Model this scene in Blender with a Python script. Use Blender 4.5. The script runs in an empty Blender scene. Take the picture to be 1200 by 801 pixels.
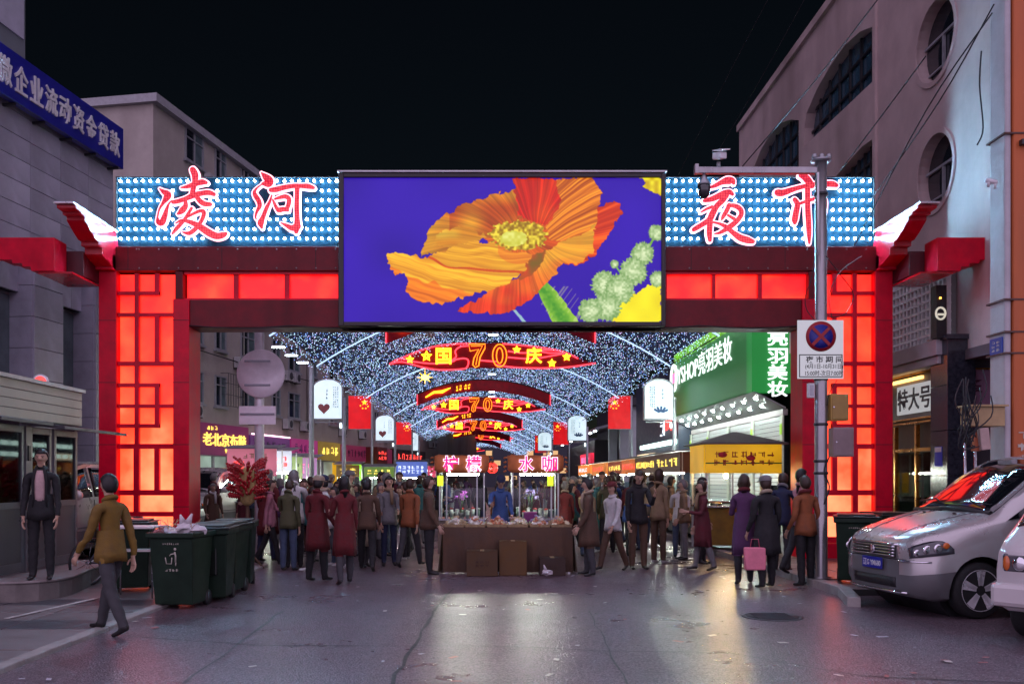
import bpy, bmesh, math, random
import numpy as np
from mathutils import Vector, Matrix

S = bpy.context.scene
COL = S.collection
R = math.radians

# ---------------------------------------------------------------- camera, world, sun, exposure
EYE = 1.65
FPX = 1100.0          # focal length in photograph pixels
CX, HY = 570.0, 560.0 # vanishing point of the street in the photograph
cam = bpy.data.cameras.new("camera"); camo = bpy.data.objects.new("camera", cam); COL.objects.link(camo)
cam.sensor_width = 36; cam.lens = 33.0
cam.shift_x = (600-CX)/1200; cam.shift_y = (HY-400.5)/1200
cam.clip_start = 0.1; cam.clip_end = 2000
camo.location = (0, 0, EYE); camo.rotation_euler = (R(90), 0, 0)
S.camera = camo

SUN_EL, SUN_AZ = 20, 186
w = bpy.data.worlds.new("World"); S.world = w; w.use_nodes = True
nt = w.node_tree
bg = nt.nodes["Background"]
sky = nt.nodes.new("ShaderNodeTexSky"); sky.sky_type = 'NISHITA'; sky.sun_disc = False
sky.sun_elevation = R(SUN_EL); sky.sun_rotation = R(SUN_AZ); sky.air_density = 1.0; sky.dust_density = 0.3
nt.links.new(sky.outputs[0], bg.inputs[0]); bg.inputs[1].default_value = 0.0009
sl = bpy.data.lights.new("moon", 'SUN'); so = bpy.data.objects.new("moon", sl); COL.objects.link(so)
sl.energy = 2.5; sl.angle = R(150); sl.color = (0.86, 0.68, 1.0)  # wide fill light added from behind the camera to lift walls and ground
az, el = R(SUN_AZ), R(SUN_EL)
sdir = Vector((math.sin(az)*math.cos(el), math.cos(az)*math.cos(el), math.sin(el)))
so.rotation_euler = sdir.to_track_quat('Z', 'Y').to_euler()
S.view_settings.view_transform = 'Standard'; S.view_settings.look = 'None'
S.view_settings.exposure = 0.35; S.view_settings.gamma = 1.0
S.render.engine = 'CYCLES'
S.cycles.use_denoising = True
S.cycles.use_light_tree = True
S.cycles.max_bounces = 6; S.cycles.diffuse_bounces = 3; S.cycles.glossy_bounces = 4; S.cycles.transmission_bounces = 6
S.cycles.sample_clamp_indirect = 4.0; S.cycles.sample_clamp_direct = 0
S.cycles.caustics_reflective = False; S.cycles.caustics_refractive = False
S.cycles.blur_glossy = 0.5

rnd = random.Random(7)
def P(x, y, Y):
    return Vector(((x-CX)/FPX*Y, Y, EYE+(HY-y)/FPX*Y))
def PX(x, Y): return (x-CX)/FPX*Y
def PZ(y, Y): return EYE+(HY-y)/FPX*Y
def GY(y): return FPX*EYE/(y-HY)      # depth of a ground point seen at image row y

# ---------------------------------------------------------------- materials
def srgb(r, g, b):
    f = lambda c: (c/255)/12.92 if c/255 <= 0.04045 else ((c/255+0.055)/1.055)**2.4
    return (f(r), f(g), f(b))
MATS = {}
def pbr(name, col, rough=0.6, metal=0.0, var=0.18, scale=6.0, bump=0.0, bscale=60.0, spec=0.5, coat=0.0, dirt=0.0, stretch=None):
    if name in MATS: return MATS[name]
    m = bpy.data.materials.new(name); m.use_nodes = True
    n = m.node_tree.nodes; l = m.node_tree.links
    b = n["Principled BSDF"]
    b.inputs["Roughness"].default_value = rough; b.inputs["Metallic"].default_value = metal
    b.inputs["Specular IOR Level"].default_value = spec
    b.inputs["Coat Weight"].default_value = coat; b.inputs["Coat Roughness"].default_value = 0.06
    tc = n.new("ShaderNodeTexCoord"); src = tc.outputs["Object"]
    if stretch:
        mp = n.new("ShaderNodeMapping"); mp.inputs["Scale"].default_value = stretch
        l.new(src, mp.inputs[0]); src = mp.outputs[0]
    nz = n.new("ShaderNodeTexNoise"); nz.inputs["Scale"].default_value = scale; nz.inputs["Detail"].default_value = 6
    nz.inputs["Roughness"].default_value = 0.65
    l.new(src, nz.inputs["Vector"])
    mr = n.new("ShaderNodeMapRange"); mr.inputs[1].default_value = 0.3; mr.inputs[2].default_value = 0.7
    mr.inputs[3].default_value = 1-var; mr.inputs[4].default_value = 1+var
    l.new(nz.outputs[0], mr.inputs[0])
    mx = n.new("ShaderNodeMix"); mx.data_type = 'RGBA'; mx.blend_type = 'MULTIPLY'; mx.inputs[0].default_value = 1
    mx.inputs[6].default_value = (*col, 1)
    l.new(mr.outputs[0], mx.inputs[7])
    out = mx.outputs[2]
    if dirt > 0:
        n2 = n.new("ShaderNodeTexNoise"); n2.inputs["Scale"].default_value = scale*0.35; n2.inputs["Detail"].default_value = 8
        mp2 = n.new("ShaderNodeMapping"); mp2.inputs["Scale"].default_value = (1, 1, 0.25); l.new(tc.outputs["Object"], mp2.inputs[0]); l.new(mp2.outputs[0], n2.inputs["Vector"])
        r2 = n.new("ShaderNodeMapRange"); r2.inputs[1].default_value = 0.5; r2.inputs[2].default_value = 0.72; r2.inputs[4].default_value = dirt
        l.new(n2.outputs[0], r2.inputs[0])
        m2 = n.new("ShaderNodeMix"); m2.data_type = 'RGBA'; m2.inputs[7].default_value = (col[0]*0.3, col[1]*0.28, col[2]*0.25, 1)
        l.new(r2.outputs[0], m2.inputs[0]); l.new(out, m2.inputs[6]); out = m2.outputs[2]
    l.new(out, b.inputs["Base Color"])
    rr = n.new("ShaderNodeMapRange"); rr.inputs[1].default_value = 0.3; rr.inputs[2].default_value = 0.7
    rr.inputs[3].default_value = max(0.02, rough*0.8); rr.inputs[4].default_value = min(1, rough*1.2)
    l.new(nz.outputs[0], rr.inputs[0]); l.new(rr.outputs[0], b.inputs["Roughness"])
    if bump > 0:
        nb = n.new("ShaderNodeTexNoise"); nb.inputs["Scale"].default_value = bscale; nb.inputs["Detail"].default_value = 4
        l.new(src, nb.inputs["Vector"])
        bp = n.new("ShaderNodeBump"); bp.inputs["Strength"].default_value = bump; bp.inputs["Distance"].default_value = 0.02
        l.new(nb.outputs[0], bp.inputs["Height"]); l.new(bp.outputs[0], b.inputs["Normal"])
    MATS[name] = m
    return m
def emit(name, col, strength, var=0.0, scale=3.0, base=None, sample=True):
    if name in MATS: return MATS[name]
    m = bpy.data.materials.new(name); m.use_nodes = True
    n = m.node_tree.nodes; l = m.node_tree.links
    b = n["Principled BSDF"]
    b.inputs["Base Color"].default_value = (*(base or [c*0.5 for c in col]), 1); b.inputs["Roughness"].default_value = 0.4
    b.inputs["Emission Color"].default_value = (*col, 1); b.inputs["Emission Strength"].default_value = strength
    if var > 0:
        tc = n.new("ShaderNodeTexCoord"); nz = n.new("ShaderNodeTexNoise"); nz.inputs["Scale"].default_value = scale; nz.inputs["Detail"].default_value = 3
        l.new(tc.outputs["Object"], nz.inputs["Vector"])
        mr = n.new("ShaderNodeMapRange"); mr.inputs[1].default_value = 0.35; mr.inputs[2].default_value = 0.65
        mr.inputs[3].default_value = strength*(1-var); mr.inputs[4].default_value = strength*(1+var)
        l.new(nz.outputs[0], mr.inputs[0]); l.new(mr.outputs[0], b.inputs["Emission Strength"])
    if not sample: m.cycles.emission_sampling = 'NONE'
    MATS[name] = m
    return m
def glass_dark(name, col=(0.01, 0.012, 0.015), rough=0.05):
    return pbr(name, col, rough, 0, 0.1, 2, spec=0.9)
def glass_clear(name, tint=(0.9, 0.95, 0.95)):
    if name in MATS: return MATS[name]
    m = bpy.data.materials.new(name); m.use_nodes = True
    n = m.node_tree.nodes; l = m.node_tree.links
    out = n["Material Output"]; n.remove(n["Principled BSDF"])
    t = n.new("ShaderNodeBsdfTransparent"); t.inputs[0].default_value = (*tint, 1)
    g = n.new("ShaderNodeBsdfGlossy"); g.inputs[1].default_value = 0.03
    fr = n.new("ShaderNodeFresnel"); fr.inputs[0].default_value = 1.45
    mx = n.new("ShaderNodeMixShader"); l.new(fr.outputs[0], mx.inputs[0]); l.new(t.outputs[0], mx.inputs[1]); l.new(g.outputs[0], mx.inputs[2])
    l.new(mx.outputs[0], out.inputs[0])
    MATS[name] = m
    return m
def image_emit(name, arr, strength=1.0):
    """a screen picture painted by this script (h, w, 3 sRGB 0..1, row 0 at the top)"""
    h, w_ = arr.shape[:2]
    im = bpy.data.images.new(name, w_, h)
    px = np.ones((h, w_, 4), dtype=np.float32); px[..., :3] = arr[::-1]
    im.pixels.foreach_set(px.ravel()); im.update()
    m = bpy.data.materials.new(name); m.use_nodes = True
    n = m.node_tree.nodes; l = m.node_tree.links
    b = n["Principled BSDF"]; b.inputs["Base Color"].default_value = (0.01, 0.01, 0.01, 1); b.inputs["Roughness"].default_value = 0.5
    t = n.new("ShaderNodeTexImage"); t.image = im
    l.new(t.outputs[0], b.inputs["Emission Color"]); b.inputs["Emission Strength"].default_value = strength
    return m

# ---------------------------------------------------------------- mesh builder
class MB:
    def __init__(s): s.v = []; s.f = []; s.mi = []; s.sm = []
    def add(s, vs, fs, m=0, sm=False):
        o = len(s.v); s.v += [tuple(p) for p in vs]
        for f in fs: s.f.append([i+o for i in f]); s.mi.append(m); s.sm.append(sm)
        return s
    def box(s, x0, x1, y0, y1, z0, z1, m=0):
        x0, x1 = min(x0, x1), max(x0, x1); y0, y1 = min(y0, y1), max(y0, y1); z0, z1 = min(z0, z1), max(z0, z1)
        return s.add([(x0,y0,z0),(x1,y0,z0),(x1,y1,z0),(x0,y1,z0),(x0,y0,z1),(x1,y0,z1),(x1,y1,z1),(x0,y1,z1)],
              [(0,3,2,1),(4,5,6,7),(0,1,5,4),(1,2,6,5),(2,3,7,6),(3,0,4,7)], m)
    def obb(s, c, a, b, d, m=0):      # centre and three half vectors
        c, a, b, d = Vector(c), Vector(a), Vector(b), Vector(d)
        return s.add([c-a-b-d, c+a-b-d, c+a+b-d, c-a+b-d, c-a-b+d, c+a-b+d, c+a+b+d, c-a+b+d],
              [(0,3,2,1),(4,5,6,7),(0,1,5,4),(1,2,6,5),(2,3,7,6),(3,0,4,7)], m)
    def beam(s, p, q, wd, ht, m=0, up=(0,0,1)):
        p, q = Vector(p), Vector(q); d = q-p; t = d.normalized(); u = t.cross(Vector(up))
        if u.length < 1e-4: u = t.cross(Vector((1,0,0)))
        u.normalize(); v = u.cross(t)
        return s.obb((p+q)/2, d/2, u*wd/2, v*ht/2, m)
    def prism(s, pts, ext, m=0, sm=False):
        n = len(pts); e = Vector(ext); a = [Vector(p) for p in pts]
        s.add(a+[p+e for p in a], [tuple(range(n))[::-1], tuple(range(n, 2*n))], m)
        o = len(s.v)-2*n
        for i in range(n):
            j = (i+1) % n; s.f.append([o+i, o+j, o+n+j, o+n+i]); s.mi.append(m); s.sm.append(sm)
        return s
    def tube(s, pts, r, n=6, m=0, closed=False, sm=True):
        pts = [Vector(p) for p in pts]; k = len(pts)
        rs = r if isinstance(r, (list, tuple)) else [r]*k
        vs = []; nrm = None
        for i, p in enumerate(pts):
            a = pts[(i-1) % k] if (closed or i > 0) else p; b = pts[(i+1) % k] if (closed or i < k-1) else p
            t = b-a
            if t.length < 1e-9: t = Vector((0,0,1))
            t.normalize()
            if nrm is None:
                nrm = t.cross(Vector((0,0,1)))
                if nrm.length < 1e-3: nrm = t.cross(Vector((1,0,0)))
            nrm = nrm - t*nrm.dot(t)
            if nrm.length < 1e-6: nrm = t.orthogonal()
            nrm.normalize(); bn = t.cross(nrm)
            for j in range(n):
                an = 2*math.pi*j/n; vs.append(p+nrm*(math.cos(an)*rs[i])+bn*(math.sin(an)*rs[i]))
        fs = []
        for i in range(k if closed else k-1):
            for j in range(n):
                a, b = i*n+j, i*n+(j+1) % n; c, d = ((i+1) % k)*n+(j+1) % n, ((i+1) % k)*n+j
                fs.append((a, b, c, d))
        s.add(vs, fs, m, sm)
        if not closed:
            o = len(s.v)-len(vs)
            s.f.append([o+j for j in range(n)][::-1]); s.mi.append(m); s.sm.append(False)
            s.f.append([o+(k-1)*n+j for j in range(n)]); s.mi.append(m); s.sm.append(False)
        return s
    def cyl(s, p, q, r, n=12, m=0, r2=None): return s.tube([p, q], [r, r if r2 is None else r2], n, m)
    def ell(s, c, rx, ry, rz, nu=10, nv=7, m=0, z0=-1.0, z1=1.0):
        c = Vector(c); vs = []; fs = []
        for i in range(nv+1):
            a = math.asin(max(-1, min(1, z0+(z1-z0)*i/nv))) if (z0 > -1 or z1 < 1) else -math.pi/2+math.pi*i/nv
            for j in range(nu):
                b = 2*math.pi*j/nu; vs.append(c+Vector((rx*math.cos(a)*math.cos(b), ry*math.cos(a)*math.sin(b), rz*math.sin(a))))
        for i in range(nv):
            for j in range(nu): fs.append((i*nu+j, i*nu+(j+1) % nu, (i+1)*nu+(j+1) % nu, (i+1)*nu+j))
        return s.add(vs, fs, m, True)
    def lathe(s, prof, c, axis='z', n=16, m=0):
        c = Vector(c); vs = []; fs = []
        for r, h in prof:
            for j in range(n):
                a = 2*math.pi*j/n
                q = (r*math.cos(a), r*math.sin(a), h) if axis == 'z' else ((r*math.cos(a), h, r*math.sin(a)) if axis == 'y' else (h, r*math.cos(a), r*math.sin(a)))
                vs.append(c+Vector(q))
        for i in range(len(prof)-1):
            for j in range(n): fs.append((i*n+j, i*n+(j+1) % n, (i+1)*n+(j+1) % n, (i+1)*n+j))
        fs.append(tuple(range(n))[::-1]); fs.append(tuple(range((len(prof)-1)*n, len(prof)*n)))
        return s.add(vs, fs, m, True)
    def build(s, name, mats, parent=None, local=False, bev=0.0, kind=None):
        me = bpy.data.meshes.new(name)
        off = Vector((0,0,0)) if (parent is None or local) else wloc(parent)
        me.from_pydata([(p[0]-off.x, p[1]-off.y, p[2]-off.z) for p in s.v], [], s.f)
        if not isinstance(mats, (list, tuple)): mats = [mats]
        for m in mats: me.materials.append(m)
        me.polygons.foreach_set("material_index", s.mi); me.polygons.foreach_set("use_smooth", s.sm)
        me.update()
        bm = bmesh.new(); bm.from_mesh(me); bmesh.ops.recalc_face_normals(bm, faces=bm.faces); bm.to_mesh(me); bm.free()
        o = bpy.data.objects.new(name, me); COL.objects.link(o)
        if parent is not None: o.parent = parent
        if bev > 0:
            b = o.modifiers.new("bevel", 'BEVEL'); b.width = bev; b.segments = 2; b.limit_method = 'ANGLE'; b.angle_limit = R(40)
        if kind: o["kind"] = kind
        return o
def wloc(o):
    v = Vector(o.location)
    while o.parent is not None: o = o.parent; v += Vector(o.location)
    return v
def thing(name, label, cat, loc=(0,0,0), rz=0.0, group=None):
    o = bpy.data.objects.new(name, None); COL.objects.link(o); o.empty_display_size = 0.2
    o.location = loc; o.rotation_euler = (0, 0, rz); o["label"] = label; o["category"] = cat
    if group: o["group"] = group
    return o
def tag(o, label, cat, group=None):
    o["label"] = label; o["category"] = cat
    if group: o["group"] = group
    return o
def struct(o): o["kind"] = "structure"; return o
def share(o, parent, loc=(0,0,0), name=None):
    c = o.copy(); COL.objects.link(c); c.parent = parent; c.location = loc
    return c
def dup(root, loc, rz=None, label=None, group=None):
    def rec(o, par):
        c = o.copy(); COL.objects.link(c)
        if par is not None: c.parent = par
        for ch in list(o.children): rec(ch, c)
        return c
    r = rec(root, None); r.location = loc
    if rz is not None: r.rotation_euler = (0, 0, rz)
    if label: r["label"] = label
    if group: r["group"] = group
    return r
# ---------------------------------------------------------------- lettering
_TC = {}
def text_data(s, bold=0.0):
    k = (s, bold)
    if k in _TC: return _TC[k]
    cu = bpy.data.curves.new("t", 'FONT'); cu.body = s; cu.resolution_u = 3; cu.offset = bold; cu.size = 1
    o = bpy.data.objects.new("t", cu); COL.objects.link(o)
    dg = bpy.context.evaluated_depsgraph_get(); dg.update()
    me = bpy.data.meshes.new_from_object(o.evaluated_get(dg))
    v = np.zeros(len(me.vertices)*3); me.vertices.foreach_get("co", v); v = v.reshape(-1, 3)
    f = [list(p.vertices) for p in me.polygons]
    bpy.data.objects.remove(o); bpy.data.curves.remove(cu); bpy.data.meshes.remove(me)
    mn, mx = v.min(0), v.max(0); v[:, :2] -= (mn[:2]+mx[:2])/2
    _TC[k] = (v, f, mx-mn)
    return _TC[k]
def text(name, s, mat, parent, O, u, v, w_=None, h=None, ext=0.012, bold=0.01, mb=None, m=0):
    """lettering laid out round O along u (reading) and v (up); size w_ x h metres"""
    vv, ff, dim = text_data(s, bold)
    sx = w_/dim[0] if w_ else None; sy = h/dim[1] if h else None
    if sx is None: sx = sy
    if sy is None: sy = sx
    u, v = Vector(u).normalized(), Vector(v).normalized(); n = u.cross(v); O = Vector(O)
    own = mb is None
    if own: mb = MB()
    pts = [O+u*(p[0]*sx)+v*(p[1]*sy) for p in vv]; k = len(pts)
    # front faces and the rim of each letter
    ed = {}
    for f in ff:
        for a, b in zip(f, f[1:]+f[:1]): ed[(a, b)] = 1
    rim = [(a, b) for a, b in ed if (b, a) not in ed]
    mb.add(pts+[p+n*ext for p in pts], [tuple(i+k for i in f) for f in ff]+[(a, b, b+k, a+k) for a, b in rim], m)
    return mb.build(name, mat, parent) if own else None
def scribble(mb, O, u, v, w_, h, cols, rows, r, m=0, ext=0.004):
    """small unreadable print: every character a few strokes"""
    u, v = Vector(u).normalized(), Vector(v).normalized(); n = u.cross(v); O = Vector(O)
    cw, ch = w_/cols, h/rows
    for i in range(cols):
        for j in range(rows):
            c = O+u*((i+.5)*cw-w_/2)+v*((j+.5)*ch-h/2)
            for k in range(r.randint(3, 5)):
                if r.random() < .5: mb.obb(c+v*(r.uniform(-.35, .35)*ch)+n*(ext*.5+k*.0006), u*cw*r.uniform(.2, .38), v*ch*.045, n*ext*.5, m)
                else: mb.obb(c+u*(r.uniform(-.3, .3)*cw)+n*(ext*.5+k*.0006), u*cw*.05, v*ch*r.uniform(.2, .4), n*ext*.5, m)
XA, YA, ZA = Vector((1,0,0)), Vector((0,1,0)), Vector((0,0,1))

# common materials
red_paint = pbr("dark_red_paint", srgb(212, 6, 46), 0.36, 0, 0.2, 3, dirt=0.3, spec=.25)
beam_paint = pbr("maroon_paint", srgb(112, 26, 34), 0.42, 0, 0.25, 4, dirt=0.5, spec=.25)
grey_metal = pbr("grey_metal", (0.35, 0.36, 0.38), 0.4, 0.7, 0.15, 8)
white_paint = pbr("white_paint", (0.72, 0.72, 0.74), 0.45, 0, 0.12, 5, dirt=0.3)
black_plastic = pbr("black_plastic", (0.012, 0.012, 0.014), 0.45, 0, 0.2, 9)
dark_metal = pbr("dark_metal", (0.05, 0.05, 0.055), 0.4, 0.6, 0.2, 7)
steel = pbr("steel", (0.55, 0.56, 0.58), 0.25, 1.0, 0.1, 5)
cable_mat = pbr("cable_rubber", (0.012, 0.012, 0.015), 0.6)

# ================================================================ THE SETTING: ground, road joints, kerbs, pavements
def asphalt_mat():
    m = bpy.data.materials.new("asphalt"); m.use_nodes = True
    n = m.node_tree.nodes; l = m.node_tree.links; b = n["Principled BSDF"]
    tc = n.new("ShaderNodeTexCoord")
    def noise(sc, det=6, ro=0.6):
        z = n.new("ShaderNodeTexNoise"); z.inputs["Scale"].default_value = sc; z.inputs["Detail"].default_value = det; z.inputs["Roughness"].default_value = ro
        l.new(tc.outputs["Object"], z.inputs["Vector"]); return z
    def mrange(src, a, c, d, e):
        r = n.new("ShaderNodeMapRange"); r.inputs[1].default_value = a; r.inputs[2].default_value = c; r.inputs[3].default_value = d; r.inputs[4].default_value = e
        l.new(src, r.inputs[0]); return r.outputs[0]
    big = noise(0.35, 5); mid = noise(2.5, 8, 0.7); fine = noise(90, 3); grit = n.new("ShaderNodeTexVoronoi"); grit.inputs["Scale"].default_value = 55
    l.new(tc.outputs["Object"], grit.inputs["Vector"])
    cr = n.new("ShaderNodeValToRGB"); cr.color_ramp.elements[0].position = 0.3; cr.color_ramp.elements[0].color = (0.062, 0.050, 0.056, 1)
    cr.color_ramp.elements[1].position = 0.75; cr.color_ramp.elements[1].color = (0.19, 0.148, 0.166, 1)
    mx = n.new("ShaderNodeMath"); mx.operation = 'MULTIPLY_ADD'; mx.inputs[1].default_value = 0.55
    l.new(mid.outputs[0], mx.inputs[0]); l.new(mrange(fine.outputs[0], 0.3, 0.7, 0.05, 0.45), mx.inputs[2]); l.new(mx.outputs[0], cr.inputs[0])
    # worn darker patches and dropped gum spots
    sp = n.new("ShaderNodeTexVoronoi"); sp.inputs["Scale"].default_value = 3.3; l.new(tc.outputs["Object"], sp.inputs["Vector"])
    spot = mrange(sp.outputs["Distance"], 0.035, 0.05, 0.45, 1.0)
    m1 = n.new("ShaderNodeMix"); m1.data_type = 'RGBA'; m1.blend_type = 'MULTIPLY'; m1.inputs[0].default_value = 1
    l.new(cr.outputs[0], m1.inputs[6]); l.new(spot, m1.inputs[7])
    l.new(m1.outputs[2], b.inputs["Base Color"])
    ro = n.new("ShaderNodeMath"); ro.operation = 'MULTIPLY_ADD'; ro.inputs[1].default_value = 0.2
    l.new(mrange(big.outputs[0], 0.35, 0.65, 0.0, 1.0), ro.inputs[0]); l.new(mrange(mid.outputs[0], 0.3, 0.7, 0.17, 0.36), ro.inputs[2]); l.new(ro.outputs[0], b.inputs["Roughness"])
    bp = n.new("ShaderNodeBump"); bp.inputs["Strength"].default_value = 0.9; bp.inputs["Distance"].default_value = 0.012
    l.new(grit.outputs["Distance"], bp.inputs["Height"]); l.new(bp.outputs[0], b.inputs["Normal"])
    b2 = n.new("ShaderNodeBump"); b2.inputs["Strength"].default_value = 0.22; b2.inputs["Distance"].default_value = 0.01; l.new(grit.outputs["Distance"], b2.inputs["Height"]); l.new(b2.outputs[0], b.inputs["Coat Normal"])
    g2 = n.new("ShaderNodeTexVoronoi"); g2.inputs["Scale"].default_value = 75; l.new(tc.outputs["Object"], g2.inputs["Vector"])
    s2 = mrange(n.new("ShaderNodeSeparateColor").outputs[0], 0, 1, .3, 2.0); sc_ = [q for q in n if q.bl_idname == 'ShaderNodeSeparateColor'][0]; l.new(g2.outputs['Color'], sc_.inputs[0])
    m3 = n.new("ShaderNodeMix"); m3.data_type = 'RGBA'; m3.blend_type = 'MULTIPLY'; m3.inputs[0].default_value = 1; l.new(m1.outputs[2], m3.inputs[6]); l.new(s2, m3.inputs[7]); l.new(m3.outputs[2], b.inputs['Base Color'])
    b.inputs["Specular IOR Level"].default_value = 0.6
    b.inputs["Coat Weight"].default_value = 0.8; b.inputs["Coat Roughness"].default_value = 0.26; b.inputs["Coat Tint"].default_value = (1, .93, .97, 1); b.inputs["Coat IOR"].default_value = 1.4
    return m
g = MB(); g.add([(-300,-40,0),(300,-40,0),(300,600,0),(-300,600,0)], [(0,1,2,3)])
struct(g.build("ground", asphalt_mat()))
seal = pbr("joint_filler", (0.012, 0.012, 0.013), 0.5, 0, 0.3, 12)
def crack(pts, wd, seed):
    r = random.Random(seed); q = []
    for a, b in zip(pts[:-1], pts[1:]):
        a, b = Vector((a[0], a[1], 0)), Vector((b[0], b[1], 0)); k = max(2, int((b-a).length/0.35))
        for i in range(k): q.append(a.lerp(b, i/k)+Vector((r.uniform(-.02, .02), r.uniform(-.02, .02), 0)))
    q.append(Vector((pts[-1][0], pts[-1][1], 0)))
    vs = []; fs = []
    for i, p in enumerate(q):
        t = (q[min(i+1, len(q)-1)]-q[max(i-1, 0)]).normalized(); nn = Vector((-t.y, t.x, 0))*wd*r.uniform(.25, .6)
        vs += [p+nn+ZA*.004, p-nn+ZA*.004]
        if i: fs.append((2*i-2, 2*i-1, 2*i+1, 2*i))
    mb = MB(); mb.add(vs, fs); struct(mb.build("road_joint", seal))
gp = lambda x, y: (PX(x, GY(y)), GY(y))
crack([gp(509, 716), gp(458, 801), (-0.75, 4.5)], 0.035, 1)
crack([gp(330, 716), gp(215, 801)], 0.03, 2)
crack([gp(150, 745), gp(310, 756), gp(600, 757), gp(700, 762), gp(860, 765)], 0.022, 3)
crack([gp(860, 765), gp(1010, 792), gp(1200, 800)], 0.02, 4)
crack([gp(690, 716), gp(735, 801)], 0.016, 5)
crack([gp(530, 690), gp(509, 716)], 0.03, 6)
# manhole cover on the road
mh = thing("manhole_cover", "round iron manhole cover sunk in the asphalt before the silver van", "manhole cover", (*gp(905, 722), 0))
c = Vector((*gp(905, 722), 0))
MB().lathe([(.36, .0), (.36, .006), (.31, .006), (.31, .004)], c, n=32).build("rim", dark_metal, mh)
mb = MB(); mb.lathe([(.305, 0), (.305, .007), (.0, .008)], c, n=28)
for i in range(-4, 5): mb.box(c.x-.22, c.x+.22, c.y+i*.055-.012, c.y+i*.055+.012, .008, .013)
mb.build("cover_plate", dark_metal, mh)

slab_mats = [pbr("paving_a", (0.20, 0.175, 0.17), 0.42, 0, 0.25, 5, bump=.25, bscale=70, dirt=.3), pbr("paving_b", (0.15, 0.135, 0.135), 0.38, 0, 0.25, 5, bump=.25, bscale=70, dirt=.3),
             pbr("paving_dark", (0.07, 0.07, 0.078), 0.35, 0, 0.2, 5, bump=.2, bscale=70)]
kerb_mat = pbr("kerb_stone", (0.34, 0.32, 0.30), 0.6, 0, 0.25, 5, bump=.3, bscale=40, dirt=.45)
def pavement(name, x0, x1, y0, y1, nx, ny, top, seed):
    r = random.Random(seed); bed = MB(); bed.box(x0, x1, y0, y1, -.05, top-.012); b = bed.build(name, pbr("paving_bed", (0.03, 0.03, 0.03), 0.7)); struct(b)
    sx, sy = (x1-x0)/nx, (y1-y0)/ny; base = []
    for k in range(3):
        mb = MB(); mb.box(-sx/2+.006, sx/2-.006, -sy/2+.006, sy/2-.006, -.02, 0); o = mb.build("paving_slab", slab_mats[k], b, local=True, bev=.006); base.append(o)
    used = [0, 0, 0]
    for i in range(nx):
        for j in range(ny):
            k = 2 if (j in (ny//2, ny//2-3) ) else r.choice((0, 0, 1)); loc = (x0+sx*(i+.5), y0+sy*(j+.5), top+r.uniform(-.004, .004))
            if not used[k]: base[k].location = loc; used[k] = 1
            else: share(base[k], b, loc)
    return b
pavement("pavement", -9.1, -4.25, 7.0, 17.6, 5, 17, 0.03, 3)
pavement("pavement", 5.12, 8.6, 13.2, 27.2, 5, 14, 0.10, 4)
def kerb(pts, wd, ht, ln, seed, lab):
    r = random.Random(seed); par = None
    for a, b in zip(pts[:-1], pts[1:]):
        a, b = Vector((a[0], a[1], 0)), Vector((b[0], b[1], 0)); k = max(1, round((b-a).length/ln)); t = (b-a).normalized()
        for i in range(k):
            p, q = a.lerp(b, i/k)+t*.006, a.lerp(b, (i+1)/k)-t*.006; z = ht+r.uniform(-.006, .006)
            mb = MB(); mb.beam(p+ZA*(z/2-.05), q+ZA*(z/2-.05), wd, z+.1)
            if par is None: par = struct(mb.build("kerb", kerb_mat, None, bev=.012))
            else: mb.build("kerb_stone", kerb_mat, par, bev=.012)
kerb([(-4.17, 6.5), (-4.17, 17.6)], .15, .045, .9, 1, "")
kerb([(4.72, 12.05), (5.03, 13.2), (5.03, 45)], .17, .12, 1.0, 2, "")
# wedge ramp stone at the end of the right kerb
mb = MB(); mb.prism([(4.62, 11.95, .004), (5.1, 11.2, .004), (5.1, 11.95, .11), (4.80, 11.95, .11)][:3], (0, .35, .0)); 
# painted line on the left pavement
line = pbr("road_paint", (0.55, 0.53, 0.5), 0.55, 0, 0.3, 10, dirt=.5)
a, b = Vector((*gp(8, 728), .04)), Vector((*gp(112, 704), .04))
mb = MB(); mb.beam(a, b, .07, .004); struct(mb.build("road_marking", line))

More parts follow.
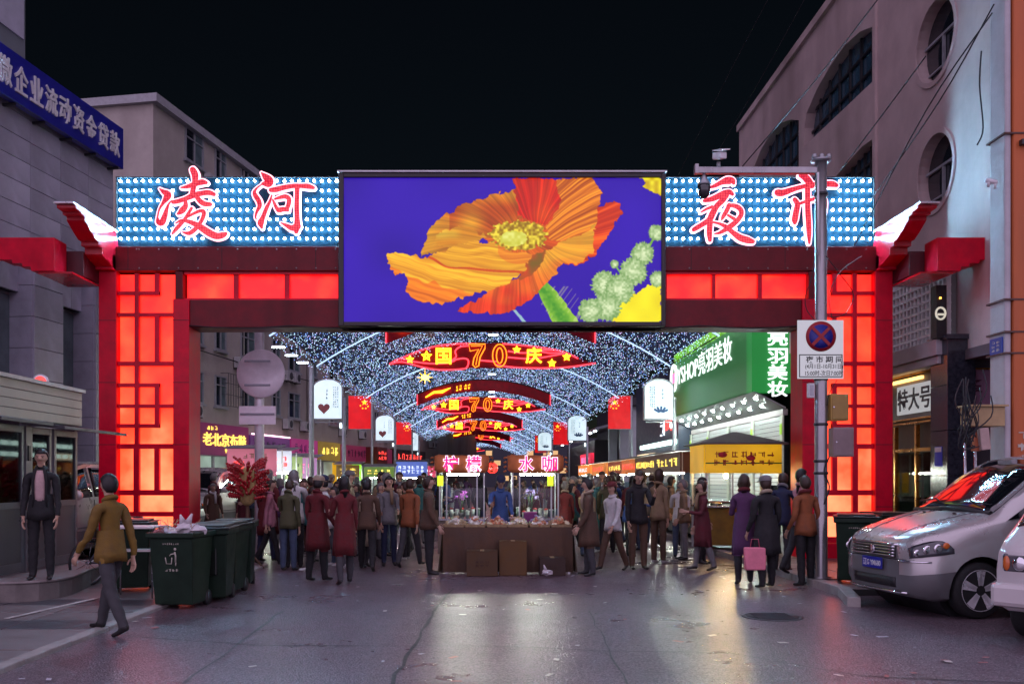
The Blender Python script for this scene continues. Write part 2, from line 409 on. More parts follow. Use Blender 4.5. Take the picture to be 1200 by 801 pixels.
# ================================================================ THE GATE
YG = 18.15
gx = lambda x: PX(x, YG)
gz = lambda y: PZ(y, YG)
mir = lambda x: 1162-x
def panel_mat(name="backlit_panel", lo=.98, hi=.20, amp=.24, sc=1.3):
    m = bpy.data.materials.new(name); m.use_nodes = True
    n = m.node_tree.nodes; l = m.node_tree.links; b = n["Principled BSDF"]
    b.inputs["Base Color"].default_value = (0.5, 0.05, 0.03, 1); b.inputs["Roughness"].default_value = 0.35
    tc = n.new("ShaderNodeTexCoord"); sep = n.new("ShaderNodeSeparateXYZ"); l.new(tc.outputs["Object"], sep.inputs[0])
    nz = n.new("ShaderNodeTexNoise"); nz.inputs["Scale"].default_value = sc; nz.inputs["Detail"].default_value = 4; l.new(tc.outputs["Object"], nz.inputs["Vector"])
    mr = n.new("ShaderNodeMapRange"); mr.inputs[1].default_value = 0.0; mr.inputs[2].default_value = 5.4; mr.inputs[3].default_value = lo; mr.inputs[4].default_value = hi; l.new(sep.outputs[2], mr.inputs[0])
    nr = n.new("ShaderNodeMapRange"); nr.inputs[1].default_value = 0.3; nr.inputs[2].default_value = 0.7; nr.inputs[3].default_value = -amp; nr.inputs[4].default_value = amp; l.new(nz.outputs[0], nr.inputs[0])
    ad = n.new("ShaderNodeMath"); ad.operation = 'ADD'; l.new(mr.outputs[0], ad.inputs[0]); l.new(nr.outputs[0], ad.inputs[1])
    cr = n.new("ShaderNodeValToRGB"); e = cr.color_ramp.elements
    e[0].position = 0.0; PK = 2.4; T = lambda r, g, b_: (1.0, srgb(r, g, b_)[1]/PK, srgb(r, g, b_)[2]/PK, 1)
    e[0].color = T(245, 16, 26); e[1].position = 1.0; e[1].color = T(255, 190, 130)
    x = e.new(0.35); x.color = T(255, 66, 36); x = e.new(0.62); x.color = T(255, 105, 58)
    l.new(ad.outputs[0], cr.inputs[0]); l.new(cr.outputs[0], b.inputs["Emission Color"]); b.inputs["Emission Strength"].default_value = PK/1.27
    return m
PANEL = panel_mat()
RPANEL = panel_mat("backlit_band", .12, .12, .34, 1.9)
gate = thing("market_gateway", "red night market gateway with lattice light panels on two wide columns", "gateway", (0.18, YG, 0))
def lx(x, side): return gx(x if side < 0 else mir(x))
for side in (-1, 1):
    MB().box(lx(115.5, side), lx(136, side), YG, YG+.7, 0, gz(317.5)).build("outer_column", red_paint, gate, bev=.012)
    MB().box(lx(203, side), lx(222, side), YG-.02, YG+.7, 0, gz(350.3)).build("inner_column", red_paint, gate, bev=.012)
    MB().box(lx(205, side), lx(214, side), YG+.01, YG+.66, gz(350), gz(318)).build("column_head", beam_paint, gate, bev=.006)
    MB().box(lx(136.2, side), lx(202.8, side), YG+.2, YG+.62, .02, gz(319)).build("light_box", red_paint, gate)
    MB().box(lx(137, side), lx(202, side), YG+.16, YG+.195, gz(636), gz(320)).build("light_panel", PANEL, gate)
    MB().box(lx(136.2, side), lx(202.8, side), YG+.02, YG+.19, .03, gz(636.5)).build("plinth", red_paint, gate, bev=.01)
    L = lambda c: c/3.08; Yc = lambda c: 300+c/3.08; L3 = lambda c: c/2.497; Y3 = lambda c: 480+c/2.497
    bars = [(L(480), L(496), 319, Yc(680)), (L(420), L(570), Yc(124), Yc(138)), (L(553), L(570), 319, Yc(137)), (L(420), L(625), Yc(202), Yc(216)),
            (L(553), L(570), Yc(216), Yc(380)), (L(420), L(625), Yc(378), Yc(394)), (L(420), L(570), Yc(457), Yc(471)), (L(553), L(570), Yc(457), Yc(618)),
            (L(420), L(625), Yc(533), Yc(546)), (L(420), L(570), Yc(604), Yc(618)), (L(420), L(625), Yc(676), Yc(694)),
            (L3(386), L3(403), Y3(112), Y3(245)), (L3(447), L3(462), Y3(112), Y3(245)), (L3(342), L3(503), Y3(234), Y3(250)), (L3(386), L3(402), Y3(250), Y3(390)), (L3(342), L3(503), Y3(298), Y3(312)), (L3(342), L3(503), Y3(372), Y3(390))]
    for i, (x0, x1, y0, y1) in enumerate(bars):
        vert = (y1-y0) > (x1-x0); d = .003 if vert else 0
        MB().box(lx(max(x0, 136.4), side), lx(min(x1, 202.6), side), YG+.07-d, YG+.155, gz(y1), gz(y0)).build("lattice_bar", red_paint, gate, bev=.005)
# beams across
MB().box(gx(134), gx(1029), YG, YG+.7, gz(317), gz(288.5)).build("upper_beam", beam_paint, gate, bev=.01)
MB().box(gx(222), gx(940), YG+.02, YG+.68, gz(383), gz(351)).build("lower_beam", beam_paint, gate, bev=.01)
MB().box(gx(216), gx(947), YG+.24, YG+.66, gz(350.6), gz(317.5)).build("panel_backing", beam_paint, gate)
for x0, x1 in ((216, 272), (278, 332), (338, 395), (783, 836), (840, 890), (895, 948)):
    MB().box(gx(x0), gx(x1), YG+.18, YG+.235, gz(349), gz(320.5)).build("band_light_panel", RPANEL, gate)
for x0, x1 in ((272, 278), (332, 338), (395, 399), (779, 783), (836, 840), (890, 895)):
    MB().box(gx(x0), gx(x1), YG+.1, YG+.235, gz(350.4), gz(318)).build("band_mullion", red_paint, gate, bev=.006)
for x0, x1 in ((214.5, 399), (779, 949)):
    MB().box(gx(x0), gx(x1), YG+.06, YG+.235, gz(320.4), gz(317.6)).build("band_rail", red_paint, gate)
    MB().box(gx(x0), gx(x1), YG+.06, YG+.235, gz(350.8), gz(348.6)).build("band_rail", red_paint, gate)
# sheet joints and bolts on the beams and columns, and a cable clipped under the lower beam
seam = pbr("seam_dark", (.02, .006, .008), .6); bolt = pbr("bolt_steel", (.25, .22, .22), .4, .7)
for k in range(9):
    x = gx(150+k*110)
    if not gx(396) < x < gx(782): MB().box(x-.006, x+.006, YG-.003, YG, gz(316.5), gz(289)).build("sheet_joint", seam, gate)
b0 = MB().lathe([(.0, -.012), (.014, -.010), (.018, 0), (0, .001)], (0, 0, 0), 'y', 8).build("bolt", bolt, gate, local=True); b0.location = Vector((gx(160), YG, gz(292)))-gate.location
for k in range(1, 40):
    x = gx(140)+k*.38
    if x < gx(395) or gx(785) < x < gx(1026):
        for zz in (292, 314): share(b0, gate, Vector((x, YG, gz(zz)))-gate.location)
for side in (-1, 1):
    for zz in (1.1, 2.3, 3.5, 4.7):
        for x0, x1, yo in ((115.5, 136, YG), (203, 222, YG-.02)):
            if zz < gz(352): a_, b_ = sorted((lx(x0, side), lx(x1, side))); MB().box(a_, b_, yo-.003, yo, zz-.005, zz+.005).build("sheet_joint", seam, gate)
MB().tube([(gx(222)+(gx(940)-gx(222))*i/24, YG-.02, gz(381.5)-.05*abs(math.sin(i*math.pi/4))) for i in range(25)], .012, 5).build("cable", cable_mat, gate)
# stepped eave brackets
gloss_red = pbr("lacquer_red", srgb(190, 12, 36), 0.22, 0, 0.15, 3, spec=.6, dirt=.2)
wing_dark = pbr("bracket_dark", srgb(70, 10, 24), 0.4, 0, 0.2, 4, dirt=.2)
for side in (-1, 1):
    xo, xi = lx(115.5, side), lx(135.5, side)
    q = lambda y, Y: (xo, Y, PZ(y, Y))
    zt = 6.42
    prof = [(16.38, zt), (18.15, zt), (18.3, gz(288)), (18.3, gz(317)), (18.15, gz(317)), (17.52, 5.82), (17.52, 5.94), (17.36, 5.94), (17.36, 6.02), (17.24, 6.02), (17.05, 6.10), (16.86, 6.20), (16.76, 6.25), (16.76, 6.31), (16.60, 6.31), (16.60, 6.35), (16.38, 6.36)]
    MB().prism([(xo, y, z) for y, z in prof], (xi-xo, 0, 0)).build("eave_bracket", gloss_red, gate, bev=.006)
    MB().box(xo-.02*side*-1, xi, 16.3, 18.28, zt+.003, zt+.035).build("bracket_cap", pbr("cap_metal", (.6, .58, .62), .3, .6), gate)
    f = lambda x: (PX(x, 17.0) if side < 0 else PX(mir(x), 17.0))
    pz = lambda y: PZ(y, 17.0)
    prof = [(65, 279), (-70, 279), (-70, 292), (-30, 292), (-30, 299), (0, 299), (2, 305), (15, 305), (16, 309), (27, 309), (28, 313), (37, 313), (38, 318), (65, 318)]
    MB().prism([(f(x), 16.95, pz(y)) for x, y in prof], (0, .5, 0)).build("side_bracket", red_paint, gate, bev=.006)
    MB().box(f(60), xo, 17.46, 18.4, pz(316.5), pz(287)).build("side_bracket_arm", wing_dark, gate, bev=.006)
    MB().box(f(45), xo, 17.0, 18.2, pz(320.5), pz(318.2)).build("bracket_soffit", gloss_red, gate)
    MB().box(xo-(.02 if side < 0 else -.02), xi, YG-.15, YG+.6, gz(317.3), gz(300)).build("column_cap", red_paint, gate, bev=.008)

# ---------------------------------------------------------------- LED boards with the four brushed characters
board_blue = pbr("board_blue", (0.0008, 0.0095, 0.019), 0.5, 0, 0.25, 2.5, spec=.1)
led_white = emit("led_white", (0.30, 0.70, 1.0), 260.0)
led_edge = emit("led_edge", (1.0, 0.50, 0.62), 1.9)
def red_led_mat():
    m = bpy.data.materials.new("red_led_field"); m.use_nodes = True
    n = m.node_tree.nodes; l = m.node_tree.links; b = n["Principled BSDF"]
    b.inputs["Base Color"].default_value = (0.35, 0.01, 0.02, 1)
    tc = n.new("ShaderNodeTexCoord"); v = n.new("ShaderNodeTexVoronoi"); v.inputs["Scale"].default_value = 21; v.inputs["Randomness"].default_value = 0.25
    l.new(tc.outputs["Object"], v.inputs["Vector"])
    cr = n.new("ShaderNodeValToRGB"); e = cr.color_ramp.elements; e[0].position = 0.2; e[0].color = (1, 0.09, 0.10, 1); e[1].position = 0.5; e[1].color = (0.30, 0.002, 0.02, 1)
    l.new(v.outputs["Distance"], cr.inputs[0]); l.new(cr.outputs[0], b.inputs["Emission Color"]); b.inputs["Emission Strength"].default_value = 1.3
    return m
RLED = red_led_mat()
STROKES = {
 "凌": (170, 185, 7.63, [
  [(115,262,10),(150,290,40),(188,315,65),(180,345,60),(150,390,30),(114,450,16),(98,520,14)],
  [(98,520,14),(105,560,45),(135,570,55),(160,520,50),(180,450,30),(200,400,16),(225,372,10)],
  [(415,95,55),(435,140,60),(435,200,50),(420,260,45),(410,325,50)],
  [(310,255,14),(370,245,35),(440,220,45),(500,205,50),(535,210,30)],
  [(240,385,35),(290,375,40),(350,355,40),(420,325,50),(500,305,45),(560,300,45),(605,315,35)],
  [(450,335,40),(480,375,45),(520,400,45),(572,405,35)],
  [(350,365,25),(350,420,45),(320,460,55),(285,490,25)],
  [(365,520,18),(420,490,24),(480,465,30),(515,475,38),(505,530,34),(470,590,32),(430,635,38),(380,665,35),(325,655,12)],
  [(405,440,25),(375,490,28),(340,545,30),(300,590,34),(260,635,32),(235,668,18)],
  [(265,575,12),(310,550,22),(360,555,32),(430,580,46),(500,620,60),(560,660,65),(630,690,60),(690,680,50),(712,668,30)]]),
 "河": (280, 190, 8.01, [
  [(200,85,12),(240,125,60),(275,160,78),(262,185,80),(215,190,30)],
  [(212,192,10),(160,230,16),(135,270,32),(150,310,46),(175,350,46),(185,400,40),(160,450,26),(146,500,16),(152,522,12)],
  [(205,605,22),(195,560,60),(215,510,42),(250,420,36),(280,360,26),(300,300,14)],
  [(290,250,40),(340,245,50),(420,225,46),(500,212,42),(580,212,42),(640,215,48),(692,228,30)],
  [(540,225,46),(538,300,42),(535,400,44),(538,500,46),(540,580,56),(530,642,40)],
  [(540,592,70),(490,608,55),(430,580,30),(388,560,12)],
  [(308,340,14),(320,365,24),(335,400,30),(360,440,36),(385,447,30)],
  [(330,335,20),(380,320,32),(430,312,42),(462,335,42),(458,385,40),(440,430,40)],
  [(360,440,40),(410,432,45),(450,440,30)]]),
 "夜": (800, 190, 8.01, [
  [(250,230,16),(310,210,35),(370,180,46),(430,160,70),(475,165,65),(490,185,30)],
  [(215,350,35),(280,335,50),(340,310,56),(400,280,56),(450,270,50),(478,290,30)],
  [(420,300,50),(380,350,56),(330,400,52),(290,470,60),(260,530,56),(200,570,46),(150,600,46),(112,622,40)],
  [(182,458,14),(230,430,24),(285,408,28)],
  [(275,480,46),(265,570,52),(260,650,52),(265,722,35)],
  [(445,392,40),(425,440,42),(390,500,36),(375,532,14)],
  [(435,395,30),(500,400,42),(550,430,46),(560,480,44),(520,540,46),(460,590,50),(400,630,40),(350,655,26),(308,662,12)],
  [(435,488,22),(492,522,32)],
  [(300,555,20),(360,570,26),(420,600,42),(480,650,46),(550,700,62),(620,722,62),(668,736,40)]]),
 "市": (900, 190, 7.28, [
  [(285,105,26),(330,120,60),(365,160,60),(388,192,46)],
  [(95,250,60),(140,250,56),(230,220,42),(320,195,36),(420,175,36),(500,175,46),(560,175,52),(597,186,35)],
  [(350,190,46),(350,300,44),(352,400,46),(358,500,46),(362,600,40),(365,682,18)],
  [(240,310,40),(262,350,46),(250,420,50),(240,480,52),(240,505,35)],
  [(265,350,26),(320,330,24),(400,305,30),(460,300,42),(490,312,46),(495,360,42),(492,420,36),(485,470,26),(500,520,14)]]),
}
def brush(mb, pts, grow, Y, zb, px, m=0, dep=.02):
    """one brush stroke: an outline of changing width, extruded"""
    pts = [(PX(px[0]+x/px[2], YG), PZ(px[1]+y/px[2], YG), wd/px[2]/60.6/2) for x, y, wd in pts]
    # smooth
    out = []
    for i in range(len(pts)-1):
        p0, p1, p2, p3 = pts[max(i-1, 0)], pts[i], pts[i+1], pts[min(i+2, len(pts)-1)]
        for k in range(4):
            t = k/4; out.append(tuple(0.5*((2*p1[j])+(-p0[j]+p2[j])*t+(2*p0[j]-5*p1[j]+4*p2[j]-p3[j])*t*t+(-p0[j]+3*p1[j]-3*p2[j]+p3[j])*t**3) for j in range(3)))
    out.append(pts[-1]); k = len(out); lf = []; rt = []
    def nrm(i):
        a, b = out[max(i-1, 0)], out[min(i+1, k-1)]; dx, dz = b[0]-a[0], b[1]-a[1]; d = math.hypot(dx, dz) or 1; return dx/d, dz/d
    for i, (x, z, r) in enumerate(out):
        dx, dz = nrm(i); r += grow; lf.append((x-dz*r, z+dx*r)); rt.append((x+dz*r, z-dx*r))
    x, z, r = out[0]; dx, dz = nrm(0); r += grow
    cap0 = [(x+(-dx*math.cos(a)-dz*math.sin(a))*r, z+(-dz*math.cos(a)+dx*math.sin(a))*r) for a in (-.9, -.45, 0, .45, .9)]
    x, z, r = out[-1]; dx, dz = nrm(k-1); r += grow
    cap1 = [(x+(dx*math.cos(a)-dz*math.sin(a))*r, z+(dz*math.cos(a)+dx*math.sin(a))*r) for a in (.9, .45, 0, -.45, -.9)]
    # a strip of quads avoids trouble with concave outlines
    fs = []; vs = [(p[0], Y, p[1]) for p in lf]+[(p[0], Y, p[1]) for p in rt]
    for i in range(k-1): fs.append((i, i+1, k+i+1, k+i))
    n0 = len(vs); vs += [(p[0], Y, p[1]) for p in cap0]; fs.append((k,)+tuple(range(n0, n0+5))+(0,))
    n1 = len(vs); vs += [(p[0], Y, p[1]) for p in cap1]; fs.append((k-1,)+tuple(range(n1, n1+5))+(2*k-1,))
    mb.add(vs, fs, m)
    rim = [k]+list(range(n0, n0+5))+list(range(0, k))+list(range(n1, n1+5))+list(range(2*k-1, k, -1))
    rv = [vs[i] for i in rim]; q = len(rv)
    mb.add(rv+[(p[0], Y+dep, p[2]) for p in rv], [(i, (i+1) % q, q+(i+1) % q, q+i) for i in range(q)], m)
def ledboard(name, x0, x1, chars, label):
    t = thing(name, label, "LED sign board", (gx((x0+x1)/2), YG+.2, gz(288)))
    MB().box(gx(x0), gx(x1), YG+.2, YG+.36, gz(288), gz(205)).build("backing_board", board_blue, t)
    fr = MB()
    for a, b, c_, d in ((x0, x1, 205, 204), (x0, x1, 288.4, 287.4), (x0-1, x0, 288.4, 204), (x1, x1+1, 288.4, 204)): fr.box(gx(a), gx(b), YG+.15, YG+.38, gz(d), gz(c_))
    fr.build("board_frame", dark_metal, t)
    bulbs = MB(); hl = MB()
    nx = round((x1-x0-9)/8.8)+1
    polys = []
    for ch in chars:
        ox, oy, sc, st = STROKES[ch]
        for s in st:
            for (a, b, w1), (c_, d, w2) in zip(s[:-1], s[1:]): polys.append((ox+a/sc, oy+b/sc, ox+c_/sc, oy+d/sc, max(w1, w2)/sc/2+2.0))
    for i in range(nx):
        for j in range(7):
            x = x0+4.5+i*(x1-x0-9)/(nx-1); y = 209+j*11.35; hit = False
            for ax, ay, bx, by, r in polys:
                dx, dy = bx-ax, by-ay; tt = max(0, min(1, ((x-ax)*dx+(y-ay)*dy)/(dx*dx+dy*dy+1e-9)))
                if math.hypot(x-ax-dx*tt, y-ay-dy*tt) < r: hit = True; break
            if hit: continue
            c = Vector((gx(x), YG+.155, gz(y)))
            bulbs.ell(c, .025, .025, .025, 8, 4)
            hl.cyl(c+YA*.02, c+YA*.05, .022, 6)
    bulbs.build("bulb", led_white, t, kind="stuff"); hl.build("bulb_socket", white_paint, t, kind="stuff")
    for ch in chars:
        ox, oy, sc, st = STROKES[ch]; px = (ox, oy, sc)
        eb = MB()
        for i, s in enumerate(st): brush(eb, s, .028, YG+.10-i*.0012, 0, px, dep=.05)
        o = eb.build("character", led_edge, t)
        rb = MB()
        for i, s in enumerate(st): brush(rb, s, .0, YG+.075-i*.0012, 0, px, dep=.012)
        rb.build("red_face", RLED, o)
ledboard("led_sign_board", 133, 397.5, "凌河", "blue board of white LED bulbs with red brushed 凌河, left of the screen")
ledboard("led_sign_board", 780.5, 1028, "夜市", "blue board of white LED bulbs with red brushed 夜市, right of the screen")

# ---------------------------------------------------------------- the screen and its flower picture
def paint_poppy():
    W_, H_ = 1052, 466
    yy, xx = np.mgrid[0:H_, 0:W_].astype(np.float32); X = xx+70; Y = yy+66
    rs = np.random.RandomState(5)
    def vnoise(sx, sy, seed):
        r = np.random.RandomState(seed); gw, gh = int(W_/sx)+3, int(H_/sy)+3; gd = r.rand(gh, gw)
        fx, fy = xx/sx, yy/sy; ix, iy = fx.astype(int), fy.astype(int); u, v = fx-ix, fy-iy; u = u*u*(3-2*u); v = v*v*(3-2*v)
        return (gd[iy, ix]*(1-u)+gd[iy, ix+1]*u)*(1-v)+(gd[iy+1, ix]*(1-u)+gd[iy+1, ix+1]*u)*v
    def n1(t, seed):
        r = np.random.RandomState(seed).rand(4096); i = np.floor(t).astype(int); f = t-i; f = f*f*(3-2*f); return r[i % 4096]*(1-f)+r[(i+1) % 4096]*f
    wob = (vnoise(14, 14, 1)-.5)*14+(vnoise(5, 5, 2)-.5)*5; wob2 = (vnoise(14, 14, 3)-.5)*14+(vnoise(5, 5, 4)-.5)*5
    def poly(p, rough=1.0):
        x, y = X+wob*rough, Y+wob2*rough; ins = np.zeros(X.shape, bool); n = len(p)
        for i in range(n):
            (x1, y1), (x2, y2) = p[i], p[(i+1) % n]
            if y1 == y2: continue
            cnd = ((y1 > y) != (y2 > y)) & (x < (x2-x1)*(y-y1)/(y2-y1)+x1); ins ^= cnd
        return ins
    A = lambda *c: np.array(c, np.float32)/255
    img = np.zeros((H_, W_, 3), np.float32); img[:] = A(46, 10, 168)
    img += ((vnoise(160, 120, 7)-.5)*.10)[..., None]*A(120, 90, 255)
    def lay(mask, colA, colB, t, streak=None, amt=.35):
        t = np.clip(t, 0, 1)[..., None]; c = colA*(1-t)+colB*t
        if streak is not None: c = c*(1-amt+amt*1.5*streak[..., None]*A(255, 235, 190)*1.0)
        img[mask] = np.clip(c, 0, 1)[mask]
    def polar(cx, cy, fr, seed, bend=0.0):
        dx, dy = X-cx, Y-cy; rr = np.hypot(dx, dy); a = np.arctan2(dy, dx)+bend*rr/300; return n1(a*fr+50+vnoise(60, 60, seed+9)*1.5, seed)*.65+n1(a*fr*2.7+90, seed+1)*.35, rr
    # right far petal
    m = poly([(880,180),(950,145),(992,142),(990,182),(955,240),(905,310),(862,342),(800,350),(780,330)]); s, r = polar(690, 290, 26, 11); lay(m, A(240, 60, 10), A(255, 120, 20), (s-.3)*1.2, s, .3)
    m = poly([(600,190),(700,140),(850,150),(905,200),(890,300),(800,340),(690,400),(560,330),(540,260)]); s, r = polar(650, 250, 20, 15); lay(m, A(205, 70, 8), A(245, 125, 22), vnoise(50, 50, 16), s, .3)
    # back left petal
    m = poly([(318,318),(340,275),(355,225),(400,188),(470,150),(560,120),(640,102),(652,200),(600,225),(550,262),(505,268),(430,300)]); s, r = polar(690, 330, 34, 21, .3)
    lay(m, A(190, 70, 5), A(255, 190, 45), (vnoise(70, 50, 22)*.9+.35*(X < 420)), s, .3)
    m = poly([(365,285),(372,245),(440,225),(505,232),(545,260),(500,275),(430,292)]); lay(m, A(230, 140, 20), A(255, 205, 60), vnoise(40, 30, 23), s, .25)
    # back top petal: dark red hollow, then the pleated orange flap
    m = poly([(632,66),(800,66),(800,200),(745,232),(705,208),(655,196),(640,140)]); s, r = polar(705, 260, 22, 31); lay(m, A(225, 40, 8), A(250, 110, 15), (vnoise(60, 60, 32)-.25), s, .3)
    m = poly([(770,66),(895,66),(926,112),(912,165),(905,215),(860,245),(800,275),(745,262),(742,225),(790,150)]); s, r = polar(650, 380, 60, 41, -.35)
    lay(m, A(215, 85, 6), A(255, 165, 40), s*1.1-.05, s, .32)
    # lower right petal
    m = poly([(690,318),(740,300),(800,270),(870,240),(905,215),(898,300),(862,338),(790,348),(760,392),(722,432),(690,455),(640,492),(590,506),(540,500),(448,500),(455,484),(500,465),(560,425),(640,395),(682,350)]); s, r = polar(700, 240, 30, 51, .5)
    lay(m, A(255, 175, 40), A(238, 62, 12), (Y-300)/170+(vnoise(60, 40, 52)-.5)*.5, s, .25)
    m = poly([(680,318),(735,300),(722,345),(690,385),(655,400),(640,396),(672,360)]); lay(m, A(120, 95, 20), A(215, 70, 15), vnoise(25, 25, 53))
    # big front petal
    m = poly([(208,310),(262,304),(332,326),(400,300),(490,268),(560,275),(650,305),(692,312),(668,362),(622,402),(560,430),(480,444),(402,472),(330,466),(278,440),(285,402),(268,372),(240,374),(214,342)]); 
    q = (Y-300)-(X-450)*.12-30*np.sin((X-300)/150.); st = n1(q/9.+vnoise(80, 40, 61)*3+40, 62)*.6+n1(q/4.+vnoise(50, 30, 63)*3+80, 64)*.4
    lay(m, A(255, 150, 20), A(255, 205, 50), st*.75+.15+.2*(vnoise(90, 60, 65)-.5), st, .24)
    edge = m & (q > 105+18*(vnoise(30, 30, 66)-.5)*2); img[edge] = img[edge]*A(255, 190, 120)
    m2 = m & (np.abs(q-30+20*(vnoise(70, 40, 67)-.5)) < 4); img[m2] *= A(230, 130, 60)
    m3 = m & (np.hypot(X-650, (Y-300)*1.6) < 70); img[m3] = img[m3]*.6+A(230, 90, 20)*.4
    # stamens
    d = ((X-650)/96)**2+((Y-252)/47)**2+ (vnoise(9, 9, 71)-.5)*.7; m = d < 1; lay(m, A(150, 110, 5), A(250, 225, 60), vnoise(7, 7, 72)*1.5-.25)
    d = ((X-632)/46)**2+((Y-262)/25)**2; m = d+(vnoise(6, 6, 73)-.5)*.5 < 1; lay(m, A(200, 195, 50), A(240, 240, 130), vnoise(10, 10, 74))
    # stems
    m = poly([(712,432),(745,402),(790,450),(852,535),(762,535),(735,480)], .3); u = (X-712)-(Y-402)*.72; lay(m, A(70, 150, 30), A(190, 225, 70), np.abs(u)/60+(vnoise(8, 8, 81)-.5)*.4)
    hair = (np.abs(u-30) < 70) & (n1((X*.8+Y*.6)/5, 82) > .82) & (np.abs(u) > 28) & (Y > 415) & (X > 700); img[hair] = img[hair]*.5+A(190, 210, 150)*.5
    m = poly([(628,492),(640,492),(678,535),(664,535)], .2); img[m] = A(150, 190, 200)
    def line(x1, y1, x2, y2, wd, c):
        dx, dy = x2-x1, y2-y1; t = np.clip(((X-x1)*dx+(Y-y1)*dy)/(dx*dx+dy*dy), 0, 1); mm = np.hypot(X-x1-dx*t, Y-y1-dy*t) < wd; img[mm] = c
    line(1110, 235, 1015, 415, 4, A(110, 170, 60)); line(1015, 415, 965, 500, 5, A(90, 150, 60)); line(968, 345, 1010, 405, 3, A(120, 180, 90))
    m = poly([(955,535),(985,470),(1002,450),(1062,420),(1124,398),(1124,535)]); lay(m, A(225, 190, 0), A(255, 245, 30), vnoise(50, 50, 91)+.2)
    m = poly([(1052,60),(1126,60),(1126,124),(1082,112)]); lay(m, A(200, 160, 0), A(255, 245, 40), vnoise(14, 14, 92))
    for cx, cy, r in ((1060,310,38),(1030,368,46),(935,410,44),(985,425,48),(942,482,46),(888,495,40),(1105,243,26),(1110,392,26),(967,344,14)):
        a = np.arctan2(Y-cy, X-cx); rr = np.hypot(X-cx, Y-cy)*(1+.25*(n1(a*14+60, int(cx)) - .5)); m = rr < r
        lay(m, A(225, 240, 190), A(120, 160, 90), rr/r*.9+(vnoise(6, 6, int(cy))-.5)*.8)
    for _ in range(2): img[1:-1, 1:-1] = (img[1:-1, 1:-1]*2+img[:-2, 1:-1]+img[2:, 1:-1]+img[1:-1, :-2]+img[1:-1, 2:])/6
    img *= (1-.05*((yy.astype(int) % 3) == 0))[..., None]
    return np.clip(img, 0, 1)
scr = thing("led_screen", "large LED video screen showing an orange poppy on violet", "video screen", (gx(588), YG-.2, gz(383)))
fr = MB()
x0, x1, y0, y1 = 398, 778.5, 205.5, 383
fr.box(gx(x0), gx(404), YG-.16, YG+.5, gz(y1), gz(y0)).box(gx(773.5), gx(x1), YG-.16, YG+.5, gz(y1), gz(y0))
fr.box(gx(404), gx(773.5), YG-.16, YG+.5, gz(210.5), gz(y0)).box(gx(404), gx(773.5), YG-.16, YG+.5, gz(y1), gz(378.3))
fr.build("frame", pbr("screen_frame", (0.02, 0.015, 0.018), 0.35), scr, bev=.01)
MB().box(gx(397), gx(779.5), YG-.2, YG+.55, gz(205.2), gz(203.4)).build("top_ledge", white_paint, scr)
MB().box(gx(404), gx(773.5), YG-.08, YG+.4, gz(378.2), gz(210.6)).build("cabinet", black_plastic, scr)
d = MB(); d.add([(gx(404), YG-.1, gz(378.3)), (gx(773.5), YG-.1, gz(378.3)), (gx(773.5), YG-.1, gz(210.5)), (gx(404), YG-.1, gz(210.5))], [(0,1,2,3)])
do = d.build("display", image_emit("flower_picture", paint_poppy(), 0.84), scr)
uv = do.data.uv_layers.new(name="uv")
for lp in do.data.loops:
    co = do.data.vertices[lp.vertex_index].co; uv.data[lp.index].uv = ((co.x+scr.location.x-gx(404))/(gx(773.5)-gx(404)), (co.z+scr.location.z-gz(378.3))/(gz(210.5)-gz(378.3)))

# ================================================================ THE LIGHT CANOPY OVER THE STREET
YC0, YC1, HALF, SPR, CRE = 24.0, 160.0, 5.75, 5.25, 7.15
ax = lambda Y: 0.2+0.004*(Y-24)-0.006*max(0, Y-60)     # axis of the street canopy
def arch(t, Y, dz=0.0):      # t in -1..1
    return Vector((ax(Y)+HALF*t, Y, SPR+(CRE-SPR)*(1-t*t)+dz))
can = thing("light_canopy", "arched canopy of thousands of tiny lights above the market street", "light canopy", (0.2, YC0, 0))
bounce_sheet = pbr("canopy_net", (0.03, 0.05, 0.14), 0.8, 0, 0.3, 1.2)  # opaque blue sheet added above the bulbs so their light bounces back bluish
NT, NY = 14, 40
vs = [arch(-1.0+2.0*i/NT, YC0+(YC1-YC0)*j/NY, .30) for j in range(NY+1) for i in range(NT+1)]
fs = [(j*(NT+1)+i, j*(NT+1)+i+1, (j+1)*(NT+1)+i+1, (j+1)*(NT+1)+i) for j in range(NY) for i in range(NT)]
k = len(vs)
MB().add(vs+[v+ZA*.02 for v in vs], fs+[tuple(a+k for a in f)[::-1] for f in fs]).build("net", bounce_sheet, can)
rope = emit("rope_light", (0.5, 0.68, 1.0), 1.1); wire_dim = pbr("canopy_wire", (.05, .06, .1), .5)
Yr = [YC0]+[30.5+12.1*i for i in range(11)]
for Y in Yr: MB().tube([arch(-1+2*i/24, Y, .03) for i in range(25)], .026, 5).build("rib", rope, can)
for t in (-1, -.72, -.4, 0, .4, .72, 1): MB().tube([arch(t, YC0+(YC1-YC0)*i/12, .06) for i in range(13)], .02, 4).build("purlin", wire_dim, can)
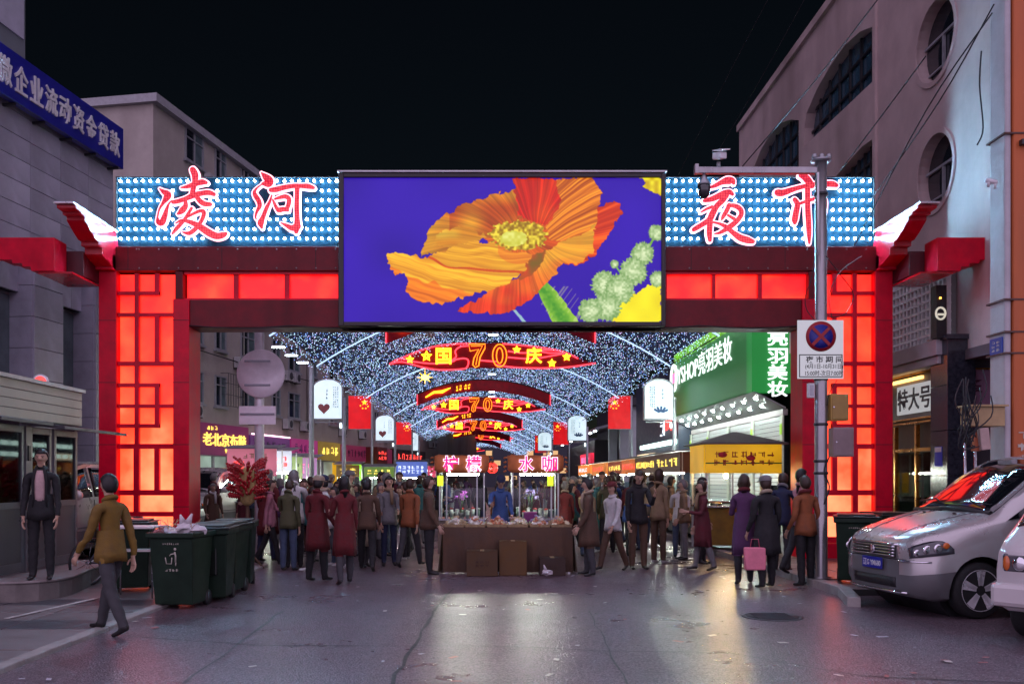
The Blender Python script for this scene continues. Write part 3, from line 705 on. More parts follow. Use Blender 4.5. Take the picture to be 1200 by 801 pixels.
# bulbs: tiny tetrahedra in three tints, built as one mesh
rs = np.random.RandomState(3)
def bulbs_mesh():
    P_ = []
    for y0, y1, n, r in ((YC0, 34, 8000, .0115), (34, 50, 9500, .0135), (50, 90, 13000, .017), (90, YC1, 9000, .024)):
        Y = rs.uniform(y0, y1, n); t = rs.uniform(-1, 1, n); P_.append(np.stack([t, Y, rs.uniform(-.25, .22, n), np.full(n, r)*rs.uniform(.7, 1.25, n)], 1))
    A = np.concatenate(P_); t, Y, dz, r = A.T
    X = 0.2+0.004*(Y-24)-0.006*np.maximum(0, Y-60)+HALF*t; Z = SPR+(CRE-SPR)*(1-t*t)+dz-.02
    C = np.stack([X-0.2, Y-YC0, Z], 1)
    T = np.array([[1,1,1],[-1,-1,1],[-1,1,-1],[1,-1,-1]])*.8
    V = (C[:, None, :]+T[None]*r[:, None, None]).reshape(-1, 3)
    F = np.array([[0,1,2],[0,3,1],[0,2,3],[1,3,2]]); n = len(C)
    L = (np.arange(n)[:, None, None]*4+F[None]).reshape(-1)
    me = bpy.data.meshes.new("bulb"); me.vertices.add(len(V)); me.vertices.foreach_set("co", V.ravel().astype(np.float32))
    me.loops.add(len(L)); me.loops.foreach_set("vertex_index", L.astype(np.int32))
    me.polygons.add(n*4); me.polygons.foreach_set("loop_start", np.arange(0, n*12, 3).astype(np.int32))
    mi = np.repeat(rs.choice([0, 0, 0, 1, 1, 2], n), 4); 
    me.update(calc_edges=True); me.polygons.foreach_set("material_index", mi.astype(np.int32)); me.validate()
    for m in (emit("tiny_white", (.52, .80, 1.0), 1.5), emit("tiny_blue", (.22, .40, 1.0), 1.5), emit("tiny_pink", (.70, .55, 1.0), 1.6)): me.materials.append(m)
    o = bpy.data.objects.new("bulb", me); COL.objects.link(o); o.parent = can; o["kind"] = "stuff"
bulbs_mesh()
lamp_w = emit("lamp_white", (.82, .95, 1.0), 22.0)
def pad_lamp(c, label, group, src=[]):
    t = thing("canopy_lamp", label, "lamp", c, 0, group)
    if not src:
        a = MB().box(-.2, .2, -.07, .07, .02, .07).build("housing", grey_metal, t, local=True)
        b = MB().box(-.17, .17, -.055, .055, -.005, .019).build("diffuser", lamp_w, t, local=True); src += [a, b]
    else:
        for s in src: share(s, t)
    return t
for i in range(13): pad_lamp((ax(28+3*i)+.0, 27.5+3.2*i, CRE-.34), "small white lamp pad hanging from the middle line of the light canopy", "white lamps along the canopy ridge")
for i in range(3): pad_lamp((-5.85, 26.4+1.75*i, 5.32), "small white lamp pad under the left edge of the canopy, by the flats", "white lamps along the left canopy edge")

# ---------------------------------------------------------------- neon decorations across the street
neon_red = emit("neon_red", (1.0, 0.045, 0.07), 2.2); neon_yel = emit("neon_yellow", (1.0, 0.55, 0.02), 2.6)
neon_or = emit("neon_orange", (1.0, 0.24, 0.015), 1.8)
maroon_net = pbr("maroon_net", (0.30, 0.010, 0.03), 0.8, 0, .3, 3); red_cloth = pbr("banner_cloth", (0.62, 0.012, 0.035), 0.7, 0, .25, 4)
Yd = 36.5
def dp(x, y, d=0.0): return Vector((PX(450+x/4.615, Yd)-PX(578, Yd), d, PZ(395+y/4.615, Yd)))
def star_pts(cx, cy, r, k=.45): return [dp(cx+r*(1 if i % 2 == 0 else k)*math.sin(math.pi*i/5), cy-r*(1 if i % 2 == 0 else k)*math.cos(math.pi*i/5)) for i in range(10)]
def smooth(p, n=4):
    out = []
    for i in range(len(p)-1):
        a, b, c, d = p[max(i-1, 0)], p[i], p[i+1], p[min(i+2, len(p)-1)]
        for k in range(n):
            t = k/n; out.append(tuple(.5*(2*b[j]+(c[j]-a[j])*t+(2*a[j]-5*b[j]+4*c[j]-d[j])*t*t+(3*b[j]-a[j]-3*c[j]+d[j])*t**3) for j in range(len(b))))
    return out+[tuple(p[-1])]
neon_labels = ["nearest red and yellow neon garland with 国, 70 and 庆, biggest of all", "second red and yellow neon 国 70 庆 garland along the street", "third red and yellow neon 国 70 庆 garland along the street",
               "fourth red and yellow neon 国 70 庆 garland along the street", "farthest small red and yellow neon garland, low above the cart roof"]
nd = thing("neon_garland", neon_labels[0], "neon decoration", (PX(578, Yd), Yd, 0), 0, "neon garlands across the street")
lens = smooth([(30,145),(90,112),(200,70),(300,42),(420,30),(520,28),(640,32),(760,42),(880,58),(980,78),(1050,112),(1145,140)], 2)+smooth([(1145,140),(1000,162),(850,168),(700,163),(560,150),(450,165),(420,176),(300,178),(200,163),(100,140)], 2)[:-1]
cords = MB(); xs_ = [p[0] for p in lens]
def lens_span(y):
    q = []
    for a, b in zip(lens, lens[1:]+lens[:1]):
        if (a[1]-y)*(b[1]-y) <= 0 and a[1] != b[1]: q.append(a[0]+(b[0]-a[0])*(y-a[1])/(b[1]-a[1]))
    return (min(q), max(q)) if len(q) > 1 else None
for k in range(17):
    y = 34+k*8.5; sp_ = lens_span(y)
    if sp_: cords.box(dp(sp_[0], y).x, dp(sp_[1], y).x, .06, .075, dp(0, y).z-.032, dp(0, y).z+.032)
for x in range(120, 1100, 70): cords.box(dp(x, 0).x-.012, dp(x, 0).x+.012, .076, .09, dp(x, 150).z, dp(x, 60).z)
cords.build("net_backing", maroon_net, nd, local=True, kind="stuff")
rb = MB()
for ln in ([(90,115),(200,70),(300,45),(420,35),(520,38)], [(30,145),(100,133),(200,160),(300,176),(420,172),(450,160),(456,125),(430,114),(380,122)], [(30,145),(90,115),(150,130),(250,142),(340,140),(385,125)], [(460,45),(410,52),(385,75),(390,105),(360,128)],
           [(640,35),(760,45),(880,60),(980,82),(1050,115)], [(670,75),(760,85),(860,70),(950,72)], [(670,108),(800,116),(930,96),(985,85)], [(600,148),(700,162),(850,167),(1000,161),(1145,140)], [(520,125),(610,132)], [(880,60),(850,75),(900,85),(980,82)]):
    rb.tube([dp(x, y, .0) for x, y in smooth(ln, 4)], .030, 5)
rb.build("ribbon", neon_red, nd, local=True)
for cx, cy, r in ((140,120,21), (230,102,29), (718,68,21), (988,106,22), (908,140,22)):
    sb = MB(); sb.tube(star_pts(cx, cy, r), .028, 5, closed=True); sb.tube(star_pts(cx, cy, r*.45), .022, 4, closed=True)
    sb.build("star", neon_yel, nd, local=True)
for ch, cx, cy in (("国", 322, 102), ("庆", 810, 98)):
    o_ = dp(cx, cy, -.02); mb = MB(); text("character", ch, neon_yel, None, o_, XA, ZA, None, .64, .03, .022, mb=mb)
    mb.build("character", neon_yel, nd, local=True)
mb = MB()
mb.tube([dp(x, y, -.05) for x, y in [(458,38),(548,38),(545,62),(520,108),(512,155),(494,164),(480,150),(486,115),(512,66),(466,76)]], .026, 5, closed=True)
mb.tube([dp(x, y, -.05) for x, y in [(470,48),(532,48),(506,100),(497,150)]], .018, 4)
mb.build("digit", neon_or, nd, local=True)
mb = MB()
for rx, ry in ((38, 61), (17, 42)): mb.tube([dp(625+rx*math.cos(a*math.pi/12), 100+ry*math.sin(a*math.pi/12), -.05) for a in range(24)], .024, 5, closed=True)
mb.build("digit", neon_or, nd, local=True)
MB().tube([dp(60, 128, .12), dp(300, 38, .12), dp(578, 22, .12), dp(900, 58, .12), dp(1120, 128, .12)], .03, 5).build("support_rod", dark_metal, nd, local=True)
for i, (px, py, Y) in enumerate(((567, 476, 60.6), (563, 500, 85), (561, 511.5, 108), (538, 526, 146))):
    d = dup(nd, (PX(px, Y), Y, (PZ(py, Y)-PZ(420, Yd))), label=neon_labels[i+1])
# red banners bowed under the ribs
ban_labels = ["red banner closest to the gateway, mostly hidden above its beam", "wide red banner with yellow writing under the nearest neon garland", "red banner with a yellow streak tucked under the second neon garland",
              "narrow red banner under the third neon garland", "tiny red banner under the fourth neon garland"]
def banner(px, ytop, Y, wpx, hpx, label, half=False):
    t = thing("banner", label, "banner", (PX(px, Y), Y, 0), 0, "red banners hung under the canopy")
    wd = wpx/FPX*Y; hh = hpx/FPX*Y; zt = PZ(ytop, Y); sag = wd*.11
    N = 16; up = [Vector((wd*(i/N-.5), .03*math.sin(i*1.7), zt-sag*(2*i/N-1)**2)) for i in range(N+1)]; sc = [Vector((p.x, p.y, p.z-hh*(1+.06*(i % 2)))) for i, p in enumerate(up)]
    vs = up+sc; fs = [(i, i+1, N+2+i, N+1+i) for i in range(N)]; n = len(vs)
    MB().add(vs+[v+YA*.02 for v in vs], fs+[tuple(a+n for a in f)[::-1] for f in fs]+[(0, N+1, N+1+n, n), (N, 2*N+1, 2*N+1+n, N+n)]).build("cloth", red_cloth, t, local=True)
    MB().tube([p+ZA*.02 for p in up], .03, 5).build("rod", dark_metal, t, local=True)
    MB().tube([sc[0]-YA*.02]+[up[0]-YA*.02], .02, 4).tube([sc[N]-YA*.02, up[N]-YA*.02], .02, 4).build("edge_light", neon_red, t, local=True)
    yb = MB(); r = random.Random(int(Y))
    c = [up[i].lerp(sc[i], .55)-YA*.07 for i in range(N+1)]
    yb.tube([c[1], c[2]+ZA*hh*.15, c[3], c[4]+ZA*hh*.15], [.03, .06, .08, .02], 5)
    for k in range(2): scribble(yb, c[5+k]+ZA*0, c[6]-c[5], ZA, wd/N*.85, hh*.55, 2, 2, r)
    yb.build("lettering", neon_yel, t, local=True)
banner(575, 358, 27, 245, 17, ban_labels[0]); banner(567, 445, 48, 156, 12.5, ban_labels[1]); banner(562, 481, 72, 100, 9, ban_labels[2]); banner(560, 503, 97, 76, 6, ban_labels[3]); banner(556, 513, 121, 62, 5, ban_labels[4])
# the single yellow light burst under the canopy
yl = thing("star_lamp", "single round yellow lamp glowing left of the ridge above the wide red banner", "lamp", P(498, 442, 40)-Vector((0, 0, .1)))
MB().ell(P(498, 442, 40), .17, .12, .12, 10, 6).build("bulb", emit("star_yellow", (1, .55, .08), 6), yl)
c = P(498, 442, 40); st = MB()
for i in range(8): a = i*math.pi/4; st.tube([c+Vector((math.cos(a)*.15, 0, math.sin(a)*.12)), c+Vector((math.cos(a)*.34, 0, math.sin(a)*.28))], [.02, .006], 4)
st.tube([c+ZA*.1, c+ZA*1.2], .008, 4); st.build("ray", neon_yel, yl)

# ---------------------------------------------------------------- poles with light boxes and flags
pole_mat = pbr("pole_paint", (0.42, 0.45, 0.47), 0.35, .3, .12, 5, dirt=.25)
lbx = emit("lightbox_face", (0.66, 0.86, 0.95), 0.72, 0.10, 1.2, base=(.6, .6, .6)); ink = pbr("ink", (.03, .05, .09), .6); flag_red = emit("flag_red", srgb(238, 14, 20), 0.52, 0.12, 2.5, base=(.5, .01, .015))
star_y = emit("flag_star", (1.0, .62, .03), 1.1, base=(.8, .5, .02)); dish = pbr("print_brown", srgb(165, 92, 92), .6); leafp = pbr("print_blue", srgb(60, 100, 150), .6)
def lightbox(pxp, Y, ztop, zbase, bw, bh, label, mark, tail=True):
    X = PX(pxp, Y); t = thing("light_box_pole", label, "light box sign", (X, Y, 0), 0, "poles with arched light boxes")
    MB().cyl((X, Y, 0), (X, Y, zbase+bh*.55), .085, 10).cyl((X, Y, 0), (X, Y, .25), .14, 10).build("pole", pole_mat, t)
    x1 = X-.03; x0 = x1-bw; zs = zbase+bh*.78
    arc = [(x0+bw*(.5-.5*math.cos(a*math.pi/10)), zs+(zbase+bh-zs)*math.sin(a*math.pi/10)) for a in range(11)]
    shp = [(x0, zbase)]+arc+[(x1, zbase)]
    MB().prism([(x, Y-.12, z) for x, z in shp], (0, .24, 0)).build("case", grey_metal, t)
    cx, cz = (x0+x1)/2, zbase+bh/2; s_ = .93
    MB().prism([(cx+(x-cx)*s_, Y-.135, cz+(z-cz)*s_) for x, z in shp], (0, .01, 0)).build("lit_face", lbx, t)
    if bw > .5:
        pr = MB(); r = random.Random(int(Y*7)+mark); f = Y-.136
        tx = cx+(.27 if mark == 0 else -.22)*bw
        scribble(pr, (tx, f, cz+.05*bh), XA, ZA, bw*.2, bh*.52, 3, 9, r); scribble(pr, (cx-(.02 if mark == 0 else -.12)*bw, f, cz+.12*bh), XA, ZA, bw*.1, bh*.26, 1, 3, r)
        pr.build("print", ink, t)
        pm = MB()
        if mark == 0:
            hp = [(cx-.12*bw+.2*bw*.062*16*math.sin(a)**3, f-.002, cz-.22*bh+.2*bw*.062*(13*math.cos(a)-5*math.cos(2*a)-2*math.cos(3*a)-math.cos(4*a))) for a in [i*math.pi/10 for i in range(20)]]
            pm.prism(hp, (0, -.006, 0))
        else:
            for k in range(5): a = .4+k*.55; pm.obb((cx+.06*bw+math.cos(a)*bw*.16, f-.004-k*.001, cz-.31*bh+math.sin(a)*bw*.09), Vector((math.cos(a), 0, math.sin(a)))*bw*.10, Vector((-math.sin(a), 0, math.cos(a)))*bw*.035, YA*.002)
        pm.build("printed_picture", dish if mark == 0 else leafp, t)
    MB().box(x0+.1, X, Y-.02, Y+.02, zbase-.1, zbase-.05).build("bracket", pole_mat, t)
    MB().ell((x1-.1, Y, zbase-.22), .05, .05, .12, 8, 6).build("end_lamp", emit("end_lamp", (.7, .95, 1), 3), t)
lb = [(403, 38.0, "left"), (463, 59.7, "left"), (491, 81.4, "left"), (509, 103, "left")]
L1 = ["arched white light box with a heart of food, first on the left", "second arched white light box on the left, behind the first flag", "third arched light box on the left, partly behind a flag", "last small arched light box on the left, above the brown cart sign"]
for (px, Y, _), lab in zip(lb, L1): lightbox(px, Y, 0, 4.0, 1.22, 1.68, lab, 0)
L2 = ["arched white light box with blue leaves beside the green shop", "second arched white light box on the right, behind the right flag", "third small arched light box on the right, by the far flag"]
for (px, Y), lab in zip(((790, 38.0), (688, 59.7), (647, 81.4)), L2): lightbox(px, Y, 0, 4.0, 1.22, 1.68, lab, 1)
def flag(pxp, Y, label, flip):
    X = PX(pxp, Y); t = thing("flag_pole", label, "flag", (X, Y, 0), 0, "red star flags on poles")
    MB().cyl((X, Y, 0), (X, Y, 5.75), .06, 8).build("pole", pole_mat, t)
    w_, h = 1.10, 1.66; x1 = X-.06; x0 = x1-w_; z0 = 4.08; f = []
    N = 8; vs = [Vector((x0+w_*i/N, Y-.05+.02*math.sin(i*1.3+j*.8), z0+h*j/6)) for j in range(7) for i in range(N+1)]
    fs = [(j*(N+1)+i, j*(N+1)+i+1, (j+1)*(N+1)+i+1, (j+1)*(N+1)+i) for j in range(6) for i in range(N)]; n = len(vs)
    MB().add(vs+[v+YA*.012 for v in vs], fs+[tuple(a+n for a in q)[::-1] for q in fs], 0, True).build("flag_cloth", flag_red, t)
    sb = MB()
    def st(cx, cz, r): sb.prism([(cx+r*(1 if i % 2 == 0 else .4)*math.sin(math.pi*i/5), Y-.085, cz+r*(1 if i % 2 == 0 else .4)*math.cos(math.pi*i/5)) for i in range(10)], (0, .008, 0))
    sx = lambda u: x0+w_*(u if not flip else 1-u)
    st(sx(.28), z0+h*.80, .17)
    for u, v in ((.12, .68), (.22, .62), (.36, .62), (.46, .70)): st(sx(u), z0+h*v, .055)
    sb.build("star", star_y, t)
    MB().cyl((x0-.03, Y-.05, z0+h), (X, Y-.05, z0+h), .02, 6).cyl((x0-.03, Y-.05, z0), (X, Y-.05, z0), .02, 6).build("rod", pole_mat, t)
for px, Y, lab in ((436, 46.6, "red flag with yellow stars beside the first left light box"), (483, 68.3, "smaller red star flag on the left, second along the street"), (508, 90, "tiny red star flag on the left, above the cart sign")): flag(px, Y, lab, True)
for px, Y, lab in ((740, 46.6, "red flag with yellow stars left of the green shop"), (667, 68.3, "smaller red star flag on the right behind the cart sign"), (641, 90, "tiny red star flag on the right, farthest of that row")): flag(px, Y, lab, False)
# plain post carrying the canopy edge
def post(px, Y, top, r, label, name="canopy_post"):
    X = PX(px, Y); t = thing(name, label, "post", (X, Y, 0))
    MB().cyl((X, Y, 0), (X, Y, top), r, 10).build("shaft", pole_mat, t)
    MB().cyl((X, Y, 0), (X, Y, .18), r*1.7, 10).build("foot_collar", grey_metal, t); MB().cyl((X, Y, top), (X, Y, top+.05), r*1.3, 10).build("cap", grey_metal, t)
post(365, 31, 5.4, .085, "pale slim post in front of the flats, left of the first light box")
# back of a round traffic sign on its pole, just behind the gateway
Y = 20.0; X = PX(304, Y); t = thing("traffic_sign", "back of a round road sign on a pale pole, left inside the gateway", "road sign", (X, Y, 0))
MB().cyl((X, Y, 0), (X, Y, 6.3), .10, 14).build("pole", pbr("sign_pole", (.85, .84, .88), .4, .2, .1, 6, dirt=.2), t)
bk = pbr("sign_back", (.85, .80, .85), .34, .1, .12, 4); c = P(305.5, 437.5, Y-.17)
MB().lathe([(.0, 0), (.50, 0), (.515, .012), (.50, .03), (0, .03)], (c.x, c.y, c.z), 'y', 40).build("round_plate", bk, t)
r0 = P(280, 497, Y-.17); r1 = P(323, 475.5, Y-.17)
MB().box(r0.x, r1.x, Y-.17, Y-.15, r0.z, r1.z).build("small_plate", bk, t, bev=.004)
for yy, ln in ((423, .27), (451, .27), (485, .36)):
    cl = MB(); z = PZ(yy, Y-.17); cl.box(X-ln, X+ln, Y-.20, Y-.172, z-.02, z+.02); cl.lathe([(.115, -.03), (.115, .03)], (X, Y, z), 'z', 14)
    cl.build("clamp", pbr("clamp_grey", (.22, .22, .25), .4, .6), t)

# ================================================================ BUILDINGS
win_glass = pbr("window_glass", (0.012, 0.016, 0.022), 0.08, 0, .2, 1.5, spec=.8)
win_glass2 = pbr("window_glass_pale", (0.10, 0.14, 0.15), 0.12, 0, .3, 1.5, spec=.8)
frame_mat = pbr("window_frame", (0.30, 0.31, 0.33), 0.45, .2)
stone = [pbr("cladding_a", (0.42, 0.42, 0.50), 0.42, 0, .14, 3, bump=.12, bscale=25, dirt=.35), pbr("cladding_b", (0.46, 0.46, 0.54), 0.42, 0, .14, 3, bump=.12, bscale=25, dirt=.35), pbr("cladding_c", (0.37, 0.37, 0.44), 0.42, 0, .14, 3, bump=.12, bscale=25, dirt=.35)]
# ---- left: stone-clad bank building
D = Vector((.136, 1, 0)).normalized(); Nn = Vector((D.y, -D.x, 0))          # along the facade, out to the street
F0 = Vector((-9.2, 22, 0))
fp = lambda s, o, z: F0+D*s+Nn*o+ZA*z       # s metres beyond the gate end, o out of the wall
bank = thing("stone_building", "grey stone-clad building with tall windows under the blue sign", "building", (-9.2, 22, 0))
def fbox(mb, s0, s1, o0, o1, z0, z1, m=0): mb.obb(fp((s0+s1)/2, (o0+o1)/2, (z0+z1)/2), D*(s1-s0)/2, Nn*(o1-o0)/2, ZA*(z1-z0)/2, m)
mb = MB(); fbox(mb, -14, .95, -6, -.62, 0, 10.1); mb.build("core_wall", pbr("dark_wall", (.06, .06, .07), .7), bank)
mb = MB(); fbox(mb, -14, -1.55, -5.5, -.7, 10.1, 17.5); mb.build("tower", pbr("tower_wall", (.16, .18, .2), .5, 0, .1, 3), bank)
mb = MB(); fbox(mb, -14, .98, -6.1, .05, 10.08, 10.2); mb.build("parapet_cap", stone[2], bank)
mb = MB(); fbox(mb, -14, .95, -.62, -.10, 6.32, 10.08); mb.build("upper_wall", pbr("joint_dark", (.03, .03, .034), .8), bank)
rr = random.Random(11); tcache = {}
def slab(s0, s1, o0, z0, z1):
    key = (round(s1-s0, 3), round(z1-z0, 3), rr.randint(0, 2))
    loc = fp((s0+s1)/2, o0, (z0+z1)/2)
    if key not in tcache:
        m = MB(); m.obb((0, 0, 0), D*((s1-s0)/2-.006), Nn*.028, ZA*((z1-z0)/2-.006))
        o = m.build("stone_slab", stone[key[2]], bank, local=True, bev=.004); tcache[key] = o
    else: o = share(tcache[key], bank)
    o.location = loc-bank.location+Nn*rr.uniform(-.003, .003); return o
nS = 0
for j in range(8):
    z0 = 6.34+j*.4675
    for i in range(9): slab(-8.95+i*1.1+.0, -8.95+(i+1)*1.1, -.075, z0, z0+.4675)
# piers with windows between
piers = [(-9.0, -7.9), (-5.6, -4.55), (-2.35, -1.3), (-.0, .95)]
for s0, s1 in piers:
    m = MB(); fbox(m, s0+.02, s1-.02, -.64, .0, 0, 6.33); m.build("pier_core", MATS["joint_dark"], bank)
    for j in range(10):
        z0 = -.2+j*.655; slab(s0, s1, .02, max(z0, 0), min(z0+.655, 6.34))
    for j in range(10):                       # flank that faces the camera
        z0 = max(-.2+j*.655, 0); z1 = min(-.2+(j+1)*.655, 6.34)
        m = MB(); m.obb(fp(s0, -.3, (z0+z1)/2), D*.022, Nn*.30, ZA*((z1-z0)/2-.006)); m.build("stone_slab", stone[2], bank)
for (a0, a1), (b0, b1) in zip(piers[:-1], piers[1:]):
    for z0, z1 in ((4.0, 6.3),):
        pass
    for z0, z1 in ((.4, 2.9), (3.45, 5.55)):
        m = MB(); fbox(m, a1, b0, -.60, -.52, z0, z1); w_ = m.build("window", frame_mat, bank)
        for k in range(2):
            q0 = a1+(b0-a1)*(k/2)+.05; q1 = a1+(b0-a1)*((k+1)/2)-.03
            m = MB(); fbox(m, q0, q1, -.515, -.50, z0+.06, z1-.06); m.build("pane", win_glass2 if k else win_glass, w_)
    for z0, z1 in ((2.9, 3.45), (5.55, 6.33)):
        n = 3
        for k in range(n): slab(a1+(b0-a1)*k/n, a1+(b0-a1)*(k+1)/n, -.33, z0, z1)
        m = MB(); fbox(m, a1, b0, -.62, -.36, z0, z1); m.build("spandrel_core", MATS["joint_dark"], bank)
# tower panes at the very top left
for k in range(3):
    m = MB(); fbox(m, -6.15+k*1.6, -4.85+k*1.6, -.72, -.66, 11.2, 16.6); m.build("tower_panel", win_glass2 if k == 1 else stone[0], bank)
# blue sign along the parapet
sg = thing("roof_sign", "long blue sign with white characters 小微企业流动资金贷款 on the stone building", "sign", fp(-3, .3, 9.35))
m = MB(); fbox(m, -5.6, .87, .10, .26, 9.15, 10.13); m.build("board", pbr("sign_blue", srgb(38, 38, 140), .35, 0, .15, 2, dirt=.25), sg, bev=.01)
chars = "小微企业流动资金贷款"
s_end = .49; pitch = .51
for i, ch in enumerate(chars):
    s_ = s_end-(len(chars)-1-i)*pitch
    text("character", ch, white_paint, sg, fp(s_-.05, .265, 9.63), D, ZA, .43, .56, .03, .014)
m = MB(); 
for k in range(7): m.beam(fp(-5.2+k*.98, -.05, 9.12), fp(-5.2+k*.98, .22, 9.12), .05, .05)
m.build("support", dark_metal, sg)

# ---- left: pale flats behind, their windows, air conditioners and shop signs
E0 = Vector((-14.2, 40, 0)); ED = Vector((.19, 1, 0)).normalized(); EN = Vector((ED.y, -ED.x, 0))
ep = lambda s, o, z: E0+ED*s+EN*o+ZA*z
flats = thing("apartment_building", "pale apartment building behind the gateway with many windows and air conditioners", "building", E0)
wall_m = pbr("flat_render", (0.36, 0.32, 0.29), 0.8, 0, .12, 1.5, dirt=.35); plinth_m = pbr("shop_wall", (.13, .11, .12), .7)
def ebox(mb, s0, s1, o0, o1, z0, z1, m=0): mb.obb(ep((s0+s1)/2, (o0+o1)/2, (z0+z1)/2), ED*(s1-s0)/2, EN*(o1-o0)/2, ZA*(z1-z0)/2, m)
m = MB(); ebox(m, 0, 70, -12, 0, 0, 17.6); m.build("wall", wall_m, flats)
m = MB(); ebox(m, -.25, 70.2, -12.2, .3, 17.6, 17.95); m.build("roof", pbr("roof_edge", (.3, .3, .32), .7), flats)
ac_mat = pbr("ac_white", (.42, .42, .43), .5, 0, .15, 6, dirt=.4); ac_fan = pbr("ac_grille", (.05, .05, .055), .5)
rw = random.Random(4); ACS = []
wcache = {}
def flat_window(s, z, kind):
    """frame with panes, set in the wall; returns the frame object"""
    wdt, ht = (1.15, 1.5) if kind == 0 else (1.7, 1.5)
    if kind not in wcache:
        fr = MB()
        for a, b, c_, d in ((-wdt/2, wdt/2, -ht/2, -ht/2+.07), (-wdt/2, wdt/2, ht/2-.07, ht/2), (-wdt/2, -wdt/2+.07, -ht/2+.07, ht/2-.07), (wdt/2-.07, wdt/2, -ht/2+.07, ht/2-.07), (-.03, .03, -ht/2+.07, ht/2-.07), (-wdt/2+.07, wdt/2-.07, ht*.18, ht*.18+.05)):
            fr.obb(ED*(a+b)/2+ZA*(c_+d)/2+EN*(.03 if a != -.03 else .025), ED*(b-a)/2, EN*.05, ZA*(d-c_)/2)
        fr.obb(ZA*(-ht/2-.06)+EN*.06, ED*(wdt/2+.1), EN*.10, ZA*.05)
        o = fr.build("window", frame_mat, flats, local=True)
        ps = []
        for sd in (-1, 1):
            p = MB(); p.obb(ED*sd*wdt/4+EN*.012, ED*(wdt/4-.04), EN*.008, ZA*(ht/2-.06)); ps.append(p.build("pane", win_glass if sd < 0 else win_glass2, o, local=True))
        wcache[kind] = (o, ps); o.location = ep(s, 0, z)-flats.location; return
    o, ps = wcache[kind]; c_ = share(o, flats, ep(s, 0, z)-flats.location)
    for p in ps: share(p, c_)
acc = []
def aircon(s, z):
    if not acc:
        o = MB().obb((0, 0, 0), ED*.4, EN*.16, ZA*.28).build("air_conditioner", ac_mat, flats, local=True, bev=.02)
        f_ = MB(); f_.lathe([(.22, 0), (.22, .01), (.19, .015), (.0, .012)], (0, 0, 0), 'x', 14); ff = f_.build("fan_grille", ac_fan, o, local=True); ff.location = EN*.165+ED*.1; ff.rotation_euler = (0, 0, math.atan2(EN.y, EN.x))
        b = MB(); b.obb(ED*.3-ZA*.3-EN*.02, ED*.02, EN*.2, ZA*.02); b.obb(ED*-.3-ZA*.3-EN*.02, ED*.02, EN*.2, ZA*.02); bb = b.build("bracket", dark_metal, o, local=True)
        acc.extend([o, ff, bb]); o.location = ep(s, .22, z)-flats.location; return
    c_ = share(acc[0], flats, ep(s, .22, z)-flats.location); share(acc[1], c_, acc[1].location); share(acc[2], c_)
for fl in range(5):
    z = 5.9+fl*2.75
    for k in range(16):
        s = 3.0+k*3.1+(.5 if k % 3 == 0 else 0)
        flat_window(s, z, (k+1) % 2)
        if rw.random() < .55: aircon(s+rw.choice((-.2, 1.25, -1.3)), z-1.15)
# end wall windows that face the camera, above the LED board
dp_ = MB()
for s in (8.6, 17.4, 27.7): dp_.tube([ep(s, .08, 4.5), ep(s, .08, 17.5)], .05, 6)
dp_.build("drainpipe", pbr("pipe", (.25, .24, .23), .6), flats)
# cage bars over one window and a slack cable along the wall
cg = MB()
for k in range(7): cg.beam(ep(6.2+k*.28, .4, 5.2), ep(6.2+k*.28, .4, 6.8), .02, .02)
for z in (5.2, 5.75, 6.3, 6.8): cg.beam(ep(6.15, .4, z), ep(7.95, .4, z), .025, .025); cg.beam(ep(6.15, .02, z), ep(6.15, .4, z), .02, .02); cg.beam(ep(7.95, .02, z), ep(7.95, .4, z), .02, .02)
cg.build("window_cage", dark_metal, flats)
MB().tube([ep(2, .25, 7.6), ep(10, .25, 7.45), ep(18, .25, 7.55), ep(30, .25, 7.4)], .03, 5).build("cable", cable_mat, flats)
# shop fronts: lit interiors, shutters, each sign a thing
shop_lit = emit("shop_interior", (.55, .75, .62), .22, .6, .9); 
so_ = MB()
for k in range(9):
    ebox(so_, 3.2+k*4.2, 6.6+k*4.2, .01, .05, .1, 2.7)
so_.build("shop_front", shop_lit, flats)
sf = MB()
for k in range(19): ebox(sf, 3.0+k*2.1, 3.15+k*2.1, .05, .16, 0, 2.9)
ebox(sf, 2.5, 42, .05, .14, 2.7, 2.95)
sf.build("shop_frame", frame_mat, flats)
def shop_sign(s0, s1, z0, z1, colr, label, content=None, em=0.0, tm=None, name="shop_sign", seed=1, rows=1, cols=6, o=.35):
    t = thing(name, label, "shop sign", ep((s0+s1)/2, o, z0))
    mt = emit(f"sign_face_{s0:.1f}", colr, em, .25, .8, base=colr) if em else pbr(f"sign_face_{s0:.1f}", colr, .5, 0, .2, 2)
    m = MB(); ebox(m, s0, s1, .02, o, z0, z1); m.build("board", mt, t, bev=.015)
    if content: text("lettering", content, tm, t, ep((s0+s1)/2, o+.01, (z0+z1)/2), ED, ZA, (s1-s0)*.86, (z1-z0)*.42, .03, .016)
    else:
        m = MB(); scribble(m, ep((s0+s1)/2, o+.005, (z0+z1)/2), ED, ZA, (s1-s0)*.8, (z1-z0)*.6, cols, rows, random.Random(seed), ext=.02); m.build("lettering", tm or neon_yel, t)
    return t
let_yel = emit("letter_yellow", (1, .72, .12), 1.3); let_red = emit("letter_red", (1, .06, .05), 1.6); let_pink = emit("letter_pink", (1, .2, .45), 1.1); let_wh = emit("letter_white", (.8, .9, 1), 1.1)
t = shop_sign(3.3, 8.6, 2.75, 4.25, srgb(120, 30, 84), "purple shop sign with yellow characters 老北京布鞋 beside the left column", "老北京布鞋", .25, let_yel)
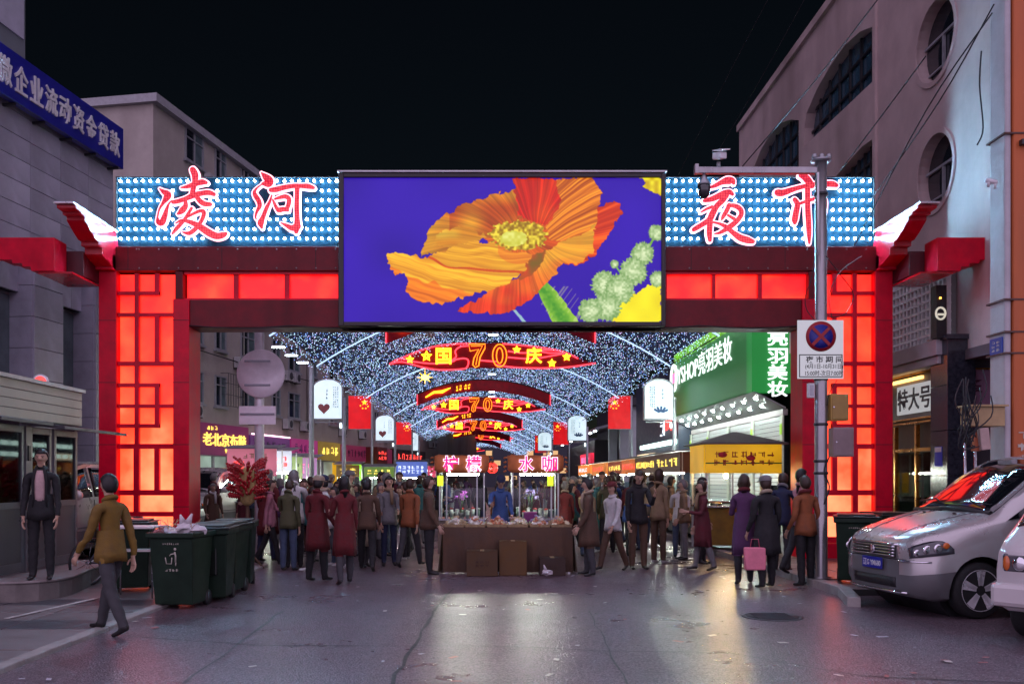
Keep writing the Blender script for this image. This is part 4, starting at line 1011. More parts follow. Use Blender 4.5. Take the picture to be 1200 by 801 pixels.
m = MB(); scribble(m, ep(4.6, .36, 4.02), ED, ZA, 1.1, .3, 3, 1, random.Random(5), ext=.02); scribble(m, ep(6.4, .36, 2.98), ED, ZA, 1.1, .3, 3, 1, random.Random(6), ext=.02); m.build("small_lettering", let_yel, t)
t = shop_sign(8.8, 14.0, 2.85, 3.9, srgb(98, 48, 110), "mauve shop sign edged with a white light tube", None, .25, pbr("letter_dark", (.05, .03, .08), .5), seed=3)
m = MB(); ebox(m, 8.9, 13.9, .36, .42, 3.92, 3.99); m.build("light_tube", emit("tube_pink", (1, .6, .75), 2.5), t)
shop_sign(14.2, 18.4, 2.85, 3.95, srgb(170, 50, 120), "magenta shop sign right of the round road sign's pole", None, .3, pbr("letter_mauve", srgb(110, 40, 110), .5), seed=4, cols=5)
shop_sign(18.6, 22.5, 2.8, 3.95, srgb(150, 125, 50), "olive yellow shop sign with a dark figure print", None, .3, let_yel, seed=5, cols=4)
shop_sign(22.7, 34.5, 2.8, 3.9, srgb(140, 40, 80), "long dark pink shop fascia behind the first light box", None, .2, pbr("letter_dim", srgb(80, 30, 60), .5), seed=6, cols=14)
shop_sign(35, 45, 2.8, 4.0, srgb(40, 16, 26), "far dark fascia with dull red lettering", None, 0, let_red, seed=7, cols=7)
t = shop_sign(27.9, 30.4, 2.7, 3.9, srgb(60, 5, 5), "small glowing red LED sign with bright characters, left of the flag", None, .3, let_red, seed=8, cols=3, rows=2, o=1.2)
t = shop_sign(21.8, 24.4, .7, 2.65, srgb(190, 140, 20), "glowing yellow shop doorway panel", None, .9, pbr("letter_brown", (.2, .1, .01), .5), seed=9, cols=2, rows=4, o=.5)
t = shop_sign(24.6, 26.4, 1.5, 2.6, srgb(150, 255, 40), "bright lime green light panel beside the yellow doorway", None, 1.0, let_wh, seed=10, cols=2, rows=2, o=.5)
# far end of the street: a plain dark block closing the view, and low buildings on the left
far = thing("far_building", "dark block closing the far end of the street under the canopy", "building", (0, 172, 0))
MB().box(-40, 40, 172, 180, 0, 9).build("wall", pbr("far_wall", (.035, .037, .05), .8, 0, .2, .4), far)
rf = random.Random(2)
for k in range(26): x = -19+k*1.5; z = rf.choice((1.2, 2.6, 4.0, 5.8)); MB().box(x-.6, x+.6, 171.9, 171.98, z, z+.9).build("lit_window", emit("far_window", (1, .6, .25), .5), far)

# ---- right: rendered building with round windows
RB = 9.0
rbm = pbr("mauve_render", (0.46, 0.35, 0.335), 0.75, 0, .14, 1.2, bump=.1, bscale=14, dirt=.5)
rb_ = thing("round_window_building", "mauve rendered building with round and arched windows above the van", "building", (RB, 20, 0))
# facade as a wall with real openings, in the Y-Z plane
def opening_ellipse(cy, cz, ry, rz, n=28): return [(cy+ry*math.cos(2*math.pi*i/n), cz+rz*math.sin(2*math.pi*i/n)) for i in range(n)]
YE = 33.05; ZT = 13.95
def facade(y0, y1, z0, z1, holes, x, th, name, mat):
    mb = MB()
    cuts = sorted({round(q, 5) for q in [y0, y1]+[p_[0] for h in holes for p_ in h] if y0-1e-6 <= q <= y1+1e-6})
    def span(h, y):
        zs = []
        for a, b in zip(h, h[1:]+h[:1]):
            if a[0] != b[0] and min(a[0], b[0])-1e-6 <= y <= max(a[0], b[0])+1e-6: zs.append(a[1]+(b[1]-a[1])*(y-a[0])/(b[0]-a[0]))
        return (min(zs), max(zs)) if len(zs) > 1 else None
    for a, b in zip(cuts[:-1], cuts[1:]):
        if b-a < 1e-4: continue
        e = (b-a)*1e-3; iv = []
        for h in holes:
            sa, sb = span(h, a+e), span(h, b-e)
            if sa and sb: iv.append((sa, sb))
        iv.sort(key=lambda q: q[0][0]); lo = (z0, z0)
        for sa, sb in iv+[((z1, z1), (z1, z1))]:
            for xx in (x, x+th): mb.add([(xx, a, lo[0]), (xx, b, lo[1]), (xx, b, sb[0]), (xx, a, sa[0])], [(0,1,2,3)])
            lo = (sa[1], sb[1])
    for h in holes+[[(y0, z0), (y1, z0), (y1, z1), (y0, z1)]]:
        for a, b in zip(h, h[1:]+h[:1]): mb.add([(x, *a), (x, *b), (x+th, *b), (x+th, *a)], [(0,1,2,3)])
    return mb.build(name, mat, rb_)
def pyz(px, py, X=RB):     # point on the plane X seen at that pixel
    Y = X*FPX/(px-CX); return Y, EYE+(HY-py)/FPX*Y
rounds = []
for (xa, xb, ya, yb) in ((1076.5, 1118, 158, 245), (1075, 1120, 2, 94)):
    y_a, _ = pyz(xb, 0); y_b, _ = pyz(xa, 0); cy = (y_a+y_b)/2; xm = CX+RB*FPX/cy
    cz = EYE+(HY-(ya+yb)/2)/FPX*cy; rounds.append((cy, cz, (y_b-y_a)/2, (yb-ya)/2/FPX*cy))
up = thing  # noqa
ya_, zb_ = 21.75, 5.1
holes = [opening_ellipse(cy, cz, ry, rz) for cy, cz, ry, rz in rounds]+[opening_ellipse(rounds[0][0]-3.4, rounds[0][1], .78, .78), opening_ellipse(rounds[1][0]-3.4, rounds[1][1], .78, .78)]
facade(12.5, ya_, 4.06, 17.5, holes, RB, .35, "wall", rbm)
for cy, cz, ry, rz in rounds:
    f = MB(); rim = opening_ellipse(cy, cz, ry+.10, rz+.10, 28); inn = opening_ellipse(cy, cz, ry, rz, 28)
    for i in range(28):
        j = (i+1) % 28; f.add([(RB-.035, *rim[i]), (RB-.035, *rim[j]), (RB-.035, *inn[j]), (RB-.035, *inn[i]), (RB, *rim[i]), (RB, *rim[j]), (RB+.02, *inn[j]), (RB+.02, *inn[i])], [(0,1,2,3), (0,4,5,1), (3,2,6,7)])
    w_ = f.build("round_window", rbm, rb_)
    MB().add([(RB+.2, *p) for p in inn], [tuple(range(28))]).build("pane", win_glass, w_)
    q = MB(); q.box(RB+.14, RB+.19, cy-ry, cy+ry, cz+.12, cz+.17); q.box(RB+.14, RB+.19, cy-.03, cy+.03, cz-rz, cz+.12); q.box(RB+.145, RB+.185, cy-ry*.8, cy+ry*.8, cz-rz*.62, cz-rz*.58); q.build("glazing_bar", frame_mat, w_)
# arched glazed bays further along
def P2(*pp): return [pyz(x, y) for x, y in pp]
big_arch = P2((1027, 160), (1027, 96), (1027, 30), (1005, 40), (985, 60), (965, 95), (950, 122), (943, 150), (942, 196), (950, 188))
big_arch = P2((1026.4, 92), (1026.4, 30), (1008, 37), (990, 53), (973, 77), (957, 105), (945, 133), (942.5, 150), (942, 172))
sm_arch = P2((936, 200), (936, 141), (926, 140), (915, 144), (902, 158), (892, 175), (884, 194), (880, 205))
low_arch = P2((1026.4, 215), (1026.4, 160), (1010, 172), (992, 192), (975, 212))
facade(ya_, YE, 5.35, ZT+.0, [big_arch, sm_arch, low_arch], RB, .5, "wall", rbm)
for nm, ar in (("arched_window", big_arch), ("arched_window", sm_arch), ("arched_window", low_arch)):
    ys = [p[0] for p in ar]; zs = [p[1] for p in ar]; fr = MB()
    for k in range(1, 7):
        y = min(ys)+(max(ys)-min(ys))*k/7; fr.box(RB+.20, RB+.25, y-.03, y+.03, min(zs), max(zs))
    for k in (1, 2): z = min(zs)+(max(zs)-min(zs))*k/3; fr.box(RB+.205, RB+.245, min(ys), max(ys), z-.03, z+.03)
    w_ = fr.build(nm, dark_metal, rb_)
    MB().prism([(RB+.27, y, z) for y, z in ar], (.02, 0, 0)).build("pane", pbr("arch_glass", (.03, .07, .10), .12, 0, .3, 1.2, spec=.8), w_)
m = MB(); m.box(RB+.6, RB+14, 12.6, YE-.05, 0, ZT-.1); m.build("core", pbr("core_dark", (.02, .02, .025), .9), rb_)
m = MB(); m.box(RB-.06, RB+.5, ya_-.14, ya_+.0, 5.35, 17.5); m.build("pilaster", rbm, rb_)
m = MB(); m.box(RB-.02, RB+14, YE, YE+.3, 0, ZT); m.box(RB-.1, RB+.4, ya_+.01, YE+.35, ZT, ZT+.22); m.build("parapet", rbm, rb_)
m = MB(); m.box(RB-.05, RB+.4, 12.4, 17.8, 3.86, 4.055); m.build("soffit_beam", pbr("soffit_dark", (.09, .07, .08), .8), rb_)
# open cube lattice screen over the shop door
ls = thing("lattice_screen", "white cube lattice screen on the wall right of the gateway", "lattice screen", (8.85, 19, 4.3))
y0, y1, z0, z1 = 17.95, 21.2, 4.32, 6.2
MB().box(8.88, 8.98, y0, y1, z0, z1).build("backing", pbr("lattice_back", (.20, .22, .21), .7), ls)
lat_m = pbr("lattice_white", (.82, .84, .82), .5, 0, .12, 5)
ny, nz = 19, 11; base = None
for k in range(ny+1):
    y = y0+(y1-y0)*k/ny; o = MB().box(8.80, 8.875, y-.022, y+.022, z0, z1).build("slat", lat_m, ls)
for k in range(nz+1):
    z = z0+(z1-z0)*k/nz; o = MB().box(8.797, 8.876, y0-.03, y1+.03, z-.022, z+.022).build("slat", lat_m, ls)
m = MB(); m.box(8.5, 9.0, 17.75, 21.6, 3.98, 4.28); m.box(8.56, 9.0, 17.8, 21.6, 3.82, 3.975); m.build("ledge", pbr("ledge", (.42, .38, .40), .6, 0, .1, 3, dirt=.3), ls, bev=.015)
bb = thing("vertical_sign", "narrow black upright sign with a round emblem, at the lattice's corner", "sign", (8.7, 17.85, 4.3))
MB().box(8.47, 8.66, 17.66, 17.9, 4.29, 5.28).build("board", black_plastic, bb)
m = MB(); c = P(1102.5, 367, 17.65); m.tube([c+Vector((.09*math.cos(a*math.pi/8), 0, .11*math.sin(a*math.pi/8))) for a in range(16)], .02, 5, closed=True); m.obb(c-ZA*.02, XA*.06, YA*.005, ZA*.02); m.build("emblem", emit("emblem", (.85, .8, .65), .5), bb)
MB().ell(P(1102, 349, 17.64), .02, .02, .02, 8, 5).build("small_lamp", emit("amber", (1, .4, .05), 6), bb)
# shop front under the lattice
sh = thing("glass_shop", "small glass-fronted shop with gold trim right of the gateway", "shop", (8.9, 20, 0))
MB().box(9.0, 9.12, 18.3, 21.7, 0, 3.9).build("back_wall", pbr("shop_in", (.18, .14, .10), .6, 0, .4, 1.3), sh)
m = MB(); m.box(8.9, 8.98, 18.3, 21.7, 2.9, 3.75); m.build("fascia", pbr("fascia", (.2, .18, .18), .5), sh)
gold = pbr("gold_trim", srgb(190, 130, 50), .3, .8)
m = MB()
for z in (2.78, 2.86, 3.80, 3.88, 3.96): m.box(8.82, 8.9, 18.3, 21.7, z, z+.035)
m.build("gold_trim", gold, sh)
MB().box(8.84, 8.9, 19.1, 21.4, 3.68, 3.74).build("light_strip", emit("amber_strip", (1, .55, .15), 2.5), sh)
MB().box(8.86, 8.898, 18.5, 20.25, 3.0, 3.6).build("sign_face", emit("sign_white", (.75, .78, .8), .35), sh)
text("lettering", "特大号", pbr("letter_grey", (.06, .06, .08), .5), sh, (8.855, 19.45, 3.3), -YA, ZA, 1.5, .46, .012, .016)
m = MB(); scribble(m, (8.85, 20.75, 3.3), -YA, ZA, .7, .8, 1, 2, random.Random(3), ext=.03); m.build("brush_lettering", black_plastic, sh)
m = MB()
for y in (18.35, 19.35, 20.35, 21.5): m.box(8.84, 8.92, y-.04, y+.04, 0, 2.75)
m.box(8.845, 8.915, 18.4, 21.5, 2.2, 2.27); m.build("door_frame", gold, sh)
for y in (18.4, 19.4, 20.4): MB().box(8.87, 8.885, y, y+.93, .1, 2.18).build("pane", glass_clear("shop_pane", (.75, .85, .85)), sh)
MB().box(8.96, 8.985, 18.6, 20.9, 1.2, 1.7).build("inner_lamp", emit("inner_warm", (1, .55, .2), .8, .6, 2), sh)
gc = thing("granite_column", "dark polished granite column beside the glass shop", "column", (8.9, 18, 0))
gran = pbr("granite", (.028, .03, .042), .16, 0, .5, 14, spec=.6)
for k in range(5): MB().box(8.62, 9.15, 17.55, 18.22, .85*k+.003, .85*k+.847).build("granite_slab", gran, gc, bev=.006)
MB().box(8.58, 9.3, 17.5, 18.3, 4.25, 4.34).build("cap", gran, gc)
nt_ = thing("notice", "small blue and white notice stuck on the granite column", "notice", (8.6, 17.9, 1.9))
MB().box(8.607, 8.618, 17.75, 18.02, 1.88, 2.25).build("sheet", pbr("notice_blue", srgb(50, 50, 190), .5), nt_); MB().box(8.602, 8.6065, 17.76, 18.01, 2.15, 2.24).build("heading", white_paint, nt_)
pn = thing("poster_panel", "pinkish wall poster reading 关爱 over 少年 beside the concrete pole", "poster", P(1142, 480, 17.7)-ZA*.6)
a, b = P(1120, 483, 17.7), P(1172, 433, 17.7)
MB().box(a.x, b.x, 17.7, 17.74, a.z, b.z).build("sheet", pbr("poster_pink", srgb(150, 110, 135), .6, 0, .15, 2), pn)
dkp = pbr("poster_ink", srgb(70, 10, 40), .6)
text("lettering", "关爱", dkp, pn, P(1137, 452, 17.695), XA, ZA, .46, .25, .006, .012); text("lettering", "少年", dkp, pn, P(1132, 474, 17.695), XA, ZA, .34, .18, .006, .008)
MB().box(a.x, b.x, 17.66, 17.75, b.z, b.z+.03).build("top_rail", gold, pn)
MB().box(9.02, 11.5, 17.76, 17.9, 0, 5.0).build("recess_wall", pbr("recess_wall", (.06, .05, .06), .7), rb_)
# ---- right, behind the gateway: green cosmetics shop
GXp = 8.2
gs = thing("green_shop", "green fronted cosmetics shop with white lettering and roller shutters", "shop building", (GXp, 28, 0))
green = emit("green_board", srgb(36, 88, 44), 0.62, .12, .35, base=(.03, .2, .05)); lime = pbr("lime_cladding", (.20, .58, .015), .5, 0, .1, 3)
y0, y1 = 27.9, 40.4
MB().box(GXp, GXp+.75, y0+.1, y1, 4.25, 7.9).build("wall", pbr("shop_grey", (.2, .21, .22), .7), gs)
MB().box(GXp+.8, GXp+6, 33.4, y1, 0, 7.9).build("rear_wall", MATS["shop_grey"], gs)
MB().box(GXp-.27, GXp, y0+.6, y1, 4.22, 6.45).build("green_board", green, gs)
text("lettering", "YSHOP亮羽美妆", emit("shop_letters", (.92, 1, 1), 1.15), gs, (GXp-.28, 34.6, 5.87), -YA, ZA, 8.6, .86, .015, .0)
rg = MB(); c = Vector((GXp-.32, 39.5, 5.85)); rg.tube([c+Vector((0, .54*math.cos(a*math.pi/10), .54*math.sin(a*math.pi/10))) for a in range(20)], .055, 6, closed=True); rg.build("ring_emblem", MATS["shop_letters"], gs)
MB().box(GXp-.33, GXp-.29, 39.3, 39.75, 5.65, 6.05).build("emblem_mark", let_pink, gs)
for k in range(16):
    y = y0+.7+(k+.5)*(y1-y0-.7)/16; MB().box(GXp-.15, GXp-.02, y-.29, y+.29, 6.46, 7.65).build("lime_panel", lime, gs)
ws = ("first", "second", "third", "fourth", "fifth", "sixth", "seventh", "eighth", "ninth", "tenth", "eleventh", "last")
for k in range(12):
    y = y0+1.15+k*1.0; q = thing("spot_lamp", f"small white spot lamp on the green shop's lime edge, {ws[k]} from the gateway", "lamp", (GXp-.48, y, 7.85), 0, "spot lamps on the green shop's edge")
    if k == 0:
        A1 = MB().box(-.07, .07, -.13, .13, -.02, .05).build("housing", grey_metal, q, local=True); A2 = MB().box(-.06, .06, -.12, .12, -.045, -.021).build("lens", emit("spot_lens", (.85, 1, .9), 200), q, local=True); A3 = MB().cyl((.05, 0, .02), (.46, 0, .02), .018, 6).build("arm", grey_metal, q, local=True)
    else: share(A1, q); share(A2, q); share(A3, q)
MB().box(GXp-.31, GXp+1.6, y0, y0+.58, 4.22, 8.0).build("corner_panel", emit("green_corner", srgb(34, 128, 58), .66, .1, .5, base=(.03, .2, .05)), gs)
a = P(911, 0, y0-.01)
for i, ch in enumerate("亮羽美妆"): text("character", ch, MATS["shop_letters"], gs, (a.x, y0-.005, PZ((396, 417, 436, 455.5)[i], y0)), XA, ZA, .60, .46, .04, .014)
sof = MB(); sof.add([(GXp-.27, y0, 4.21), (GXp-.27, y1, 4.21), (GXp+.7, y1, 3.72), (GXp+.7, y0, 3.72), (GXp-.27, y0, 4.26), (GXp-.27, y1, 4.26), (GXp+.7, y1, 3.77), (GXp+.7, y0, 3.77)], [(0,1,2,3), (4,7,6,5), (0,3,7,4), (1,5,6,2), (0,4,5,1), (3,2,6,7)]); sof.build("soffit", pbr("soffit", (.45, .48, .48), .35, 0, .1, 4), gs)
dl = emit("downlight", (.85, 1, .95), 480)
for r_, (dx, dz) in enumerate(((.0, 4.065), (.36, 3.88))):
    for k in range(9):
        y = y0+.7+k*1.35+r_*.6; m = MB(); m.obb((GXp+dx, y, dz), Vector((.97, 0, -.49)).normalized()*.036, YA*.045, ZA*.010); m.build("downlight", dl, gs)
shm = pbr("shutter_slat", (.5, .53, .53), .4, .3, .06, 6)
SXp = GXp+.66
MB().box(SXp-.05, SXp+.1, y0, y1, 3.53, 3.71).build("shutter_box", pbr("shutter_box", (.35, .3, .3), .5), gs)
for b_ in range(4):
    ya = y0+.15+b_*3.1
    for k in range(24):
        z0 = .1+k*.142
        if b_ == 0 and k == 0: sl0 = None
        o = MB().obb((SXp-.02, ya+1.42, z0+.071), XA*.018, YA*1.39, ZA*.062).build("shutter_slat", shm, gs) if (b_ == 0 and k == 0) else share(sl0, gs, sl0.location+Vector((0, b_*3.1, k*.142)))
        if b_ == 0 and k == 0: sl0 = o
for b_ in range(5):
    ya = y0+b_*3.1; MB().box(SXp-.10, SXp-.045, ya-.10, ya+.13, 0, 3.52).build("shutter_post", pbr("post_pale", (.55, .58, .5), .5), gs)
    for z in (2.2, 2.95): MB().box(SXp-.115, SXp-.101, ya-.08, ya+.11, z, z+.32).build("lime_label", emit("lime_label", srgb(130, 200, 20), .5, base=(.3, .5, .02)), gs)
# shop beyond it with red and white neon
ns = thing("neon_shop", "dark blue shop with small white and red neon signs beyond the green shop", "shop building", (8.5, 46, 0))
MB().box(8.3, 16, 40.6, 52, 0, 6.7).build("wall", pbr("navy_wall", (.02, .03, .06), .5), ns)
m = MB(); scribble(m, (8.2, 43.6, 3.95), -YA, ZA, 1.2, .9, 2, 1, random.Random(4), ext=.05); m.build("white_lettering", let_wh, ns)
m = MB(); scribble(m, (8.18, 41.9, 4.1), -YA, ZA, 1.9, .95, 3, 1, random.Random(8), ext=.06); m.build("red_lettering", let_red, ns)
rl = emit("row_light", (.7, 1, .9), 3.0)
for j, z in enumerate((2.65, 3.15)):
    for k in range(11): MB().box(8.15, 8.28, 40.8+k*.85, 41.3+k*.85, z, z+.2).build("row_light", rl, ns)
MB().box(8.2, 8.29, 46, 51, 2.5, 2.9).build("lit_window", emit("cream_window", (1, .75, .5), 1.0), ns)
# pale square pillars and the dark low building with a red sign
pb = thing("pillared_building", "dark building with three tall pale pillars in front, left of the green shop", "building", (11, 72, 0))
MB().box(10.6, 22, 66.5, 90, 0, 7.6).build("wall", pbr("dark_front", (.03, .028, .034), .6), pb)
for k, px in enumerate((743, 731, 718)):
    Y = 62+k*3.5; X = PX(px, Y); MB().box(X-.3, X+.3, Y-.3, Y+.3, 0, 6.4-k*.0).build("pillar", pbr("pillar_pale", (.45, .5, .5), .5, 0, .1, 2), pb, bev=.02)
MB().box(9.5, 10.6, 61.0, 71, 6.4, 6.9).build("entablature", MATS["dark_front"], pb)
lowb = thing("low_shop", "low dark shop roof with a red lit sign at the far right", "shop building", (8.6, 75, 0))
a, b = P(697, 553, 72), P(741, 495, 60)
MB().box(8.3, 9.4, 72, 96, 0, 4.6).build("wall", MATS["dark_front"], lowb)
m = MB(); m.add([(7.2, 62, 5.0), (7.2, 98, 5.0), (9.6, 98, 5.6), (9.6, 62, 5.6), (7.2, 62, 4.85), (7.2, 98, 4.85), (9.6, 98, 5.45), (9.6, 62, 5.45)], [(0,1,2,3), (7,6,5,4), (0,4,5,1), (2,6,7,3), (0,3,7,4), (1,5,6,2)]); m.build("roof", pbr("low_roof", (.16, .17, .19), .5), lowb)
MB().box(8.0, 8.25, 72, 80, 2.6, 3.6).build("red_sign", emit("low_red", (.9, .03, .08), .8, .4, .8), lowb)
m = MB(); scribble(m, (7.98, 76, 3.1), -YA, ZA, 6, .7, 7, 1, random.Random(9), ext=.03); m.build("lettering", let_pink, lowb)
m = MB()
for k in range(10): m.box(7.25, 7.4, 63+k*3, 63.6+k*3, 4.78, 4.84)
m.build("eave_light", lamp_w, lowb)

# ================================================================ STREET FURNITURE IN FRONT
# ---- kiosk with glass doors on a low rounded platform, left
KX = -6.65
plat = thing("entrance_platform", "low rounded concrete step in front of the glass door booth", "step", (-6.5, 13, 0))
pp = [(-9.05, 12.18), (-6.5, 12.2), (-6.15, 12.26), (-5.92, 12.42), (-5.78, 12.7), (-5.76, 13.05), (-5.86, 13.6), (-5.98, 14.2), (-6.0, 15.6), (-9.05, 15.6)]
MB().prism([(x, y, 0) for x, y in pp], (0, 0, .265)).build("base", pbr("concrete", (.17, .15, .14), .75, 0, .3, 4, bump=.3, bscale=40, dirt=.5), plat, bev=.015)
MB().prism([(x+(.02 if x > -9 else 0), y-.01, .267) for x, y in pp], (0, 0, .03)).build("top_slab", pbr("concrete_top", (.26, .23, .22), .6, 0, .25, 4, bump=.2, bscale=40, dirt=.4), plat, bev=.01)
ki = thing("door_booth", "small booth with grey framed glass doors and tan slatted fascia", "booth", (KX, 13.8, .3))
tan = pbr("tan_cladding", (.42, .36, .27), .55, 0, .08, 4, dirt=.15); alu = pbr("grey_frame", (.15, .15, .16), .4, .5, .15, 5)
for k in range(4): MB().box(-9.0, KX+.06, 12.55, 15.3, 2.50+k*.135, 2.50+k*.135+.125).build("cladding_board", tan, ki, bev=.006)
MB().box(-9.0, KX+.03, 12.58, 15.27, 2.49, 3.03).build("fascia_core", black_plastic, ki)
MB().box(-9.0, KX+.10, 12.5, 15.35, 3.035, 3.09).build("roof", pbr("booth_roof", (.5, .46, .4), .5), ki)
for y0, y1, o, z in ((11.9, 13.35, .50, 2.46), (13.42, 15.75, .62, 2.42)):
    mb = MB(); mb.prism([(KX, y0, z), (KX+o, y0, z-.07), (KX+o, y0, z-.02), (KX, y0, z+.05)], (0, y1-y0, 0)); mb.build("canopy", pbr("canopy_grey", (.05, .048, .055), .4, .2), ki, bev=.008)
def leaf(y0, y1, handle=None):
    m = MB(); w_ = .075
    for a, b, c_, d in ((y0, y0+w_, .32, 2.4), (y1-w_, y1, .32, 2.4), (y0+w_, y1-w_, 2.30, 2.4), (y0+w_, y1-w_, 1.22, 1.31), (y0+w_, y1-w_, .32, .45)): m.box(KX-.03, KX+.03, a, b, c_, d)
    d = m.build("door", alu, ki, bev=.004)
    MB().box(KX-.006, KX+.006, y0+w_, y1-w_, 1.31, 2.30).build("pane", glass_clear("booth_pane", (.62, .70, .70)), d)
    MB().box(KX-.012, KX+.012, y0+w_, y1-w_, .45, 1.22).build("lower_panel", pbr("door_panel", (.11, .10, .10), .5, .2, .2, 3, dirt=.3), d)
    if handle: MB().cyl((KX+.06, handle, 1.02), (KX+.06, handle, 1.35), .014, 8).cyl((KX+.03, handle, 1.32), (KX+.06, handle, 1.32), .01, 6).cyl((KX+.03, handle, 1.05), (KX+.06, handle, 1.05), .01, 6).build("handle", steel, d)
leaf(12.62, 13.45, 13.3); leaf(13.62, 14.3); leaf(14.38, 15.2)
MB().box(KX-.05, KX+.05, 13.46, 13.61, .3, 2.45).build("post", alu, ki, bev=.004)
MB().box(KX+.051, KX+.07, 13.50, 13.57, 1.9, 2.12).build("card_reader", black_plastic, ki, bev=.005)
MB().box(-9.0, -8.9, 12.6, 15.2, .3, 2.45).build("back_wall", pbr("booth_in", (.16, .2, .19), .8, 0, .3, 1), ki)
MB().box(-9.0, KX-.02, 15.2, 15.28, .3, 2.45).build("side_wall", alu, ki)
bl = MB()
for k in range(16): bl.box(-8.85, -8.83, 12.8, 15.1, 1.2+k*.075, 1.25+k*.075)
bl.build("blind", pbr("blind", (.3, .38, .36), .6), ki, kind="stuff")
# reflection of an LED sign in the glass, added as a glowing strip inside
lt = thing("led_message_strip", "magenta LED message strip glowing behind the booth's glass", "LED strip", (-7.6, 13.6, 1.6))
MB().box(-7.52, -7.48, 13.3, 15.0, 1.55, 1.86).build("case", black_plastic, lt)
m = MB(); scribble(m, (-7.475, 14.15, 1.70), YA, ZA, 1.6, .24, 6, 1, random.Random(3), ext=.01); m.build("message", emit("magenta_led", (.9, .08, .75), 1.4), lt)
MB().box(-7.53, -7.47, 13.4, 13.5, .3, 1.55).box(-7.53, -7.47, 14.8, 14.9, .3, 1.55).build("leg", dark_metal, lt)
rdsn = thing("round_sign", "tiny red and white round sign standing on the booth roof", "sign", P(47, 445, 14.6)-ZA*.1)
c = P(47, 448, 14.6); MB().lathe([(.0, 0), (.13, 0), (.13, .03), (0, .03)], (c.x, c.y, c.z), 'y', 18).build("disc", white_paint, rdsn); MB().lathe([(.0, -.004), (.10, -.004), (.10, 0), (0, 0)], (c.x, c.y, c.z), 'y', 18).build("red_face", let_red, rdsn)
# ---- bicycle parked by the booth
def bicycle(loc, rz, label):
    t = thing("bicycle", label, "bicycle", loc, rz); blk = black_plastic; fr = pbr("bike_frame", (.06, .06, .08), .3, .3)
    for x in (-.52, .52):
        w_ = MB().tube([(x+.33*math.cos(a*math.pi/12), 0, .34+.33*math.sin(a*math.pi/12)) for a in range(24)], .02, 6, closed=True).build("wheel", blk, t, local=True)
        m = MB()
        for a in range(9): m.tube([(x, 0, .34), (x+.32*math.cos(a*2*math.pi/9), 0, .34+.32*math.sin(a*2*math.pi/9))], .004, 3)
        m.tube([(x+.305*math.cos(a*math.pi/12), 0, .34+.305*math.sin(a*math.pi/12)) for a in range(24)], .009, 4, closed=True); m.cyl((x, -.04, .34), (x, .04, .34), .025, 8)
        m.build("spokes", steel, w_, local=True)
    m = MB(); bbk, st, hd = (0.0, 0, .32), (-.12, 0, .80), (.38, 0, .82)
    for p, q in ((bbk, st), (st, hd), (bbk, (.40, 0, .72)), (bbk, (-.52, 0, .34)), ((-.14, 0, .74), (-.52, 0, .34)), (hd, (.52, 0, .34)), (st, (-.14, 0, .90)), (hd, (.35, 0, .98))): m.cyl(p, q, .018, 8)
    m.build("frame", fr, t, local=True)
    MB().ell((-.16, 0, .93), .13, .07, .035, 10, 6).build("saddle", blk, t, local=True)
    MB().tube([(.28, -.26, 1.0), (.36, -.12, 1.0), (.36, .12, 1.0), (.28, .26, 1.0)], .014, 6).build("handlebar", steel, t, local=True)
    b = MB()
    for z, r in ((0, .11), ): 
        for k in range(5):
            zz = .70+k*.06; b.tube([(.60+.13*sx, .16*sy, zz) for sx, sy in ((-1, -1), (1, -1), (1, 1), (-1, 1))], .006, 4, closed=True)
        for sx, sy in ((-1, -1), (1, -1), (1, 1), (-1, 1), (0, -1), (0, 1), (1, 0), (-1, 0)): b.cyl((.60+.13*sx, .16*sy, .70), (.60+.13*sx, .16*sy, .94), .005, 4)
    b.build("basket", steel, t, local=True)
    MB().lathe([(.09, -.012), (.09, .012)], (0, -.05, .32), 'y', 14).cyl((0, -.06, .32), (.12, -.06, .22), .01, 5).build("crank", steel, t, local=True)
    MB().beam((-.52, 0, .70), (-.2, 0, .70), .10, .015).build("rack", blk, t, local=True)
bicycle((-5.75, 14.6, .035), R(62), "dark bicycle with wire basket parked beside the booth step")
